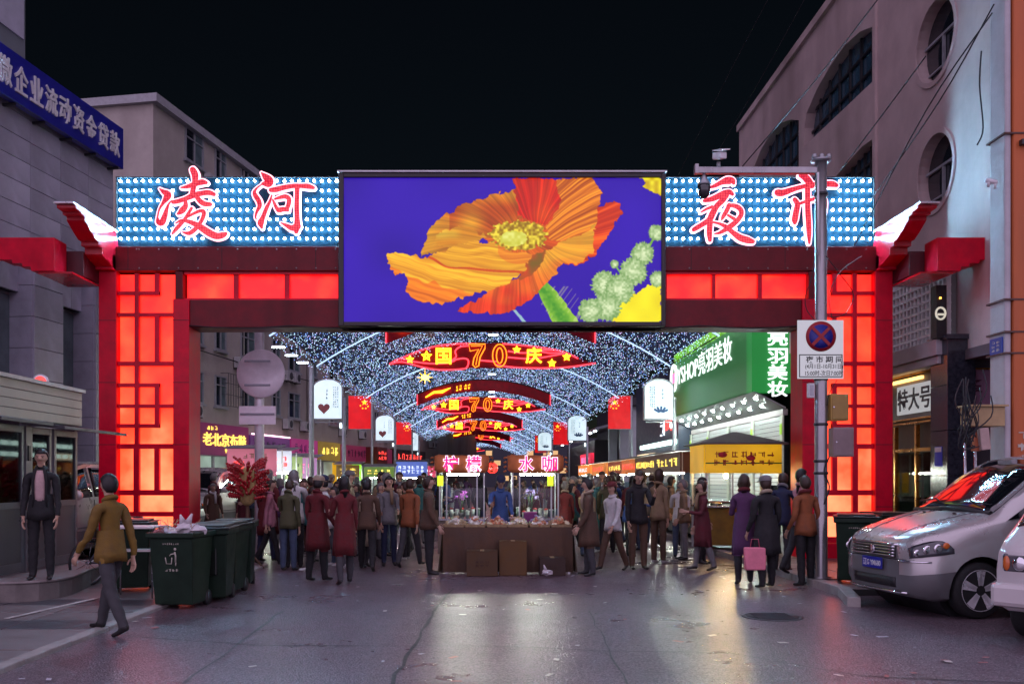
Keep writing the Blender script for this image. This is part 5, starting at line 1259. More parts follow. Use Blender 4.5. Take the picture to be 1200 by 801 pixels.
# ---- wheelie bins, left of the road and behind the sign pole
bin_m = pbr("bin_green", (.012, .028, .017), .42, 0, .25, 4, dirt=.35, spec=.2); bin_d = pbr("bin_lid", (.010, .016, .012), .4, 0, .2, 4, dirt=.3); white_ink = pbr("white_ink", (.5, .48, .4), .6)
def wheelie(loc, rz, label, full=False, sign=True, group="wheelie bins beside the left column"):
    t = thing("wheelie_bin", label, "bin", loc, rz, group); hb, ht = .245, .29; db, dt = .24, .355
    m = MB(); zs = [(.06, hb, db), (.10, hb+.004, db+.006), (.90, ht-.01, dt-.02), (.905, ht+.02, dt+.02), (.97, ht+.022, dt+.022)]
    vs = []
    for z, a, b in zs: vs += [(-a, -b, z), (a, -b, z), (a, b, z), (-a, b, z)]
    fs = [(3, 2, 1, 0)]
    for i in range(len(zs)-1):
        for j in range(4): fs.append((i*4+j, i*4+(j+1) % 4, i*4+4+(j+1) % 4, i*4+4+j))
    n = len(vs); vs += [(-ht+.02, -dt+.02, .97), (ht-.02, -dt+.02, .97), (ht-.02, dt-.02, .97), (-ht+.02, dt-.02, .97), (-ht+.03, -dt+.03, .80), (ht-.03, -dt+.03, .80), (ht-.03, dt-.03, .80), (-ht+.03, dt-.03, .80)]
    for j in range(4): fs.append((n-4+j, n-4+(j+1) % 4, n+(j+1) % 4, n+j)); fs.append((n+j, n+(j+1) % 4, n+4+(j+1) % 4, n+4+j))
    fs.append((n+4, n+5, n+6, n+7)); m.add(vs, fs); m.build("body", bin_m, t, local=True, bev=.012)
    for sx in (-1, 1): MB().lathe([(.0, -.035), (.09, -.035), (.10, -.02), (.10, .02), (.09, .035), (0, .035)], (sx*(hb-.02), db+.02, .10), 'x', 16).build("wheel", black_plastic, t, local=True)
    m = MB()
    if full: m.obb((0, dt+.10, .66), XA*ht, YA*.03, ZA*.30)
    else: m.box(-ht-.03, ht+.03, -dt-.04, dt+.03, .975, 1.0); m.box(-ht+.03, ht-.03, -dt+.03, dt-.04, 1.0, 1.03)
    m.build("lid", bin_d, t, local=True, bev=.015)
    MB().cyl((-ht+.02, dt+.06, .94), (ht-.02, dt+.06, .94), .016, 8).cyl((-.15, dt, .94), (-.15, dt+.06, .94), .014, 6).cyl((.15, dt, .94), (.15, dt+.06, .94), .014, 6).build("handle", bin_d, t, local=True)
    if sign:
        # front print: a figure dropping litter into a bin, with small writing above and below
        f = lambda x, z: Vector((x, -(db+.006+(dt-.026-db)*(z-.10)/.8)-.004, z)); m = MB()
        m.tube([f(-.075, .66), f(-.065, .58), f(.0, .58), f(.01, .66)], .007, 4); m.tube([f(.055, .60), f(.06, .68), f(.05, .73)], .011, 4); m.tube([f(.06, .60), f(.055, .555)], .008, 4); m.tube([f(.05, .71), f(.0, .70), f(-.02, .68)], .007, 4); m.ell(f(.055, .765), .018, .006, .018, 8, 5)
        scribble(m, f(0, .83), XA, ZA, .22, .03, 8, 1, random.Random(1), ext=.003); scribble(m, f(0, .50), XA, ZA, .18, .04, 4, 1, random.Random(2), ext=.003)
        m.build("litter_print", white_ink, t, local=True)
    return t
gr = []
b1 = wheelie((PX(213, 12.05), 12.05, 0), R(-6), "overfull green wheelie bin nearest the camera with litter print", True)
b2 = wheelie((PX(247, 12.75), 12.75, 0), R(4), "closed green wheelie bin just behind the overfull one", False, False)
b3 = wheelie((PX(262, 13.55), 13.55, 0), R(-3), "third green wheelie bin along the row, with its lid shut", False, False)
b4 = wheelie((PX(276, 14.4), 14.4, 0), R(8), "farthest green wheelie bin of the left row", False, False)
b5 = wheelie((PX(1003, 13.9), 13.9, .1), R(-20), "dark wheelie bin between the sign pole and the silver van", False, True, "bin by the right column")
b6 = wheelie((PX(1038, 14.6), 14.6, .1), R(10), "dark wheelie bin half hidden behind the van's bonnet", False, False, "bin by the right column")
b7 = wheelie((PX(155, 13.6), 13.6, .03), R(12), "green wheelie bin under the white tray, left of the overfull one", False, False)
# rubbish heaped in the first bin: one pile
def crumple(mb, c, r, seed, m=0):
    rr = random.Random(seed); v0 = len(mb.v); mb.ell(c, r*rr.uniform(.8, 1.3), r*rr.uniform(.8, 1.3), r*rr.uniform(.5, .9), 8, 6, m)
    for i in range(v0, len(mb.v)): p = Vector(mb.v[i]); mb.v[i] = tuple(c+(p-c)*rr.uniform(.6, 1.25))
    for i in range(len(mb.sm)-48, len(mb.sm)): mb.sm[i] = False
rub = thing("rubbish_bag", "crumpled white plastic bag sticking up from the overfull bin", "plastic bag", (b1.location.x+.1, 12.0, .95))
m = MB(); crumple(m, Vector((b1.location.x+.08, 11.95, 1.02)), .13, 4); crumple(m, Vector((b1.location.x+.2, 12.0, .99)), .11, 5); m.tube([(b1.location.x+.05, 11.95, 1.08), (b1.location.x+.02, 11.93, 1.19)], [.05, .01], 6).tube([(b1.location.x+.11, 11.95, 1.08), (b1.location.x+.16, 11.96, 1.2)], [.05, .012], 6)
m.build("bag", pbr("bag_white", (.62, .58, .6), .35, 0, .1, 9), rub)
rp = thing("rubbish_heap", "heap of paper cups and skewers in the overfull bin", "rubbish", (b1.location.x-.1, 12.05, .9))
m = MB(); r5 = random.Random(8)
for k in range(26): crumple(m, Vector((b1.location.x+r5.uniform(-.25, .24), 12.05+r5.uniform(-.3, .3), .94+r5.uniform(0, .07))), r5.uniform(.035, .07), k, k % 3)
o = m.build("litter", [pbr("paper_a", (.6, .55, .5), .7), pbr("paper_b", (.35, .12, .12), .6), pbr("paper_c", (.5, .5, .55), .6)], rp); o["kind"] = "stuff"
m = MB()
for k in range(12): x = b1.location.x+r5.uniform(-.2, .2); m.cyl((x, 12+r5.uniform(-.2, .2), .96), (x+r5.uniform(-.2, .25), 12+r5.uniform(-.2, .1), 1.06+r5.uniform(0, .1)), .004, 4)
m.build("skewer", pbr("bamboo", (.5, .36, .2), .6), rp, kind="stuff")
tr = thing("folding_tray", "white-edged folding tray table on thin legs beside the overfull bin", "tray table", (PX(160, 13.0), 13.0, .03))
xa, xb = PX(130, 12.8), PX(186, 12.8)
MB().box(xa, xb, 12.6, 13.1, .97, 1.0).build("top", pbr("tray_white", (.6, .56, .54), .5), tr, bev=.006)
for x in (xa+.03, xb-.03):
    for y in (12.64, 13.06): MB().cyl((x, y, .034), (x, y, .97), .012, 6).build("leg", steel, tr)
MB().box(xa+.02, xb-.02, 12.66, 13.04, .66, .675).build("lower_shelf", MATS["tray_white"], tr)
# ---- right: sign pole with arm and cameras
PY = 14.5; px0 = PX(962, PY); PB = .1
sp = thing("signal_pole", "tall grey steel pole with a side arm, standing before the right column", "pole", (px0, PY, PB))
steelp = pbr("pole_steel", (.34, .33, .34), .3, .75, .15, 5, stretch=(1, 1, .2), dirt=.2)
MB().lathe([(.16, 0), (.16, .03), (.10, .04), (.095, 2.0), (.088, PZ(186, PY)-PB)], (px0, PY, PB), 'z', 20).build("shaft", steelp, sp)
MB().box(px0-.2, px0+.2, PY-.2, PY+.2, PB, PB+.02).build("base_plate", dark_metal, sp)
m = MB(); za = PZ(200, PY); m.box(PX(818, PY), px0, PY-.045, PY+.045, za-.05, za+.05); m.build("arm", steelp, sp, bev=.01)
MB().box(PX(814, PY), PX(818, PY), PY-.05, PY+.05, za-.05, PZ(193, PY)).build("arm_cap", steelp, sp)
for yy in (228, 395, 444, 497, 540, 554): MB().lathe([(.108, -.02), (.108, .02)], (px0, PY, PZ(yy, PY)), 'z', 18).build("band_clamp", dark_metal, sp)
m = MB(); zt = PZ(188, PY)
for dx in (-.11, .0, .11): m.ell((px0+dx, PY-.03, zt+.05), .045, .045, .05, 8, 6)
m.lathe([(.15, 0), (.15, .03)], (px0, PY, zt-.02), 'z', 16); m.build("head_fitting", grey_metal, sp)
MB().tube([(px0-.08, PY-.11, PZ(300, PY)), (px0-.085, PY-.115, PZ(205, PY))], .018, 6).build("conduit", white_paint, sp)
cm = thing("dome_camera", "grey dome security camera hanging from the pole's arm end", "security camera", P(825, 205, PY))
c = P(825, 0, PY).x; zz = lambda y: PZ(y, PY)
MB().lathe([(.02, zz(203)), (.03, zz(207)), (.09, zz(214)), (.10, zz(217))], (c, PY, 0), 'z', 16).build("hood", grey_metal, cm)
MB().lathe([(.098, zz(217)), (.10, zz(222)), (.085, zz(228)), (.045, zz(232)), (.0, zz(233))], (c, PY, 0), 'z', 16).build("dome", glass_dark("dome_glass"), cm)
c2 = thing("bullet_camera", "small white camera on a stub above the arm, top of 夜", "security camera", P(842, 198, PY)); x = PX(842, PY)
MB().cyl((x, PY, zz(197)), (x, PY, zz(190)), .03, 10).build("stub", grey_metal, c2); MB().obb((x, PY-.06, zz(184)), XA*.055, Vector((.2, -.9, -.25)).normalized()*.14, ZA*.055).build("body", white_paint, c2, bev=.02); MB().obb((x+.02, PY-.09, zz(178)), XA*.065, Vector((.2, -.9, -.25)).normalized()*.16, ZA*.008).build("sunshield", white_paint, c2)
# the no-stopping sign
ns_ = thing("no_stopping_sign", "white plate with round blue no-stopping symbol and 夜市期间 hours", "road sign", P(961, 444, PY-.14))
a, b = P(934.5, 443.5, PY-.14), P(988.5, 375, PY-.14)
MB().box(a.x, b.x, PY-.14, PY-.125, a.z, b.z).build("plate", pbr("sign_white", (.30, .27, .28), .5, 0, .08, 3, dirt=.12), ns_, bev=.003)
c = P(962, 394, PY-.142); rb2 = pbr("sign_red", srgb(150, 12, 30), .45); bb2 = pbr("sign_bluef", srgb(28, 32, 130), .45)
MB().lathe([(0, -.004), (.232, -.004), (.232, 0), (0, 0)], (c.x, c.y, c.z), 'y', 40).build("red_ring", rb2, ns_)
MB().lathe([(0, -.003), (.182, -.003), (.182, 0), (0, 0)], (c.x, c.y-.0045, c.z), 'y', 40).build("blue_disc", bb2, ns_)
m = MB()
for i, s_ in enumerate((1, -1)): m.obb((c.x, c.y-.011-.001*i, c.z), Vector((1, 0, s_)).normalized()*.185, YA*.003, Vector((-s_, 0, 1)).normalized()*.024)
m.build("cross", rb2, ns_)
m = MB(); q0, q1 = P(936.5, 441.8, PY-.142), P(987.3, 415, PY-.142); y_ = PY-.1405
for x0_, x1_, z0_, z1_ in ((q0.x, q1.x, q1.z-.014, q1.z), (q0.x, q1.x, q0.z, q0.z+.014), (q0.x, q0.x+.014, q0.z+.014, q1.z-.014), (q1.x-.014, q1.x, q0.z+.014, q1.z-.014)): m.box(x0_, x1_, y_-.002, y_, z0_, z1_)
ik = pbr("sign_black", (.015, .015, .02), .5)
m.build("border", ik, ns_)
for s_, yy, w_, h_, bo in (("夜 市 期 间", 421, .56, .105, .02), ("(4月1日-10月31日)", 429.5, .58, .085, .008), ("15:00时-次日7:00时", 437, .58, .085, .008)): text("lettering", s_, ik, ns_, (P(962, 0, PY).x, PY-.1405, PZ(yy, PY-.14)), XA, ZA, w_, h_, .002, bo)
for (xa, xb, ya, yb, nm, col, lab) in ((970, 991, 462, 493, "control_box", (.42, .27, .06), "yellow control box strapped to the steel pole under the sign"), (973, 997, 501, 535, "junction_box", (.30, .22, .22), "pale grey junction box strapped lower on the steel pole")):
    t = thing(nm, lab, "electric box", P((xa+xb)/2, yb, PY)); p, q = P(xa, yb, PY), P(xb, ya, PY)
    MB().box(p.x, q.x, PY-.13, PY+.1, p.z, q.z).build("case", pbr(nm+"_paint", col, .45, 0, .15, 5, dirt=.3), t, bev=.012)
    MB().box(p.x+.02, q.x-.02, PY-.142, PY-.131, p.z+.02, q.z-.02).build("door", pbr(nm+"_door", tuple(c*.85 for c in col), .45, 0, .15, 5, dirt=.3), t, bev=.004)
    MB().cyl((p.x+.04, PY-.155, (p.z+q.z)/2), (p.x+.04, PY-.141, (p.z+q.z)/2), .012, 8).build("lock", steel, t)
mt = thing("meter_tag", "small pale box on the left side of the steel pole", "electric box", P(949, 470, PY)); p, q = P(946.5, 466, PY), P(953.5, 449, PY); MB().box(p.x, q.x, PY-.05, PY+.05, p.z, q.z).build("case", white_paint, mt, bev=.008); MB().box(p.x+.015, q.x-.015, PY-.056, PY-.0505, p.z+.03, q.z-.03).build("label_plate", grey_metal, mt)
def cable(pts, r, label, name="cable", grp=None):
    t = MB().tube(smooth([tuple(p) for p in pts], 5), r, 5).build(name, cable_mat); return tag(t, label, "cable", grp)
cable([P(955, 300, 14.38), P(950, 330, 14.3), P(944, 345, 14.35), P(945, 362, 14.4), P(955, 375, 14.42)], .007, "thin loop of cable beside the pole above the sign")
cable([P(968, 300, 14.3), P(985, 322, 14.6), P(1000, 345, 15.5), P(990, 368, 15), P(970, 372, 14.5)], .008, "dark cable loop hanging over the right lattice")
cable([P(975, 372, 14.4), P(972, 345, 14.6), P(985, 318, 15.5), P(1010, 300, 17)], .007, "dark cable running up from the sign pole to the right bracket")
cable([P(981, 445, 14.35), P(972, 460, 14.4), P(969, 475, 14.4)], .006, "short dark cable between the sign plate and the yellow box")
cable([P(972, 535, 14.4), P(966, 552, 14.4), P(972, 570, 14.38), P(966, 590, 14.4)], .012, "short white-taped cable dangling under the lower pole box")
# overhead lines across the sky and the mauve wall
for i, (pts, lab) in enumerate(((((905, -10, 26), (850, 95, 29), (795, 205, 33)), "thin overhead wire slanting down the sky, left of the pair"), (((948, -10, 26), (893, 90, 29), (840, 180, 33)), "thin overhead wire slanting down the sky, right of the pair"),
        (((1036, -10, 15), (955, 95, 17), (870, 195, 19)), "thick black wire crossing the arched windows"), (((1165, 5, 13.2), (1100, 120, 14.5), (1020, 235, 17)), "slack black wire from the concrete pole over the mauve wall"),
        (((1163, 15, 13.2), (1085, 130, 14.5), (1000, 290, 17)), "lower slack wire from the concrete pole to the sign pole"), (((1085, 66, 14.5), (1045, 120, 15.5), (985, 200, 17)), "grey wire beside the upper round window"),
        (((1150, 60, 13.4), (1148, 100, 13.4), (1152, 150, 13.3), (1145, 170, 13.3)), "loose cable end hanging from the concrete pole"))):
    cable([P(*p) for p in pts], .011, lab)
# ---- concrete utility pole and the brown post at the right edge
CPY = 13.0; xl, xr = PX(1183, CPY), PX(1183, CPY)+.02
cp = thing("utility_pole", "square pale concrete utility pole at the right edge, with blue plate", "utility pole", (xl-.05, CPY+.22, .1))
conc = pbr("pole_concrete", (.46, .44, .46), .6, 0, .12, 3, bump=.15, bscale=30, dirt=.3)
MB().box(xl-.03, xl+.06, CPY+.06, CPY+.46, .1, 11).build("shaft", conc, cp, bev=.025)
MB().box(xl-.05, xl-.031, CPY+.10, CPY+.42, PZ(413, CPY), PZ(393, CPY)).build("blue_plate", pbr("plate_blue", srgb(20, 60, 150), .4), cp); m = MB(); scribble(m, (xl-.051, CPY+.26, PZ(403, CPY)), -YA, ZA, .24, .16, 2, 3, random.Random(5), ext=.003); m.build("plate_print", white_ink, cp)
for yy in (155, 350, 388, 413): MB().box(xl-.06, xl+.6, CPY+.02, CPY+.5, PZ(yy, CPY)-.012, PZ(yy, CPY)+.012).build("strap", pbr("rust_strap", (.10, .05, .04), .6, .3), cp)
bp_ = thing("brown_post", "orange brown metal clad post touching the concrete pole", "post", (xl+.35, CPY+.3, .1))
MB().box(xl+.07, xl+.55, CPY+.03, CPY+.5, .1, 11).build("cladding", pbr("orange_brown", srgb(185, 96, 46), .5, .1, .2, 2, stretch=(1, 1, .15), dirt=.4), bp_, bev=.03)
m = MB(); scribble(m, (xl+.2, CPY+.027, PZ(517, CPY)), XA, ZA, .22, .3, 1, 2, random.Random(6), ext=.003); m.build("chalk_mark", white_ink, bp_)
MB().box(xl+.15, xl+.5, CPY-.05, CPY+.03, PZ(170, CPY), PZ(164, CPY)).build("bracket", dark_metal, bp_)
ib = thing("insulator_bracket", "small white insulator bracket on the pole's left side", "bracket", P(1160, 212, CPY)); MB().cyl(P(1155, 211, CPY), P(1168, 214, CPY), .03, 10).cyl(P(1158, 211, CPY), P(1158, 219, CPY), .02, 8).cyl(P(1166, 213, CPY), P(1166, 221, CPY), .02, 8).build("insulator", white_paint, ib)
eb = thing("electric_cabinet", "tan electric box full of wires in front of the poster", "electric box", P(1155, 500, 12.9)); p, q = P(1136, 499, 12.9), P(1178, 476, 12.9)
MB().box(p.x, q.x, 12.9, 13.15, p.z, q.z).build("case", pbr("tan_box", (.40, .28, .13), .5, 0, .2, 4, dirt=.35), eb, bev=.01); MB().box(p.x-.03, q.x+.03, 12.86, 13.2, q.z, q.z+.025).build("lid", MATS["tan_box"], eb)
p, q = P(1147, 527, 12.85), P(1159, 501, 12.85); MB().obb((p+q)/2, Vector((1, 0, .12)).normalized()*.065, YA*.04, Vector((-.12, 0, 1)).normalized()*.15).build("hanging_box", pbr("pink_box", (.42, .30, .27), .5), eb, bev=.008)
MB().box(PX(1140, 12.95), PX(1147, 12.95), 12.9, 13, PZ(528, 12.9), PZ(506, 12.9)).build("orange_box", pbr("orange_tag", (.5, .14, .06), .5), eb)
for x in (1131, 1143): MB().cyl(P(x, 515, 13.05), (PX(x, 13.05), 13.05, .1), .02, 8).build("conduit", steel, eb)
m = MB(); r7 = random.Random(12)
for k in range(16):
    x0_, y0_ = r7.uniform(1128, 1162), r7.uniform(430, 480); m.tube(smooth([tuple(P(x0_, y0_, 12.8)), tuple(P(x0_-r7.uniform(-8, 14), y0_+25, 12.7)), tuple(P(1130+r7.uniform(-8, 16), y0_+50, 12.75)), tuple(P(1136+r7.uniform(-10, 12), 510+r7.uniform(-10, 14), 12.8))], 4), .009, 4)
m.build("wire_tangle", cable_mat, eb, kind="stuff")

# ================================================================ STALLS
tube_w = emit("fluorescent", (.92, 1.0, .86), 150.0); warm_bulb = emit("warm_bulb", (1.0, .62, .22), 500.0); post_w = pbr("stall_post", (.55, .57, .57), .4, .3, .1, 5)
wood = pbr("stall_brown", (.10, .052, .028), .6, 0, .3, 5, bump=.2, bscale=30); clear = glass_clear("stall_glass")
brown_cloth = pbr("brown_canvas", srgb(190, 112, 62), .75, 0, .25, 5, bump=.3, bscale=25)
let_mag = emit("letter_magenta", srgb(235, 20, 130), 1.1); let_white = emit("letter_rim", (1, .85, .95), 1.1)
def stall(loc, rz, w_, d, zc, zs, hs, face, label, tm, content=None, side=True, roof=None, tube=True, base=None, em=.35, group=None, peak=0, rows=1, cols=8, seed=1, twocol=None, cat="market stall"):
    """a market stall: front along local -y"""
    t = thing("market_stall", label, cat, loc, rz, group)
    for sx in (-1, 1):
        for sy in (-1, 1): MB().box(sx*w_/2-.02, sx*w_/2+.02, sy*d/2-.02, sy*d/2+.02, 0, zs+hs-.02).build("post", post_w, t, local=True)
    MB().box(-w_/2+.03, w_/2-.03, -d/2+.03, d/2-.03, .12, zc-.03).build("cabinet", base or wood, t, local=True, bev=.01)
    MB().box(-w_/2-.05, w_/2+.05, -d/2-.06, d/2+.02, zc-.028, zc+.01).build("counter_top", steel, t, local=True, bev=.006)
    fm = emit("stall_face_%s_%d" % (label[:6], seed), face, em, .2, 1.5, base=face) if em else pbr("stall_face_%s_%d" % (label[:6], seed), face, .5)
    MB().box(-w_/2-.03, w_/2+.03, -d/2-.07, -d/2-.025, zs, zs+hs).build("sign_board", fm, t, local=True, bev=.006)
    if content: text("lettering", content, tm, t, t.location+Vector((0, 0, 0)), XA, ZA, 1, .2) if False else None
    m = MB(); scribble(m, (0, -d/2-.071, zs+hs*.5), XA, ZA, w_*.86, hs*.55, cols, rows, random.Random(seed), ext=.012); m.build("lettering", tm, t, local=True)
    if side:
        for sx in (-1, 1): MB().box(sx*(w_/2+.026), sx*(w_/2+.06), -d/2, d/2, zs, zs+hs).build("side_board", fm, t, local=True, bev=.006)
    if peak:
        a = .16; z = zs+hs+.02; m = MB(); m.add([(-w_/2-a, -d/2-a, z), (w_/2+a, -d/2-a, z), (w_/2+a, d/2+a, z), (-w_/2-a, d/2+a, z), (-.05, 0, z+peak), (.05, 0, z+peak), (-w_/2-a, -d/2-a, z-.03), (w_/2+a, -d/2-a, z-.03), (w_/2+a, d/2+a, z-.03), (-w_/2-a, d/2+a, z-.03)], [(0,1,5,4), (2,3,4,5), (1,2,5), (3,0,4), (6,9,8,7), (0,6,7,1), (1,7,8,2), (2,8,9,3), (3,9,6,0)])
    else:
        a = .12; z = zs+hs+.01; m = MB(); m.add([(-w_/2-a, -d/2-a*2, z), (w_/2+a, -d/2-a*2, z), (w_/2+a, d/2+a, z+.12), (-w_/2-a, d/2+a, z+.12), (-w_/2-a, -d/2-a*2, z+.03), (w_/2+a, -d/2-a*2, z+.03), (w_/2+a, d/2+a, z+.15), (-w_/2-a, d/2+a, z+.15)], [(3,2,1,0), (4,5,6,7), (0,1,5,4), (1,2,6,5), (2,3,7,6), (3,0,4,7)])
    m.build("roof", roof or pbr("awning_grey", (.22, .21, .23), .6, 0, .15, 4, dirt=.3), t, local=True)
    if tube: MB().cyl((-w_*.38, -d/2+.12, zs-.03), (w_*.38, -d/2+.12, zs-.03), .018, 8).build("lamp_tube", tube_w, t, local=True)
    for sx in (-.5, .5): MB().box(sx*w_-.006 if sx < 0 else w_/2-.006, sx*w_+.006 if sx < 0 else w_/2+.006, -d/2+.05, d/2-.05, zc+.02, zc+.45).build("side_glass", clear, t, local=True)
    # things for sale standing on the counter
    r = random.Random(seed+50); cols_ = [pbr("food_a", (.35, .14, .04), .5), pbr("food_b", (.45, .30, .08), .5), pbr("food_c", (.28, .05, .03), .5), pbr("food_d", (.12, .20, .05), .5)]
    n = max(3, int(w_/.42))
    for k in range(n):
        x = -w_/2+(k+.5)*w_/n; m = MB(); m.lathe([(.10, 0), (.15, .05), (.155, .055), (.14, .05), (.09, .01)], (x, -d/2+.22, zc+.012), 'z', 12); pan = m.build("pan", steel, t, local=True)
        f = MB(); f.ell((x, -d/2+.22, zc+.04), .12, .12, .05, 9, 5); f.build("food", cols_[r.randint(0, 3)], pan, local=True)
    return t
# --- two drink carts in the middle, behind the goods table
def cart(xa, xb, Y, chars, label, seed):
    xl, xr = PX(xa, Y), PX(xb, Y); xc = (xl+xr)/2; w_ = xr-xl; t = thing("drink_cart", label, "drink cart", (xc, Y+.45, 0))
    z0, z1 = PZ(553, Y), PZ(532, Y)
    # rolled canvas sign: a sagging box with gathered ends
    N = 14; vs = []; rr = random.Random(seed)
    prof = [(-.06, z0), (-.09, z0+.08), (-.095, (z0+z1)/2), (-.08, z1-.05), (-.02, z1), (.10, z1-.01), (.10, z0+.01)]
    for i in range(N+1):
        u = i/N; e = 1 if 0 < i < N else .78
        for y, z in prof: vs.append((xl+w_*u+rr.uniform(-.01, .01), Y+y*e+rr.uniform(-.008, .008), (z-(z0+z1)/2)*e*(1+.03*math.sin(i*2.1))+(z0+z1)/2-.02*math.sin(u*math.pi)))
    P_ = len(prof); fs = [(i*P_+j, i*P_+(j+1) % P_, (i+1)*P_+(j+1) % P_, (i+1)*P_+j) for i in range(N) for j in range(P_)]+[tuple(range(P_))[::-1], tuple(range(N*P_, N*P_+P_))]
    MB().add(vs, fs, 0, True).build("canvas_sign", brown_cloth, t)
    for s_ in (0.0, 1.0):
        for k in range(4): m = MB(); x = xl+w_*s_+(.03 if s_ else -.03); m.tube([(x, Y-.05, z1-.06-k*.09), (x+(.05 if s_ else -.05), Y-.03, z1-.08-k*.09)], .02, 5); m.build("gather", brown_cloth, t)
    for i, ch in enumerate(chars):
        c = Vector((xl+w_*(.30+.42*i if chars[0] == "柠" else .33+.42*i), Y-.112, (z0+z1)/2-.01))
        o = text("character", ch, let_white, t, c, XA, ZA, .33, .34, .012, .055); text("character_face", ch, let_mag, o, c-YA*.014, XA, ZA, .30, .31, .008, .012)
    for x in (xl+.10, xl+.24, xr-.24, xr-.10):
        MB().box(x-.014, x+.014, Y+.0, Y+.028, .8, z0).build("post", post_w, t)
    for x in (xl+.1, xr-.1): MB().box(x-.014, x+.014, Y+.85, Y+.878, 0, z0+.1).build("post", post_w, t)
    MB().box(xl+.06, xr-.06, Y+.0, Y+.9, .12, .80).build("cabinet", pbr("cart_cabinet", (.20, .16, .12), .5, 0, .3, 4), t, bev=.01)
    MB().box(xl+.03, xr-.03, Y-.04, Y+.92, .80, .835).build("counter_top", steel, t)
    MB().box(xl+.12, xr-.12, Y+.005, Y+.012, .84, 1.45).build("front_glass", clear, t)
    MB().cyl((xl+.25, Y+.05, z0-.04), (xr-.2, Y+.05, z0-.04), .018, 8).build("lamp_tube", tube_w, t)
    MB().box(xl, xr, Y+.1, Y+.95, z1-.06, z1-.02).build("roof", brown_cloth, t)
    # cups, bottles and a flower pot standing inside
    cup_w = pbr("cup_white", (.6, .62, .6), .4); cup_r = pbr("lid_red", (.5, .03, .03), .4); btl = pbr("bottle_tint", (.2, .3, .25), .2)
    r = random.Random(seed)
    for k in range(7):
        x = xl+.22+k*(w_-.44)/6; h = r.uniform(.12, .2); y = Y+.2+r.uniform(0, .2)
        g_ = "drink cups on the cart counters"
        q = thing("drink_cup", f"{'red' if k % 2 else 'white'} lidded drink cup, {ws[k]} from the left on the {'lemon' if chars[0] == '柠' else 'right-hand'} cart", "cup", (x, y, .836), 0, g_)
        MB().lathe([(.03, 0), (.042, h)], (0, 0, 0), 'z', 10).build("body", cup_w if k % 3 else btl, q, local=True); MB().lathe([(.046, h), (.046, h+.015), (.02, h+.03)], (0, 0, 0), 'z', 10).build("lid", cup_r if k % 2 else cup_w, q, local=True)
    return t
cart(509.5, 573, 19.0, ["柠", "檬"], "drink cart with brown canvas sign lettered 柠檬 in pink", 1)
cart(595, 660, 19.0, ["水", "咖"], "right-hand drink cart with brown canvas sign lettered 水咖 in pink", 2)
def plant(loc, label, col, h, seed):
    t = thing("flower_bunch", label, "flowers", loc); r = random.Random(seed)
    MB().lathe([(.04, 0), (.055, .1), (.045, .11)], (0, 0, 0), 'z', 10).build("vase", pbr("vase", (.3, .28, .3), .4), t, local=True)
    st = MB(); fl = MB()
    for k in range(9):
        a = r.uniform(0, 6.28); d = r.uniform(.03, .13); hh = r.uniform(.6, 1)*h; p = (d*math.cos(a), d*math.sin(a), .1+hh); st.tube([(0, 0, .08), (d*.4*math.cos(a), d*.4*math.sin(a), .1+hh*.6), p], .005, 4)
        for j in range(5): fl.obb((p[0]+r.uniform(-.04, .04), p[1]+r.uniform(-.04, .04), p[2]+r.uniform(-.04, .04)), Vector((r.uniform(-1, 1), r.uniform(-1, 1), r.uniform(-1, 1))).normalized()*.025, Vector((r.uniform(-1, 1), r.uniform(-1, 1), r.uniform(-1, 1))).normalized()*.018, ZA*.004)
    st.build("stem", pbr("stem_green", (.06, .14, .04), .6), t, local=True, kind="stuff"); fl.build("blossom", pbr("petal_%d" % seed, col, .6), t, local=True, kind="stuff")
plant((PX(540, 19.2), 19.25, .836), "bunch of purple flowers behind the lemon cart's glass", (.35, .06, .4), .45, 1)
plant((PX(622, 19.2), 19.3, .836), "bunch of mauve flowers behind the right-hand cart's glass", (.3, .2, .45), .5, 2)
ln = thing("red_lantern", "small red lit lantern hanging between the two brown cart signs", "lantern", P(577, 555, 19.6)); c = P(577, 548, 19.6)
MB().lathe([(.05, -.11), (.10, -.07), (.12, 0), (.10, .07), (.05, .11)], (c.x, c.y, c.z), 'z', 14).build("shade", emit("lantern_red", (1, .04, .03), 1.3), ln); MB().cyl(c+ZA*.11, c+ZA*.5, .008, 5).build("cord", cable_mat, ln)
for k, (px, lab) in enumerate(((516, "lime yellow price tag hanging left of the lemon cart"), (645, "lime yellow price tag hanging at the right-hand cart"))):
    t = thing("price_tag", lab, "sign", P(px, 568, 18.95)); a, b = P(px-3.5, 569, 18.95), P(px+3.5, 557, 18.95); MB().box(a.x, b.x, 18.94, 18.96, a.z, b.z).build("card", emit("tag_lime", (.75, 1, .03), .8), t); MB().cyl(((a.x+b.x)/2, 18.95, b.z), ((a.x+b.x)/2, 18.95, b.z+.1), .004, 4).build("string", cable_mat, t)
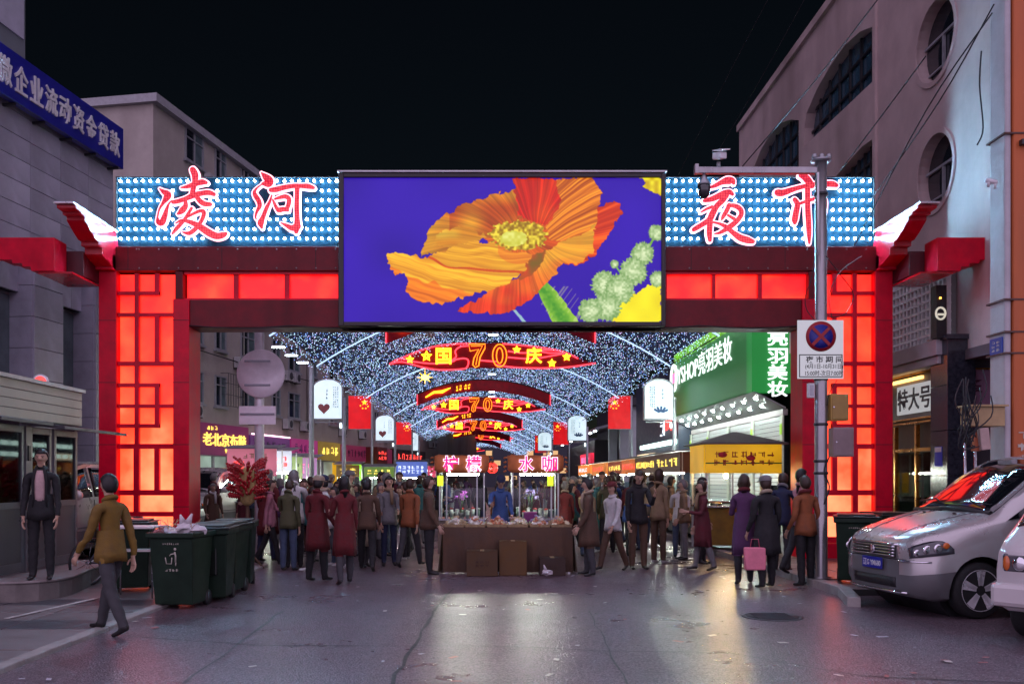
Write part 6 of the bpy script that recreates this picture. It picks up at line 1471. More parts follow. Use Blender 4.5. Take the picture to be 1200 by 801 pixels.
# --- goods table with brown cloth in front of the carts
TY = 16.25; tl, tr_ = PX(519, TY), PX(671, TY); zt = .80
gt = thing("goods_table", "long table under brown cloth heaped with wrapped snacks, in the street's middle", "table", ((tl+tr_)/2, TY+.4, 0))
N = 40; vs = []; rr = random.Random(3)
def drape(p0, p1, n, seed, out):
    vs = []; r = random.Random(seed)
    for i in range(n+1):
        q = Vector(p0).lerp(Vector(p1), i/n); k = .018*math.sin(i*1.9)+.012*math.sin(i*.83+1); vs.append([(q.x+out[0]*s, q.y+out[1]*s, z) for z, s in ((zt, 0), (zt-.03, .012), (.4, .02+k), (.03, .04+k*1.6+r.uniform(-.006, .006)))])
    v = [p for col in vs for p in col]; f = [(i*4+j, i*4+j+1, i*4+5+j, i*4+4+j) for i in range(n) for j in range(3)]; return v, f
cl = MB()
for p0, p1, n, o in (((tl, TY, 0), (tr_, TY, 0), 44, (0, -1)), ((tl, TY, 0), (tl, TY+.85, 0), 14, (-1, 0)), ((tr_, TY, 0), (tr_, TY+.85, 0), 14, (1, 0))): v, f = drape(p0, p1, n, n, o); cl.add(v, f, 0, True)
cl.add([(tl, TY, zt), (tr_, TY, zt), (tr_, TY+.85, zt), (tl, TY+.85, zt)], [(0,1,2,3)]); cl.build("tablecloth", pbr("cloth_brown", (.085, .047, .028), .85, 0, .3, 4, bump=.3, bscale=40), gt)
for x in (tl+.06, tr_-.06):
    for y in (TY+.05, TY+.8): MB().box(x-.02, x+.02, y-.02, y+.02, 0, zt-.01).build("leg", steel, gt)
pk = [pbr("pack_%d" % k, c, .45, 0, .3, 20) for k, c in enumerate(((.62, .54, .34), (.45, .33, .18), (.66, .64, .56), (.32, .42, .2), (.5, .2, .1), (.3, .25, .42)))]
cn = ["straw", "brown", "white", "green", "red", "purple"]; basket_m = pbr("basket", (.45, .33, .18), .7, 0, .3, 20)
r9 = random.Random(21); nb = 12
for k in range(nb):
    row = k % 2; x = tl+.2+(k//2)*(tr_-tl-.4)/5; y = TY+.2+row*.42; c_ = k % 6
    t = thing("snack_tray", f"tray of {cn[c_]} wrapped snacks, {ws[k//2]} from the left in the {'front' if row == 0 else 'back'} row of the table", "tray", (x, y, zt+.003), r9.uniform(-.1, .1), "snack trays on the goods table")
    MB().add([(-.17, -.18, .0), (.17, -.18, .0), (.17, .18, .0), (-.17, .18, .0), (-.19, -.2, .05), (.19, -.2, .05), (.19, .2, .05), (-.19, .2, .05)], [(3,2,1,0), (0,1,5,4), (1,2,6,5), (2,3,7,6), (3,0,4,7)]).build("tray", basket_m, t, local=True)
    h = MB()
    for j in range(30):
        rad = r9.uniform(0, .16); a = r9.uniform(0, 6.28); u = Vector((r9.uniform(-1, 1), r9.uniform(-1, 1), r9.uniform(-.5, .5))).normalized(); v = u.orthogonal().normalized()
        h.obb((rad*math.cos(a), rad*math.sin(a), .02+.13*(1-rad/.17)*r9.random()+.02), u*.045, v*.03, u.cross(v)*.012, r9.choice((0, 0, 1)))
    h.build("snack", [pk[c_], pk[(c_+2) % 6]], t, local=True, kind="stuff")
def carton(x0, x1, y, ybot, ytop, d, label, col, mark=True, rz=0):
    w_, h = x1-x0, ytop-ybot; t = thing("carton", label, "box", ((x0+x1)/2, y, ybot), rz)
    m = pbr("carton_%s" % label[:8], col, .75, 0, .2, 5); MB().box(-w_/2, w_/2, 0, d, 0, h).build("body", m, t, local=True, bev=.004)
    MB().box(-w_/2, -.004, -.003, d+.003, h, h+.006).build("flap", m, t, local=True); MB().box(.004, w_/2, -.003, d+.003, h, h+.006).build("flap", m, t, local=True); MB().box(-.035, .035, -.005, d*.98, h+.0065, h+.008).build("tape", pbr("tape", (.4, .3, .15), .3), t, local=True)
    if mark: m2 = MB(); scribble(m2, (0, -.002, h*.5), XA, ZA, w_*.5, h*.3, 3, 2, random.Random(int(w_*1000)), ext=.003); m2.build("print", pbr("carton_ink", (.05, .02, .01), .7), t, local=True)
    return t
carton(PX(547, 16), PX(583, 16), 15.78, .005, .42, .38, "tan carton with dark print under the table, left of centre", (.08, .042, .016))
carton(PX(585, 16), PX(617, 16), 15.9, .005, .58, .3, "taller orange brown carton against the middle of the table", (.11, .055, .016), False)
carton(PX(632, 16), PX(662, 16), 15.85, .005, .30, .35, "low dark carton by the table's right end", (.04, .022, .015))
bx = thing("purple_box", "small purple box of goods at the right of the goods table", "box", (PX(622, 16.9), 16.95, zt+.1)); a = P(622, 0, 16.9).x
MB().box(a-.12, a+.12, 17.02, 17.18, zt+.003, zt+.22).build("body", pbr("purple_card", (.18, .02, .15), .5), bx, bev=.006); MB().box(a-.125, a+.125, 17.015, 17.185, zt+.2205, zt+.24).build("lid", pbr("purple_lid", (.3, .05, .22), .5), bx)
bag_ = thing("plastic_bag", "small crumpled white plastic bag on the ground by the low carton", "plastic bag", (PX(641, 15.5), 15.5, .08)); m = MB(); crumple(m, Vector((PX(641, 15.5), 15.55, .09)), .09, 9); m.tube([(PX(641, 15.5)-.02, 15.55, .14), (PX(641, 15.5)-.05, 15.54, .22)], [.03, .008], 5); m.build("bag", MATS["bag_white"], bag_)
# --- yellow snack stall on the right with its warm bulb
ys = stall((PX(865, 20.4), 20.7, .10), 0, 1.55, 1.35, .95, 1.66, .62, srgb(186, 140, 22), "yellow signed snack stall with a warm bulb and dark peaked roof", pbr("red_print", srgb(150, 24, 20), .5), peak=.27, roof=pbr("roof_mauve", (.10, .075, .085), .6, 0, .2, 4), tube=False, em=.75, seed=3, cols=7, rows=2, base=pbr("stall_yellow", srgb(120, 96, 20), .6, 0, .3, 4, dirt=.4))
m = MB()
for dx, dz in ((-.45, 2.05), (.15, 1.98)): m.ell((dx, -.75, dz), .10, .008, .06, 12, 6)
m.build("dish_print", pbr("dish_red", srgb(190, 30, 40), .5), ys, local=True)
MB().box(-.81, .81, -.752, -.742, 1.86, 1.885).build("green_band", pbr("green_band", srgb(40, 90, 30), .5), ys, local=True)
c = Vector((-.30, -.45, 1.60)); q = thing("bare_bulb", "bare warm bulb shining under the yellow stall's sign", "lamp", ys.location+c)
MB().ell((0, 0, 0), .045, .045, .055, 10, 7).build("bulb", warm_bulb, q, local=True); MB().cyl((0, 0, .05), (0, 0, .12), .022, 8).cyl((0, 0, .12), (0, 0, .3), .006, 5).build("holder", black_plastic, q, local=True)
# --- long row of stalls along the right kerb, signs to the street
dkred = srgb(60, 16, 14)
st_ = [((5.75, 26.2, .1), 3.6, "first stall of the right row, maroon sign with bright yellow letters", dkred, let_yel, .3, 5),
       ((5.85, 30.4, .1), 4.0, "second stall of the right row, long dark sign full of yellow letters", srgb(70, 26, 10), let_yel, .3, 12),
       ((6.0, 34.8, .1), 3.8, "third stall of the right row with an orange sign", srgb(190, 96, 30), let_red, .6, 7),
       ((6.1, 39.4, .1), 4.2, "fourth stall of the right row with a red brown sign", srgb(130, 44, 24), let_yel, .5, 7),
       ((6.0, 44.6, .1), 4.6, "fifth stall of the right row under a tan awning", srgb(200, 120, 60), let_red, .7, 6),
       ((5.9, 50.4, .1), 5.0, "farthest stall of the right row, glowing orange", srgb(230, 130, 60), let_wh, .8, 6)]
for i, (loc, w_, lab, fc, tm, em, cols) in enumerate(st_):
    stall(loc, R(-90), w_, 1.3, .95, 1.72, .52, fc, lab, tm, em=em, cols=cols, seed=20+i, group="stall row along the right kerb", roof=pbr("awning_tan", (.24, .21, .18), .6, 0, .15, 4) if i > 1 else None, base=pbr("stall_teal", (.10, .14, .13), .5, 0, .3, 3))
# --- stalls on the left beyond the gateway
lf = [((PX(298, 30), 30.2, 0), 1.5, srgb(206, 120, 140), "pink signed stall with red 涮 behind the round road sign's pole", .5, let_red, 1),
      ((PX(329, 32), 32.2, 0), .8, srgb(190, 196, 214), "narrow white signed stall with red print", .6, let_red, 2), ((PX(347, 33.5), 33.6, 0), .55, srgb(130, 150, 90), "narrow sage green signed stall beside the white one", .4, pbr("sage_ink", (.1, .14, .05), .6), 3),
      ((PX(361, 35), 35.2, 0), .7, srgb(178, 130, 180), "lilac signed stall at the slim post's foot", .45, let_pink, 4), ((PX(409, 39), 39.2, 0), .9, srgb(120, 92, 40), "brown signed stall below the left flag", .3, let_yel, 5),
      ((PX(445, 46), 46.2, 0), 1.4, srgb(100, 130, 60), "green lit stall further up the left side", .5, let_yel, 6), ((PX(482, 60), 60.2, 0), 2.0, srgb(90, 110, 190), "blue signed stall far up the left side", .7, let_wh, 7), ((PX(497, 66), 66.2, 0), 1.6, srgb(200, 60, 90), "rosy signed stall far up the left side", .7, let_wh, 8)]
for i, (loc, w_, fc, lab, em, tm, seed) in enumerate(lf):
    hs = (.86, .72, .8, .8, .5, .5, 1.0, .9)[i]; zs = (1.72, 1.85, 1.6, 1.6, 1.7, 1.7, 1.7, 1.6)[i]
    t = stall(loc, 0, w_, .9, .9, zs, hs, fc, lab, tm, em=em, seed=40+seed, cols=max(2, int(w_*3)), rows=2 if i != 0 else 1, side=False, group="stalls along the left side")
    if i == 0:
        for ch in list(t.children):
            if ch.name.startswith("lettering"): bpy.data.objects.remove(ch)
        text("lettering", "涮", let_red, t, t.location+Vector((-.42, -.525, zs+.30)), XA, ZA, .34, .34, .012, .02)
        m = MB(); scribble(m, (.1, -.522, zs+.64), XA, ZA, .8, .2, 4, 1, random.Random(2), ext=.01); m.build("small_lettering", pbr("olive_ink", srgb(120, 130, 50), .5), t, local=True)
# red candied-skewer rack behind the bins
rk = thing("skewer_rack", "straw bundle on a stake stuck full of glossy red skewers", "snack rack", (PX(290, 17.2), 17.2, 0)); x = rk.location.x
MB().cyl((x, 17.2, 0), (x, 17.2, 1.25), .03, 8).build("stake", wood, rk)
for k in range(3): a = k*2.1; MB().cyl((x, 17.2, .35), (x+.3*math.cos(a), 17.2+.3*math.sin(a), 0), .02, 6).build("leg", wood, rk)
MB().lathe([(.05, 1.15), (.13, 1.22), (.16, 1.5), (.14, 1.78), (.06, 1.85)], (x, 17.2, 0), 'z', 14).build("straw_bundle", pbr("straw", (.35, .24, .09), .9, 0, .3, 20), rk)
berry = pbr("candied_red", srgb(170, 10, 24), .18, 0, .2, 8, coat=.6); rq = random.Random(6); sk0 = None
for k in range(110):
    a = rq.uniform(0, 6.28); z = rq.uniform(1.24, 1.84); d = Vector((math.cos(a), math.sin(a), rq.uniform(.1, .7))).normalized()
    if sk0 is None:
        m = MB(); m.cyl((0, 0, 0), (.33, 0, 0), .004, 4, 1)
        for j in range(5): m.ell((.08+j*.05, 0, 0), .028, .026, .026, 8, 5)
        o = m.build("skewer", [berry, MATS["bamboo"]], rk, local=True); sk0 = o
    else: o = share(sk0, rk)
    o.location = Vector((0, 0, z))+d*.1; o.rotation_euler = d.to_track_quat('X', 'Z').to_euler()

# ================================================================ VANS
def carpaint(name, col, metal=.5, rough=.28): return pbr(name, col, rough, metal, .02, .6, coat=.8)
tyre = pbr("tyre_rubber", (.012, .012, .013), .75, 0, .2, 12); alloy = pbr("alloy", (.55, .55, .56), .3, .35, .05, 5); chrome = pbr("chrome", (.75, .75, .77), .12, 1, .05, 5)
lamp_glass = pbr("lamp_glass", (.05, .05, .06), .05, .2, .1, 1, coat=1); lamp_amber = pbr("lamp_amber", srgb(210, 100, 20), .15, 0, .1, 4, coat=1); car_glass = pbr("car_glass", (.006, .007, .009), .03, 0, .05, 2, spec=1.0, coat=1)
plate_blue = pbr("plate_bg", srgb(22, 34, 150), .4, 0, .05, 4)
def make_van(name, label, ST, L, wheels, paint, lower, zsplit, glass, lights, plate, loc, heading, hw, tall):
    """ST: stations (x, zbot, wbot, zmid, wmid, zbelt, wbelt, zedge, wedge, ztop); x runs from nose to tail; local +x is rearward"""
    t = thing(name, label, "van", loc, heading)
    rings = []; xs = []
    def interp(x):
        for a, b in zip(ST[:-1], ST[1:]):
            if a[0] <= x <= b[0]: u = (x-a[0])/(b[0]-a[0]+1e-9); return [p+(q-p)*u for p, q in zip(a, b)]
        return list(ST[-1])
    x = 0.0
    for a, b in zip(ST[:-1], ST[1:]):
        n = max(1, round((b[0]-a[0])/.12))
        for i in range(n): xs.append(a[0]+(b[0]-a[0])*i/n)
    xs.append(ST[-1][0])
    vs = []; fs = []; mi = []
    for x in xs:
        _, zb, wb, zm, wm, zl, wl, ze, we, zt = interp(x)
        half = [(0, zb), (wb*.9, zb), (wb, zb+.04), (wm*.985, zb+(zm-zb)*.55), (wm, zm), (wm*.5+wl*.5+.01, zm+(zl-zm)*.5), (wl, zl), (wl*.6+we*.4+.012, zl+(ze-zl)*.4), (we*.75+wl*.25+.012, zl+(ze-zl)*.72), (we, ze), (we*.86, ze+(zt-ze)*.55), (we*.5, zt-.012), (0, zt)]
        ring = [(x, y, z) for y, z in half]+[(x, -y, z) for y, z in half[-2:0:-1]]
        rings.append(ring)
    m = len(rings[0])
    for r_ in rings: vs += r_
    for i in range(len(rings)-1):
        for j in range(m):
            fs.append((i*m+j, i*m+(j+1) % m, (i+1)*m+(j+1) % m, (i+1)*m+j))
            zc = sum(vs[k][2] for k in fs[-1])/4; mi.append(1 if lower and (j < 4 or j >= m-4) else 0)
    fs.append(tuple(range(m))); mi.append(1 if lower else 0); fs.append(tuple(range((len(rings)-1)*m, len(rings)*m))[::-1]); mi.append(0)
    mb = MB(); mb.v = vs; mb.f = [list(f) for f in fs]; mb.mi = mi; mb.sm = [True]*len(fs)
    body = mb.build("body", [paint, lower or paint, black_plastic], t, local=True)
    # wheel openings are really cut out of the body
    cut = []
    for wx in wheels:
        c_ = MB().cyl((wx, -2, hw+.01), (wx, 2, hw+.01), hw*1.17, 32).build("cutter", black_plastic); c_.location = (0, 0, 0); c_.parent = t; cut.append(c_)
        b = body.modifiers.new("arch", 'BOOLEAN'); b.object = c_; b.operation = 'DIFFERENCE'; b.solver = 'EXACT'
    bpy.context.view_layer.update(); dg = bpy.context.evaluated_depsgraph_get(); me = bpy.data.meshes.new_from_object(body.evaluated_get(dg)); body.modifiers.clear(); body.data = me; me.name = "body"
    for c_ in cut: bpy.data.objects.remove(c_)
    for p in me.polygons: p.use_smooth = True
    try: me.set_sharp_from_angle(angle=R(38))
    except Exception: pass
    sec = lambda x: interp(x)
    for wx in wheels:
        _, zb, wb, zm, wm, zl, wl, ze, we, zt = sec(wx)
        MB().cyl((wx, -wm+.28, hw+.01), (wx, wm-.28, hw+.01), hw*1.2, 24).build("wheel_well", black_plastic, t, local=True)
        for s in (-1, 1):
            y = s*(wm-.14); w_ = MB().lathe([(hw*.70, -.10), (hw*.93, -.10), (hw, -.07), (hw, .07), (hw*.93, .10), (hw*.70, .10)], (0, 0, 0), 'y', 32).build("wheel", tyre, t, local=True); w_.location = (wx, y, hw)
            rm = MB(); rm.lathe([(0, s*.02), (hw*.66, s*.02), (hw*.69, s*.095), (hw*.735, s*.107), (hw*.735, -s*.05), (hw*.1, -s*.05)], (0, 0, 0), 'y', 32)
            for k in range(5):
                for dd in (-.13, .13):
                    a = k*2*math.pi/5+dd+.3; rm.beam((.06*math.cos(a-dd), s*.085, .06*math.sin(a-dd)), (hw*.69*math.cos(a), s*.085, hw*.69*math.sin(a)), .055, .04, 0, (0, 1, 0))
            rm.lathe([(0, s*.10), (hw*.17, s*.098), (hw*.18, s*.06)], (0, 0, 0), 'y', 16); rim = rm.build("rim", alloy, w_, local=True)
            MB().lathe([(hw*.05, s*.035), (hw*.58, s*.034), (hw*.58, s*.0325), (hw*.05, s*.0325)], (0, 0, 0), 'y', 24).build("brake_disc", dark_metal, w_, local=True)
    def surf(x, k):         # point on ring k (half index) at station x
        _, zb, wb, zm, wm, zl, wl, ze, we, zt = sec(x)
        return {'belt': (wl, zl), 'edge': (we, ze), 'mid': (wm, zm), 'u4': (wl*.6+we*.4+.012, zl+(ze-zl)*.4), 'u7': (we*.75+wl*.25+.012, zl+(ze-zl)*.72)}[k]
    return t, sec, surf
def patch(pts_rows, off):
    """thin plate over the body: rows of points, pushed out along off"""
    mb = MB(); n = len(pts_rows[0]); vs = [Vector(p) for r_ in pts_rows for p in r_]; k = len(vs); o = Vector(off)
    a = [v+o for v in vs]; f = [(i*n+j, i*n+j+1, (i+1)*n+j+1, (i+1)*n+j) for i in range(len(pts_rows)-1) for j in range(n-1)]
    b = [v-o*.2 for v in vs]; mb.add(a, f, 0, True); o_ = len(mb.v); mb.add(b, [tuple(x)[::-1] for x in f], 0, True)
    rim = [j for j in range(n)]+[i*n+n-1 for i in range(1, len(pts_rows))]+[(len(pts_rows)-1)*n+j for j in range(n-2, -1, -1)]+[i*n for i in range(len(pts_rows)-2, 0, -1)]
    for p, q in zip(rim, rim[1:]+rim[:1]): mb.f.append([p, q, o_+q, o_+p]); mb.mi.append(0); mb.sm.append(False)
    return mb
# ---- silver people carrier
ST = [(0.0, .30, .40, .50, .52, .76, .50, .83, .44, .87), (.04, .27, .58, .50, .68, .78, .64, .87, .56, .92), (.12, .23, .72, .52, .80, .81, .75, .93, .66, .975), (.28, .20, .83, .54, .90, .91, .83, .995, .73, 1.05), (.62, .20, .88, .58, .93, 1.02, .87, 1.10, .77, 1.15), (.98, .20, .89, .60, .935, 1.10, .885, 1.18, .79, 1.24),
      (1.10, .20, .89, .60, .935, 1.12, .89, 1.22, .79, 1.30), (1.68, .20, .89, .60, .935, 1.17, .895, 1.64, .75, 1.73), (2.02, .20, .89, .60, .935, 1.18, .90, 1.83, .73, 1.92), (2.5, .20, .89, .60, .935, 1.19, .90, 1.90, .73, 2.0), (4.2, .20, .89, .60, .935, 1.20, .90, 1.90, .73, 2.0), (4.65, .24, .88, .60, .92, 1.20, .88, 1.85, .71, 1.95), (4.85, .30, .82, .60, .86, 1.18, .83, 1.70, .68, 1.80)]
silver = carpaint("silver_paint", (.50, .48, .47)); lower_grey = pbr("lower_grey", (.15, .15, .155), .4, .2, .08, 4)
HD = R(9)
front_c = Vector((4.86, 11.75, 0))       # middle of the nose on the ground
def van_silver(loc, rz, label):
    t, sec, surf = make_van("silver_van", label, ST, 4.85, (.80, 3.85), silver, lower_grey, .64, None, None, None, loc, rz, .335, 1.75)
    # windscreen following the slope between bonnet and roof
    rows = []
    for x in np.linspace(1.06, 1.96, 7):
        _, zb, wb, zm, wm, zl, wl, ze, we, zt = sec(x); rows.append([(x, y*we*.93, zt-.012-(abs(y)**2.5)*(zt-ze)*.75) for y in np.linspace(-1, 1, 9)])
    ws_ = patch(rows, (-.013, 0, .016)).build("windscreen", car_glass, t, local=True)
    for y0, y1 in ((-.55, .08), (.12, .72)):
        _, zb, wb, zm, wm, zl, wl, ze, we, zt = sec(1.1); MB().tube([(1.05, y0, zt+.01), (1.13, (y0+y1)/2, zt+.085), (1.11, y1, zt+.05)], .011, 5).build("wiper", black_plastic, ws_, local=True)
    MB().tube([(1.045, -.74, 1.235), (.99, 0, 1.275), (1.045, .74, 1.235)], .03, 6).build("cowl", black_plastic, t, local=True)
    # side glass, one plate for each window
    for s in (-1, 1):
        for x0, x1, nm in ((1.56, 2.52, "front_window"), (2.62, 3.52, "middle_window"), (3.60, 4.45, "rear_window")):
            rows = []
            for k, (lo, hi) in enumerate(((.06, .4), (.4, .72), (.72, .93))): pass
            for v in (.08, .4, .72, .90):
                row = []
                for u in np.linspace(0, 1, 7):
                    x = x0+(x1-x0)*u
                    if nm == "front_window": x = max(x, 1.50+.50*v) if u < .5 else x
                    _, zb, wb, zm, wm, zl, wl, ze, we, zt = sec(x); 
                    kw = [(0, wl), (.4, wl*.6+we*.4+.012), (.72, we*.75+wl*.25+.012), (1, we)]
                    for (a, wa), (b, wb2) in zip(kw[:-1], kw[1:]):
                        if a <= v <= b: wy = wa+(wb2-wa)*(v-a)/(b-a); break
                    row.append((x, s*wy, zl+(ze-zl)*v))
                rows.append(row)
            patch(rows, (0, s*.010, .003)).build(nm, car_glass, t, local=True)
        # quarter light by the mirror
        tri = []
        for x, v in ((1.15, .10), (1.50, .10), (1.58, .58)):
            _, zb, wb, zm, wm, zl, wl, ze, we, zt = sec(x); tri.append((x, s*(wl+(we-wl)*v*.8+.022), zl+(ze-zl)*v+.02))
        MB().prism(tri, (0, s*-.012, 0)).build("quarter_light", car_glass, t, local=True)
        # door seams, handle, side marker, moulding, mirror
        def line_on_side(x, vs_): 
            out = []
            for v in vs_:
                _, zb, wb, zm, wm, zl, wl, ze, we, zt = sec(x); z = zb+.12+(zl-zb-.12)*v; ww = wm+(wl-wm)*max(0, (z-zm)/(zl-zm)) if z > zm else wm*.985+(wm*.015)*max(0, (z-zb)/(zm-zb)); out.append((x, s*(ww+.006), z))
            return out
        for x in (1.50, 2.58, 3.56): MB().tube(line_on_side(x, np.linspace(.05, 1, 7)), .0065, 4).build("door_seam", black_plastic, t, local=True)
        MB().tube([(1.35, s*(sec(1.35)[4]+.006), .665) for i in range(1)]+[(x, s*(sec(x)[4]+.006), .665) for x in np.linspace(1.38, 3.3, 9)], .016, 6).build("side_moulding", lower_grey, t, local=True)
        _, zb, wb, zm, wm, zl, wl, ze, we, zt = sec(2.35); MB().box(2.26, 2.46, s*(wl+.028), s*(wl+.045), zl-.12, zl-.08).build("door_handle", silver, t, local=True, bev=.006)
        _, zb, wb, zm, wm, zl, wl, ze, we, zt = sec(1.16); MB().ell((1.18, s*(wm*.45+wl*.55+.012), .96), .06, .014, .03, 12, 6).build("side_marker", lamp_glass, t, local=True)
        m = MB(); m.ell((1.50, s*1.02, 1.30), .07, .13, .10, 12, 8); m.beam((1.54, s*.88, 1.23), (1.52, s*.98, 1.26), .06, .05); mir_ = m.build("mirror", silver, t, local=True); MB().ell((1.555, s*1.02, 1.30), .02, .11, .08, 12, 6).build("mirror_glass", car_glass, mir_, local=True)
        # headlamp unit wrapping the corner
        rows = []
        for v in np.linspace(0, 1, 5):
            row = []
            for u in np.linspace(0, 1, 9):
                x = .045+.42*u**1.2; _, zb, wb, zm, wm, zl, wl, ze, we, zt = sec(x); lo = .70+.07*u; hi = .815+.17*u**.8; hi = lo+(hi-lo)*(1-.75*u**5); z = lo+(hi-lo)*v
                if z <= zl: wy = wm+(wl-wm)*max(0, min(1, (z-zm)/(zl-zm)))
                else: wy = wl+(we-wl)*min(1, (z-zl)/(ze-zl))
                yy = wy+.012
                row.append((x-.012*(1-u), s*yy, z))
            rows.append(row)
        hl = patch(rows, (-.006, s*.008, .002)).build("headlight", lamp_glass, t, local=True)
        for x, z, r_, mt_ in ((.10, .77, .05, chrome), (.19, .81, .062, chrome), (.29, .83, .062, chrome), (.385, .86, .045, lamp_amber)):
            _, zb, wb, zm, wm, zl, wl, ze, we, zt = sec(x); wy = wm+(wl-wm)*(z-zm)/(zl-zm); MB().ell((x-.012, s*(wy+.016), z), r_, .018, r_*.9, 12, 7).build("reflector", mt_, hl, local=True)
        MB().ell((.055, s*.56, .40), .03, .065, .04, 12, 7).build("fog_lamp", lamp_glass, t, local=True)
    # nose: grille bars, badge, plate, bumper seam, lower intake and chrome lip
    def nose(y, z):       # x of the body surface at half width y, height z
        for x in np.linspace(0, .6, 121):
            _, zb, wb, zm, wm, zl, wl, ze, we, zt = sec(x)
            if z < zm: wy = wb+(wm-wb)*max(0, (z-zb)/(zm-zb))
            elif z < zl: wy = wm+(wl-wm)*(z-zm)/(zl-zm)
            else: wy = wl+(we-wl)*min(1, (z-zl)/(ze-zl+1e-6))
            if wy >= abs(y) and zt >= z: return x
        return .6
    gr = MB(); rows = [[(nose(y, z)-.006, y, z) for y in np.linspace(-.46, .46, 11)] for z in (.70, .75, .80, .85)]
    grl = patch(rows, (-.008, 0, 0)).build("grille", black_plastic, t, local=True)
    for z in (.715, .752, .79, .826): MB().tube([(nose(y, z)-.024, y, z) for y in np.linspace(-.45, .45, 9)], .0105, 6).build("grille_bar", chrome, grl, local=True)
    MB().tube([(nose(y, .855)-.02, y, .862-.02*abs(y)) for y in np.linspace(-.5, .5, 9)], .014, 6).build("grille_frame", chrome, grl, local=True)
    MB().lathe([(.0, -.012), (.052, -.01), (.058, 0), (0, .002)], (nose(0, .775)-.035, 0, .775), 'x', 20).build("round_badge", chrome, grl, local=True)
    x0 = nose(.0, .60)-.03; pl = MB().box(x0-.008, x0, -.22, .22, .535, .675).build("number_plate", plate_blue, t, local=True, bev=.004)
    u = Vector((0, -1, 0)); mb = MB(); text("plate_lettering", "辽G YM680", white_paint, None, (x0-.0085, 0, .605), u, ZA, .38, .085, .003, .01, mb=mb); mb.build("plate_lettering", white_paint, pl, local=True)
    for z, r_, mt_, w2 in ((.68, .012, lower_grey, .8), ):
        MB().tube([(nose(y, z)-.006, y, z) for y in np.linspace(-w2, w2, 17)], .006, 4).build("bumper_seam", black_plastic, t, local=True)
    MB().tube([(nose(y, .27)-.02, y, .285) for y in np.linspace(-.62, .62, 13)], .015, 6).build("chrome_lip", chrome, t, local=True)
    rows = [[(nose(y, z)-.004, y, z) for y in np.linspace(-.45, .45, 9)] for z in (.34, .40, .46)]; patch(rows, (-.006, 0, 0)).build("lower_intake", black_plastic, t, local=True)
    for s in (-1, 1): MB().tube([(nose(y, .665)-.014, y, .665) for y in np.linspace(s*.5, s*.84, 8)], .013, 6).build("bumper_trim", chrome, t, local=True)
    # bonnet creases
    for s in (-1, 1):
        MB().tube([(x, s*(.34+.16*(x-.1)), sec(x)[9]-.012+.004) for x in np.linspace(.10, .98, 10)], .006, 4).build("bonnet_seam", lower_grey, t, local=True)
    for y in (-.3, .3): MB().ell((.88, y, sec(.88)[9]+.002), .02, .03, .012, 8, 5).build("washer_jet", black_plastic, t, local=True)
    return t
vs1 = van_silver((front_c.x, front_c.y, 0), HD, "silver people carrier parked at the right with its front to the road")
def copy_tree(root, loc, rz, label):
    c = dup(root, loc, rz, label); return c
vs2 = copy_tree(vs1, (-8.75, 16.2, 0.03), R(90), "silver van seen between the booth and the left column"); 
vs3 = copy_tree(vs1, (-9.3, 27.5, 0), R(80), "silver van parked in shade beyond the left column by the purple sign")
# ---- white microvan cut off by the right edge
ST2 = [(0.0, .36, .62, .55, .68, .84, .66, .90, .60, .94), (.05, .32, .72, .55, .76, .90, .74, .97, .68, 1.01), (.22, .30, .76, .56, .79, .98, .77, 1.06, .72, 1.10), (.50, .30, .77, .58, .80, 1.06, .785, 1.25, .70, 1.32), (.95, .30, .77, .58, .80, 1.08, .79, 1.68, .64, 1.76), (1.2, .30, .77, .58, .80, 1.08, .79, 1.74, .63, 1.84), (3.5, .30, .77, .58, .80, 1.08, .79, 1.76, .63, 1.86), (3.75, .34, .74, .58, .77, 1.07, .76, 1.68, .62, 1.78)]
whitep = carpaint("white_van_paint", (.62, .58, .57), .0, .3)
t, sec, surf = make_van("white_van", "white microvan at the right edge, only its front corner in the picture", ST2, 3.75, (.62, 2.75), whitep, None, .1, None, None, None, (5.62, 8.92, 0), R(38), .29, 1.85)
rows = []
for x in np.linspace(.34, 1.02, 6):
    _, zb, wb, zm, wm, zl, wl, ze, we, zt = sec(x); rows.append([(x, y*we*.95, zt-.01-(abs(y)**2.5)*(zt-ze)*.7) for y in np.linspace(-1, 1, 9)])
patch(rows, (-.016, 0, .014)).build("windscreen", car_glass, t, local=True)
for s in (-1, 1):
    m = MB(); m.box(-.005, .12, s*.42, s*.69, .70, .90); hl = m.build("headlight", lamp_glass, t, local=True, bev=.03)
    MB().ell((-.01, s*.52, .80), .015, .07, .07, 12, 7).build("reflector", chrome, hl, local=True); MB().ell((-.01, s*.64, .80), .014, .035, .075, 10, 7).build("indicator", lamp_amber, hl, local=True)
    for z in (.40, .45, .50): MB().box(-.03, .02, s*.45, s*.68, z, z+.018).build("bumper_slot", black_plastic, t, local=True)
    for x0, x1 in ((.75, 1.5), (1.6, 2.5), (2.6, 3.5)):
        rows = [[(x, s*(sec(x)[6]+(sec(x)[8]-sec(x)[6])*v+.014), sec(x)[5]+(sec(x)[7]-sec(x)[5])*v) for x in np.linspace(x0+.25*v if x0 < 1 else x0, x1, 6)] for v in (.08, .45, .85)]; patch(rows, (0, s*.012, 0)).build("side_window", car_glass, t, local=True)
MB().box(-.06, .22, -.79, .79, .36, .60).build("bumper", whitep, t, local=True, bev=.05)
MB().box(-.02, .05, -.40, .40, .72, .86).build("grille", black_plastic, t, local=True, bev=.01)
for z in (.755, .79, .825): MB().box(-.03, -.021, -.38, .38, z, z+.012).build("grille_bar", chrome, t, local=True)
pl = MB().box(-.075, -.062, -.22, .22, .40, .54).build("number_plate", plate_blue, t, local=True, bev=.003)
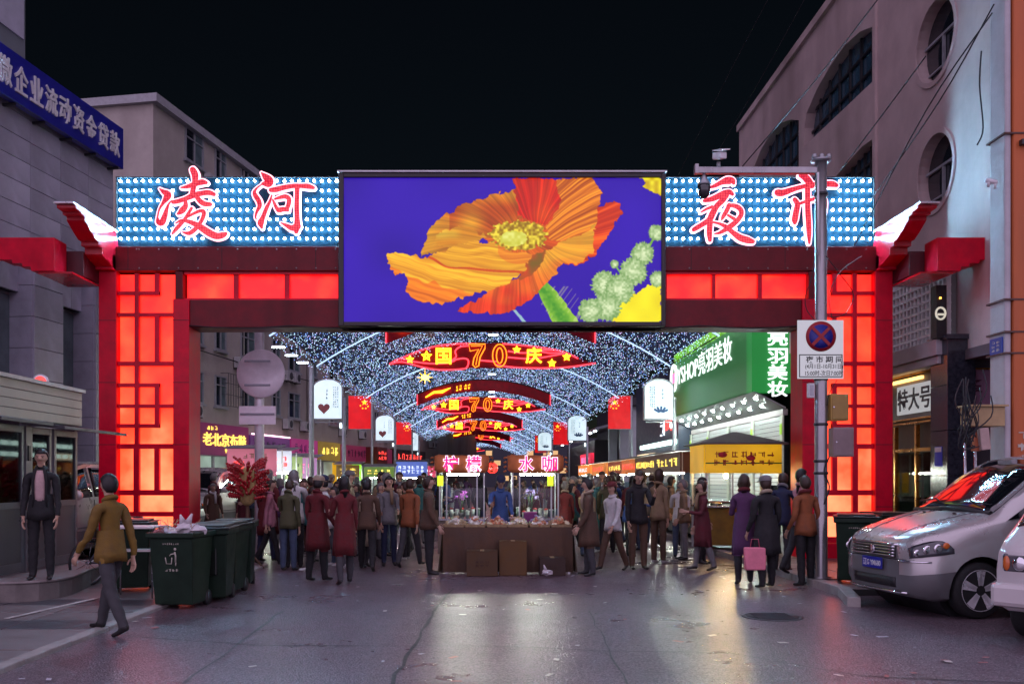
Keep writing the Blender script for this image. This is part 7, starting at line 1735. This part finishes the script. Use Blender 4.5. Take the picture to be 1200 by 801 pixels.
mb = MB(); text("plate_lettering", "辽G", white_paint, None, (-.0755, .09, .47), -YA, ZA, .17, .085, .003, .01, mb=mb); mb.build("plate_lettering", white_paint, pl, local=True)
for s in (-1, 1): MB().box(-.07, -.055, s*.28, s*.42, .52, .56).build("bumper_vent", black_plastic, t, local=True)
MB().tube([(.42, -.5, 1.3), (.36, -.1, 1.28)], .01, 5).build("wiper", black_plastic, t, local=True)

# ================================================================ PEOPLE
def fabric(name, col): return pbr("cloth_"+name, col, .85, 0, .22, 7, bump=.35, bscale=22)
CL = {"black": (.014, .014, .016), "charcoal": (.045, .045, .05), "navy": (.018, .025, .065), "maroon": (.10, .014, .022), "dark red": (.11, .010, .013), "brown": (.075, .042, .026), "olive": (.07, .07, .03), "grey": (.17, .17, .175), "beige": (.34, .27, .19),
      "white": (.55, .54, .53), "mustard": (.17, .10, .016), "purple": (.09, .035, .10), "pink": (.45, .19, .24), "blue": (.045, .10, .27), "teal": (.03, .13, .13), "rust": (.24, .075, .025), "denim": (.05, .075, .13), "tan": (.23, .16, .09)}
skin_m = pbr("skin", (.50, .31, .22), .5, 0, .08, 6); hair_m = pbr("hair_black", (.010, .008, .008), .5, 0, .3, 30, stretch=(1, 1, .15)); hair_b = pbr("hair_brown", (.035, .018, .010), .5, 0, .3, 30, stretch=(1, 1, .15)); hair_g = pbr("hair_grey", (.16, .155, .15), .55, 0, .3, 30)
shoe_b = pbr("shoe_dark", (.012, .011, .011), .4); shoe_w = pbr("shoe_white", (.5, .5, .5), .5); lip_m = pbr("lips", (.32, .11, .10), .45); eye_w = pbr("eye", (.02, .015, .012), .15)
ph = [pbr("ph%d" % i, (.1, .1, .1)) for i in range(4)]
def rotx(v, a): return Vector((v[0], v[1]*math.cos(a)-v[2]*math.sin(a), v[1]*math.sin(a)+v[2]*math.cos(a)))
BODY = {}
def body_mesh(key, lean=0.03, nod=0.0, legs=((0, 0), (0, 0)), arms=((.05, .10, .25), (.05, .10, .25)), build=1.0, coat=0.0, female=False, foot=.10):
    """legs: (hip flexion, knee flexion); arms: (shoulder flexion, abduction, elbow flexion), radians; returns mesh and head frame"""
    V = []; E = []; RAD = []; TAG = []
    def v(p, r, par=None, tag='top'):
        V.append(Vector(p)); RAD.append(r if isinstance(r, tuple) else (r, r)); i = len(V)-1
        if par is not None: E.append((par, i)); TAG.append(tag)
        return i
    b = build; sh = .168*b if not female else .152*b; hip = Vector((0, 0, .93))
    up = lambda d, y=0, x=0: hip+rotx(Vector((x, y, d)), lean)
    pel = v(hip, (.135*b, .105*b)); wst = v(up(.15), (.128*b, .10*b), pel); che = v(up(.33, .0), (.152*b, .112*b), wst); shc = v(up(.46, .012), (.118*b, .085*b), che)
    nk = v(up(.535, .008), .056, shc); nn = lean*1.0+nod; nb = V[nk]
    hd = lambda d, y, x=0: nb+rotx(Vector((x, y, d)), nn)
    n2 = v(hd(.045, -.008), .052, nk, 'skin'); jaw = v(hd(.085, -.022), (.060, .068), n2, 'skin'); mid = v(hd(.145, -.014), (.075, .090), jaw, 'skin'); top = v(hd(.205, -.004), (.068, .080), mid, 'skin'); v(hd(.24, 0), (.036, .042), top, 'skin')
    v(hd(.130, -.120), (.012, .012), mid, 'skin')
    for s in (-1, 1): v(hd(.135, .008, s*.085), (.010, .020), mid, 'skin')
    for k, s in enumerate((-1, 1)):
        fl, ab, el = arms[k]
        so_ = v(up(.43, .012, s*sh), .060*b, shc); ua = rotx(Vector((s*math.sin(ab), 0, -math.cos(ab))), -fl+lean*.3).normalized()
        elb = v(V[so_]+ua*.285, .046*b, so_); fa = rotx(Vector((s*math.sin(ab)*.5-s*.10*min(1, el), 0, -1)), -(fl+el)+lean*.3).normalized()
        m_ = v(V[so_]+ua*.12, .055*b, None); E.remove((so_, elb)); TAG.pop(); E.append((so_, m_)); TAG.append('top'); E.append((m_, elb)); TAG.append('top')
        wr = v(V[elb]+fa*.225, .032*b, elb); w2 = v(V[wr]+fa*.028, (.024, .022), wr, 'skin')
        side = Vector((1, 0, 0)); side = (side-fa*side.dot(fa)).normalized(); fwd = fa.cross(side)
        if fwd.y > 0: fwd = -fwd
        # the palm lies in the plane of fa and fwd; fingers curl towards the body
        pal = v(V[w2]+fa*.045, (.020, .036), w2, 'skin'); kn = v(V[pal]+fa*.04, (.016, .036), pal, 'skin')
        inn = Vector((-s, 0, 0)); inn = (inn-fa*inn.dot(fa)).normalized()
        for q, (off, ln) in enumerate(((.030, .070), (.011, .080), (-.010, .074), (-.029, .058))):
            a = v(V[kn]+fwd*off+fa*.012, .0098, kn, 'skin'); c = v(V[a]+fa*ln*.5+inn*.010, .0090, a, 'skin'); v(V[c]+fa*ln*.42+inn*.024, .0075, c, 'skin')
        a = v(V[pal]+fwd*.040+inn*.010-fa*.012, .0115, pal, 'skin'); c = v(V[a]+fwd*.016+inn*.014+fa*.030, .0100, a, 'skin'); v(V[c]+fa*.026+inn*.008, .0085, c, 'skin')
    hw_ = .088*b
    for k, s in enumerate((-1, 1)):
        fx, kf = legs[k]; hp = v(hip+Vector((s*hw_, 0, -.06)), (.088*b, .094*b), pel, 'pants'); d = rotx(Vector((s*.03, 0, -1)), -fx).normalized()
        th = v(V[hp]+d*.20, .082*b, hp, 'pants'); knee = v(V[hp]+d*.40, .068*b, th, 'pants'); d2 = rotx(Vector((s*.015, 0, -1)), -fx+kf).normalized(); cf = v(V[knee]+d2*.14, (.064*b, .068*b), knee, 'pants'); an = v(V[knee]+d2*.375, .057, cf, 'pants')
        f = rotx(Vector((s*.10, -1, -.0)), max(0, kf-fx)*.75).normalized(); he = v(V[an]+d2*.045, (.036, .040), an, 'shoe'); bl = v(V[he]+f*.10+Vector((0, 0, -.012)), (.038, .028), he, 'shoe'); v(V[bl]+f*.075, (.032, .022), bl, 'shoe'); v(V[he]-f*.035+Vector((0, 0, -.008)), (.03, .03), he, 'shoe')
    me = bpy.data.meshes.new("b"); me.from_pydata([tuple(p) for p in V], E, []); o = bpy.data.objects.new("b", me); COL.objects.link(o)
    sk = o.modifiers.new("s", 'SKIN'); sk.use_smooth_shade = True; sk.branch_smoothing = .6
    dat = me.skin_vertices[0].data
    for i, r in enumerate(RAD): dat[i].radius = r; dat[i].use_root = (i == 0)
    ss = o.modifiers.new("d", 'SUBSURF'); ss.levels = 2; ss.render_levels = 2
    bpy.context.view_layer.update(); dg = bpy.context.evaluated_depsgraph_get(); out = bpy.data.meshes.new_from_object(o.evaluated_get(dg)); bpy.data.objects.remove(o)
    n = len(out.vertices); co = np.zeros(n*3); out.vertices.foreach_get("co", co); co = co.reshape(-1, 3)
    cen = np.array([np.mean(co[list(p.vertices)], 0) for p in out.polygons]); A = np.array([V[a] for a, _ in E]); B = np.array([V[b_] for _, b_ in E]); D_ = B-A; L2 = (D_**2).sum(1)+1e-9
    tt = np.clip(((cen[:, None]-A[None])*D_[None]).sum(2)/L2, 0, 1); dist = np.linalg.norm(cen[:, None]-A[None]-tt[..., None]*D_[None], axis=2)
    rr_ = np.array([(sum(RAD[a])+sum(RAD[b_]))/4 for a, b_ in E]); near = np.argmin(dist-rr_[None]*.6, 1)
    idx = {'top': 0, 'pants': 1, 'skin': 2, 'shoe': 3}; mi = np.array([idx[TAG[e]] for e in near])
    torso = (cen[:, 2] > .80-coat) & (mi == 1) & (np.abs(cen[:, 0]) < .26); mi[torso] = 0
    # clothing folds: push the cloth in and out a little, along the cloth only
    rs_ = np.random.RandomState(abs(hash(key)) % 1000 if False else len(BODY)); vm = np.full(n, 2)
    for p, m_ in zip(out.polygons, mi):
        for q in p.vertices: vm[q] = m_
    nr = np.zeros(n*3); out.vertices.foreach_get("normal", nr); nr = nr.reshape(-1, 3)
    f = np.sin(co[:, 2]*55+np.sin(co[:, 0]*30)*2+rs_.rand()*6)*.5+np.sin(co[:, 2]*23+co[:, 1]*40+rs_.rand()*6)*.5; cloth = (vm < 2)
    co[cloth] += nr[cloth]*(f[cloth]*.0045)[:, None]; co[(vm == 0) & (co[:, 2] < 1.02) & (np.abs(co[:, 0]) < .24)] *= np.array([1.05, 1.06, 1])
    zmin = co[:, 2].min(); co[:, 2] -= zmin; out.vertices.foreach_set("co", co.ravel().astype(np.float32))
    out.materials.clear()
    for m_ in ph: out.materials.append(m_)
    out.polygons.foreach_set("material_index", mi.astype(np.int32)); out.polygons.foreach_set("use_smooth", np.ones(len(out.polygons), bool)); out.update(); out.name = "person"
    BODY[key] = (out, nb-Vector((0, 0, zmin)), nn)
    return BODY[key]
def hair_mesh(kind, key):
    """hair cap with an uneven fringe, in the head frame of that body"""
    _, nb, nn = BODY[key]; mb = MB(); r = random.Random(hash((kind, key)) % 99 if False else len(kind)+len(key)); nu, nv = 22, 9; vs = []; fs = []
    lowb = {"short": -.85, "bob": -.95, "long": -1.0, "bald": .3}[kind]
    for i in range(nv+1):
        for j in range(nu):
            a = 2*math.pi*j/nu; back = (1+math.sin(a))/2      # +y is the back of the head
            sm_ = min(1, max(0, (back-.30)/.35)); sm_ = sm_*sm_*(3-2*sm_); lo = .50*(1-sm_)+lowb*sm_; lo += r.uniform(-.06, .06)*(i == 0)
            ph_ = lo+(math.pi/2-lo)*i/nv; rad = 1.0+.03*math.sin(j*3.7+i)
            x, y, z = .089*rad*math.cos(ph_)*math.cos(a), .106*rad*math.cos(ph_)*math.sin(a), .118*rad*math.sin(ph_)
            if kind in ("long", "bob") and i == 0 and back > .45: z -= (.20 if kind == "long" else .09)*min(1, (back-.45)*3); x *= 1.25; y *= 1.15
            vs.append(nb+rotx(Vector((x, y-.004, z+.150)), nn))
    for i in range(nv):
        for j in range(nu): fs.append((i*nu+j, i*nu+(j+1) % nu, (i+1)*nu+(j+1) % nu, (i+1)*nu+j))
    inner = [nb+rotx(Vector((0, 0, .14)), nn)+(Vector(p)-nb-rotx(Vector((0, 0, .14)), nn))*.86 for p in vs[:nu]]; n0 = len(vs); vs += inner
    for j in range(nu): fs.append((j, n0+j, n0+(j+1) % nu, (j+1) % nu))
    mb.add(vs, fs, 0, True); return mb
W = .42
POSES = {
 "stand": dict(), "stand_f": dict(female=True, build=.92, arms=((.02, .06, .15), (.25, .10, 1.2))),
 "walk_a": dict(legs=((.38, .12), (-.28, .22)), arms=((-.32, .10, .25), (.32, .10, .35)), lean=.05),
 "walk_b": dict(legs=((-.30, .30), (.36, .08)), arms=((.30, .12, .30), (-.30, .10, .2)), lean=.06, build=1.06),
 "walk_f": dict(legs=((.30, .10), (-.24, .25)), arms=((-.2, .08, .2), (.5, .12, 1.3)), lean=.03, female=True, build=.9),
 "phone": dict(arms=((.05, .06, .15), (.55, .12, 1.75)), nod=.35, lean=.02),
 "lean": dict(lean=.42, nod=.15, arms=((.95, .12, .5), (1.05, .10, .4)), legs=((-.02, .02), (.08, .10))),
 "coat": dict(coat=.30, build=1.12, arms=((.10, .14, .6), (.08, .12, .5)), legs=((.06, .02), (-.08, .06)), nod=.1),
 "coat_f": dict(coat=.34, build=.98, female=True, arms=((.05, .10, .3), (.35, .12, 1.4)), legs=((.18, .08), (-.16, .16)), lean=.05),
 "pockets": dict(arms=((-.12, .22, .75), (-.12, .22, .75)), legs=((.02, 0), (-.04, .04)), build=1.02),
 "stout": dict(build=1.22, arms=((.12, .18, .4), (.1, .16, .5)), lean=.0),
 "reach": dict(arms=((.9, .15, .7), (.2, .12, .9)), lean=.15, nod=.2),
}
# a figure leans forward when rotx turns up towards -y: flip the sign once here
for k_, kw in POSES.items():
    kw = dict(kw); body_mesh(k_, **kw)
HAIRS = {}; COATS = {}
def coat_mesh(key):
    """the loose lower part of a jacket or coat, with folds, plus the collar"""
    kw = POSES[key]; me, nb, nn = BODY[key]; b = kw.get("build", 1.0); lean = kw.get("lean", .03); c = kw.get("coat", 0); hz = nb.z-(.93+.535*math.cos(lean)+.008*math.sin(lean))+.93
    r = random.Random(len(key)*7); nu = 28; prof = [(.20, .145, .118), (.08, .155, .128), (-.04, .172, .145), (-.13, .178, .150)]
    if c: prof += [(-.28, .186, .158), (-.40 if c < .32 else -.46, .196, .168)]
    vs = []; f = []; e = r.uniform(0, 6)
    for k, (dz, rx, ry) in enumerate(prof):
        for j in range(nu):
            a = 2*math.pi*j/nu; w_ = 1+.018*k*math.sin(5*a+e)+.012*k*math.sin(9*a+e*2)*(.5+.5*math.sin(a*2)); zz = dz+(.012*math.sin(3*a+e) if k == len(prof)-1 else 0)
            q = Vector((rx*b*w_*math.cos(a), ry*b*w_*math.sin(a), zz)); q = rotx(q, lean) if dz > 0 else rotx(Vector((q.x, q.y, 0)), 0)+Vector((0, 0, zz)); vs.append(Vector((0, 0, hz))+q)
    for k in range(len(prof)-1):
        for j in range(nu): f.append((k*nu+j, k*nu+(j+1) % nu, (k+1)*nu+(j+1) % nu, (k+1)*nu+j))
    n0 = len(vs); last = vs[-nu:]; vs += [Vector((p.x*.93, p.y*.93, p.z+.004)) for p in last]; k = len(prof)-1
    for j in range(nu): f.append((k*nu+j, k*nu+(j+1) % nu, n0+(j+1) % nu, n0+j))
    mb = MB(); mb.add(vs, f, 0, True); col_ = MB()
    col_.tube([nb+rotx(Vector((.060*math.cos(a*math.pi/8), .070*math.sin(a*math.pi/8)+.004, -.005+.022*math.sin(a*math.pi/8))), nn) for a in range(16)], .024, 6, closed=True)
    return mb, col_
PEOPLE = []
def person(loc, rz, pose, top, pants, label, hair="short", hm=None, shoes=None, scale=1.0, face=False, group=None, sleeves=None):
    me, nb, nn = BODY[pose]; o = bpy.data.objects.new("person", me); COL.objects.link(o); o.location = loc; o.rotation_euler = (0, 0, rz); o.scale = (scale,)*3
    mats = [fabric(top, CL[top]), fabric(pants, CL[pants]), skin_m, shoes or shoe_b]
    for s_, m_ in zip(o.material_slots, mats): s_.link = 'OBJECT'; s_.material = m_
    tag(o, label, "person", group)
    hk = (hair, pose)
    if hk not in HAIRS: h = hair_mesh(hair, pose).build("hair", hair_m, o, local=True); HAIRS[hk] = h
    else: h = share(HAIRS[hk], o)
    if hm: h.material_slots[0].link = 'OBJECT'; h.material_slots[0].material = hm
    if pose not in COATS: cm_, cc_ = coat_mesh(pose); cb = cm_.build('jacket', ph[0], o, local=True); cq = cc_.build('collar', ph[0], o, local=True); COATS[pose] = (cb, cq)
    else: cb = share(COATS[pose][0], o); cq = share(COATS[pose][1], o)
    cq.material_slots[0].link = 'OBJECT'; cq.material_slots[0].material = mats[0]
    cb.material_slots[0].link = 'OBJECT'; cb.material_slots[0].material = mats[0]
    rx_ = random.Random(len(PEOPLE)*17+3)
    if top != "mustard" and len(PEOPLE) > 1 and rx_.random() < .3:
        sc = MB().tube([nb+rotx(Vector((.070*math.cos(a*math.pi/8), .078*math.sin(a*math.pi/8), .012+.016*math.sin(a*math.pi/8))), nn) for a in range(16)], .030, 6, closed=True).tube([nb+rotx(Vector(q_), nn) for q_ in ((.03, -.09, -.0), (.04, -.125, -.10), (.045, -.13, -.28))], [.028, .036, .03], 6)
        sc.build("scarf", fabric(*rx_.choice([(k_, v_) for k_, v_ in CL.items() if k_ in ("beige", "grey", "dark red", "white", "blue", "tan")])), o, local=True)
    if hair == "short" and top != "mustard" and len(PEOPLE) > 1 and rx_.random() < .3:
        H_ = lambda x, y, z: nb+rotx(Vector((x, y, z)), nn); cp_ = MB(); v_ = []; N_ = 16
        for r_, z_ in ((.100, .185), (.102, .215), (.085, .258), (.045, .280), (.004, .285)): v_ += [H_(r_*.93*math.cos(2*math.pi*j/N_), r_*1.1*math.sin(2*math.pi*j/N_), z_) for j in range(N_)]
        cp_.add(v_, [(i*N_+j, i*N_+(j+1) % N_, (i+1)*N_+(j+1) % N_, (i+1)*N_+j) for i in range(4) for j in range(N_)], 0, True); cp_.prism([H_(x_, y_, .192) for x_, y_ in ((-.075, -.08), (-.06, -.15), (0, -.172), (.06, -.15), (.075, -.08))], rotx(Vector((0, 0, .008)), nn)); cp_.build("cap", fabric(*rx_.choice([(k_, c_) for k_, c_ in CL.items() if k_ in ("black", "navy", "dark red", "grey", "beige")])), o, local=True)
    if face:
        H = lambda x, y, z: nb+rotx(Vector((x, y, z)), nn)
        for s in (-1, 1):
            MB().ell(H(s*.031, -.096, .150), .012, .007, .006, 10, 6).build("eye", eye_w, o, local=True)
            MB().tube([H(s*.015, -.102, .167), H(s*.033, -.102, .172), H(s*.050, -.090, .166)], .0035, 5).build("eyebrow", hair_m, o, local=True)
        MB().tube([H(-.024, -.086, .084), H(-.01, -.095, .083), H(.01, -.095, .083), H(.024, -.086, .084)], [.002, .006, .006, .002], 6).build("mouth", lip_m, o, local=True)
    PEOPLE.append(o); return o
def gpos(x, y): Y = GY(y); return (PX(x, Y), Y, 0)
# --- the people one can tell apart
p1 = person((-5.98, 12.62, .297), R(14), "stand", "black", "black", "person in black jacket over a pale shirt standing on the booth step", face=True, scale=1.02)
# open jacket: the pale shirt front shows between its edges
m = MB(); rows = []
for z in np.linspace(1.01, 1.43, 7):
    w_ = .050+.02*math.sin((z-1.0)*6); yv = -.115-.012*math.sin((z-1.0)*7) if z < 1.38 else -.098; rows.append([(x, yv+abs(x)*.25*abs(x)/.06, z) for x in np.linspace(-w_, w_, 5)])
sf_ = patch(rows, (0, -.012, 0)).build("shirt_front", fabric("shirt", (.50, .34, .33)), p1, local=True)
for s in (-1, 1): MB().tube([(s*.085, -.105, .95), (s*.078, -.128, 1.1), (s*.082, -.132, 1.28), (s*.055, -.11, 1.44), (s*.04, -.07, 1.49)], [.012, .014, .018, .02, .015], 6).build("jacket_edge", fabric("black", CL["black"]), p1, local=True)
p2 = person((PX(130, 9.95), 9.95, 0), R(-115), "walk_a", "mustard", "charcoal", "person in mustard jacket and dark trousers walking past the white tray", scale=1.0, face=True)
PL = [  # x px, feet y px, facing, pose, top, trousers, label, hair
 (372, 680, 150, "coat", "dark red", "black", "person in long dark red coat, left one of two by the left row of stalls", "short"),
 (404, 684, 200, "coat_f", "dark red", "charcoal", "person with long hair in dark red coat, seen from behind", "long"),
 (338, 668, 170, "phone", "olive", "denim", "person in olive jacket looking at a phone behind the skewer rack", "short"),
 (316, 662, 100, "walk_f", "pink", "black", "person in pink top walking beside the skewer rack", "bob"),
 (356, 661, 20, "pockets", "teal", "black", "person in teal jacket with hands in pockets near the slim post", "short"),
 (430, 668, 185, "walk_b", "brown", "black", "person in brown jacket walking away, left of the pale grey one", "short"),
 (456, 662, 10, "stand_f", "grey", "navy", "person in pale grey top standing left of the goods table", "bob"),
 (480, 664, 160, "walk_a", "rust", "charcoal", "person in rust jacket left of the goods table", "short"),
 (503, 672, 95, "stout", "brown", "black", "stout person in brown coat touching the left end of the goods table", "short"),
 (690, 674, -100, "coat", "brown", "charcoal", "person in long brown coat at the right end of the goods table", "short"),
 (712, 650, 170, "walk_a", "olive", "black", "person in olive jacket and black trousers right of the goods table", "short"),
 (724, 634, 185, "pockets", "navy", "black", "person in navy jacket further back on the right, hands in pockets", "short"),
 (742, 640, -170, "stout", "maroon", "navy", "stout person in maroon top in the right half of the street", "bob"),
 (764, 636, 165, "phone", "charcoal", "denim", "person in charcoal jacket reading a phone by the stall row", "short"),
 (786, 640, 95, "walk_f", "tan", "black", "person in tan top heading to the stall row", "long"),
 (822, 660, 60, "stand", "maroon", "black", "person in maroon top and black trousers left of the yellow stall", "short"),
 (872, 684, 170, "coat_f", "purple", "black", "person in purple coat before the yellow stall", "bob"),
 (898, 688, 195, "coat", "black", "black", "person in long black coat before the yellow stall, back turned", "short"),
 (916, 668, 150, "reach", "navy", "charcoal", "person in navy jacket reaching toward the yellow stall's side", "short"),
 (938, 672, 110, "walk_f", "pink", "charcoal", "person in pink top against the right column", "long"),
 (944, 686, -160, "pockets", "rust", "black", "person in rust jacket between right column and steel pole", "short"),
]
for x, y, f, pose, top, pants, lab, hr in PL:
    g_ = gpos(x, y); onk = .1 if g_[0] > 4.95 and g_[1] > 13.2 else 0
    if onk: Y = FPX*(EYE-.1)/(y-HY); g_ = (PX(x, Y), Y, .1)
    person(g_, R(f), pose, top, pants, lab, hr, scale=rnd.uniform(.95, 1.04), face=True, hm=rnd.choice((None, None, hair_b)))
person((PX(586, 18.2), 18.0, 0), R(4), "reach", "blue", "navy", "vendor in blue jacket between the two drink carts", "short", face=True)
bagp = thing("carrier_bag", "pink carrier bag hanging at the purple-coated person's side", "bag", (0, 0, 0)); q = Vector(gpos(872, 684)); q = q*.97; bagp.location = (q.x+.12, q.y-.15, .28)
MB().add([(-.15, -.06, 0), (.15, -.06, 0), (.15, .06, 0), (-.15, .06, 0), (-.17, -.03, .34), (.17, -.03, .34), (.17, .03, .34), (-.17, .03, .34)], [(3,2,1,0), (4,5,6,7), (0,1,5,4), (1,2,6,5), (2,3,7,6), (3,0,4,7)]).build("bag_body", pbr("bag_pink", srgb(214, 120, 140), .45, 0, .15, 6), bagp, local=True, bev=.02)
MB().tube([(-.07, 0, .33), (-.05, 0, .46), (.05, 0, .46), (.07, 0, .33)], .008, 5).build("bag_handle", pbr("bag_strap", srgb(170, 80, 100), .5), bagp, local=True)
# --- the rest of the crowd in the street
areas = [(-4.4, -2.0, 16.6, 18.6, "just left of the goods table", 7), (1.9, 4.2, 16.8, 18.6, "just right of the goods table", 4), (-4.9, -1.5, 18.6, 24, "left of the carts", 22), (1.7, 4.4, 18.6, 24, "right of the carts", 12), (-4.9, 0, 24, 34, "beyond the carts on the left", 22), (0.1, 4.4, 24, 34, "beyond the carts on the right", 15), (-4.8, 5, 34, 60, "far up the street", 14), (-9, -5.6, 19, 30, "beside the left stalls", 7)]
tops = ["black", "charcoal", "navy", "maroon", "brown", "olive", "grey", "beige", "white", "rust", "teal", "purple", "dark red", "tan", "blue", "mustard"]; bots = ["black", "charcoal", "navy", "denim", "brown", "grey"]
poses = list(POSES); seen = set(); rp_ = random.Random(42); taken = [(o.location.x, o.location.y) for o in PEOPLE]+[(PX(290, 17.2), 17.2), (PX(303, 20), 20)]
blocked = [(c.location.x, c.location.y) for c in bpy.data.objects if c.name.startswith(("market_stall", "flag_pole", "light_box_pole", "traffic_sign"))]
for x0, x1, y0, y1, where, n in areas:
    k = 0; tries = 0
    while k < n and tries < 400:
        tries += 1; x, y = rp_.uniform(x0, x1), rp_.uniform(y0, y1)
        if any(math.hypot(x-a, y-b) < .46 for a, b in taken) or any(math.hypot(x-a, y-b) < .95 for a, b in blocked): continue
        top, bot, pose, hr = rp_.choice(tops), rp_.choice(bots), rp_.choice(poses), rp_.choice(("short", "short", "bob", "long"))
        if pose == "lean": continue
        what = "coat" if pose.startswith("coat") else "jacket" if hr == "short" else "top"
        lab = f"person with {hr if hr != 'bob' else 'bobbed'} hair, {top} {what}, {bot} trousers, {where}"
        if lab in seen: continue
        seen.add(lab); taken.append((x, y)); k += 1
        person((x, y, 0), R(rp_.uniform(0, 360)), pose, top, bot, lab, hr, scale=rp_.uniform(.87, 1.07), face=(y < 24), hm=rp_.choice((None, None, hair_b, hair_g)), shoes=rp_.choice((None, None, shoe_w)), group="people in the market street")

# scraps of paper and skewers trodden into the road
lit = MB(); rl_ = random.Random(77)
for k in range(70):
    x, y = rl_.uniform(-4, 4.6), rl_.uniform(7.5, 17.5)
    if rl_.random() < .35: x = rl_.choice((-3.9, 4.3))+rl_.uniform(-.3, .3)
    a = rl_.uniform(0, 6.28); u = Vector((math.cos(a), math.sin(a), rl_.uniform(-.08, .08)))*rl_.uniform(.02, .055); v = Vector((-math.sin(a), math.cos(a), rl_.uniform(-.1, .1)))*rl_.uniform(.012, .035)
    lit.obb((x, y, .011+abs(u.z)+abs(v.z)), u, v, ZA*.001, rl_.randint(0, 2))
lo_ = lit.build("litter", [MATS["paper_a"], MATS["paper_b"], MATS["paper_c"]]); lo_["kind"] = "stuff"
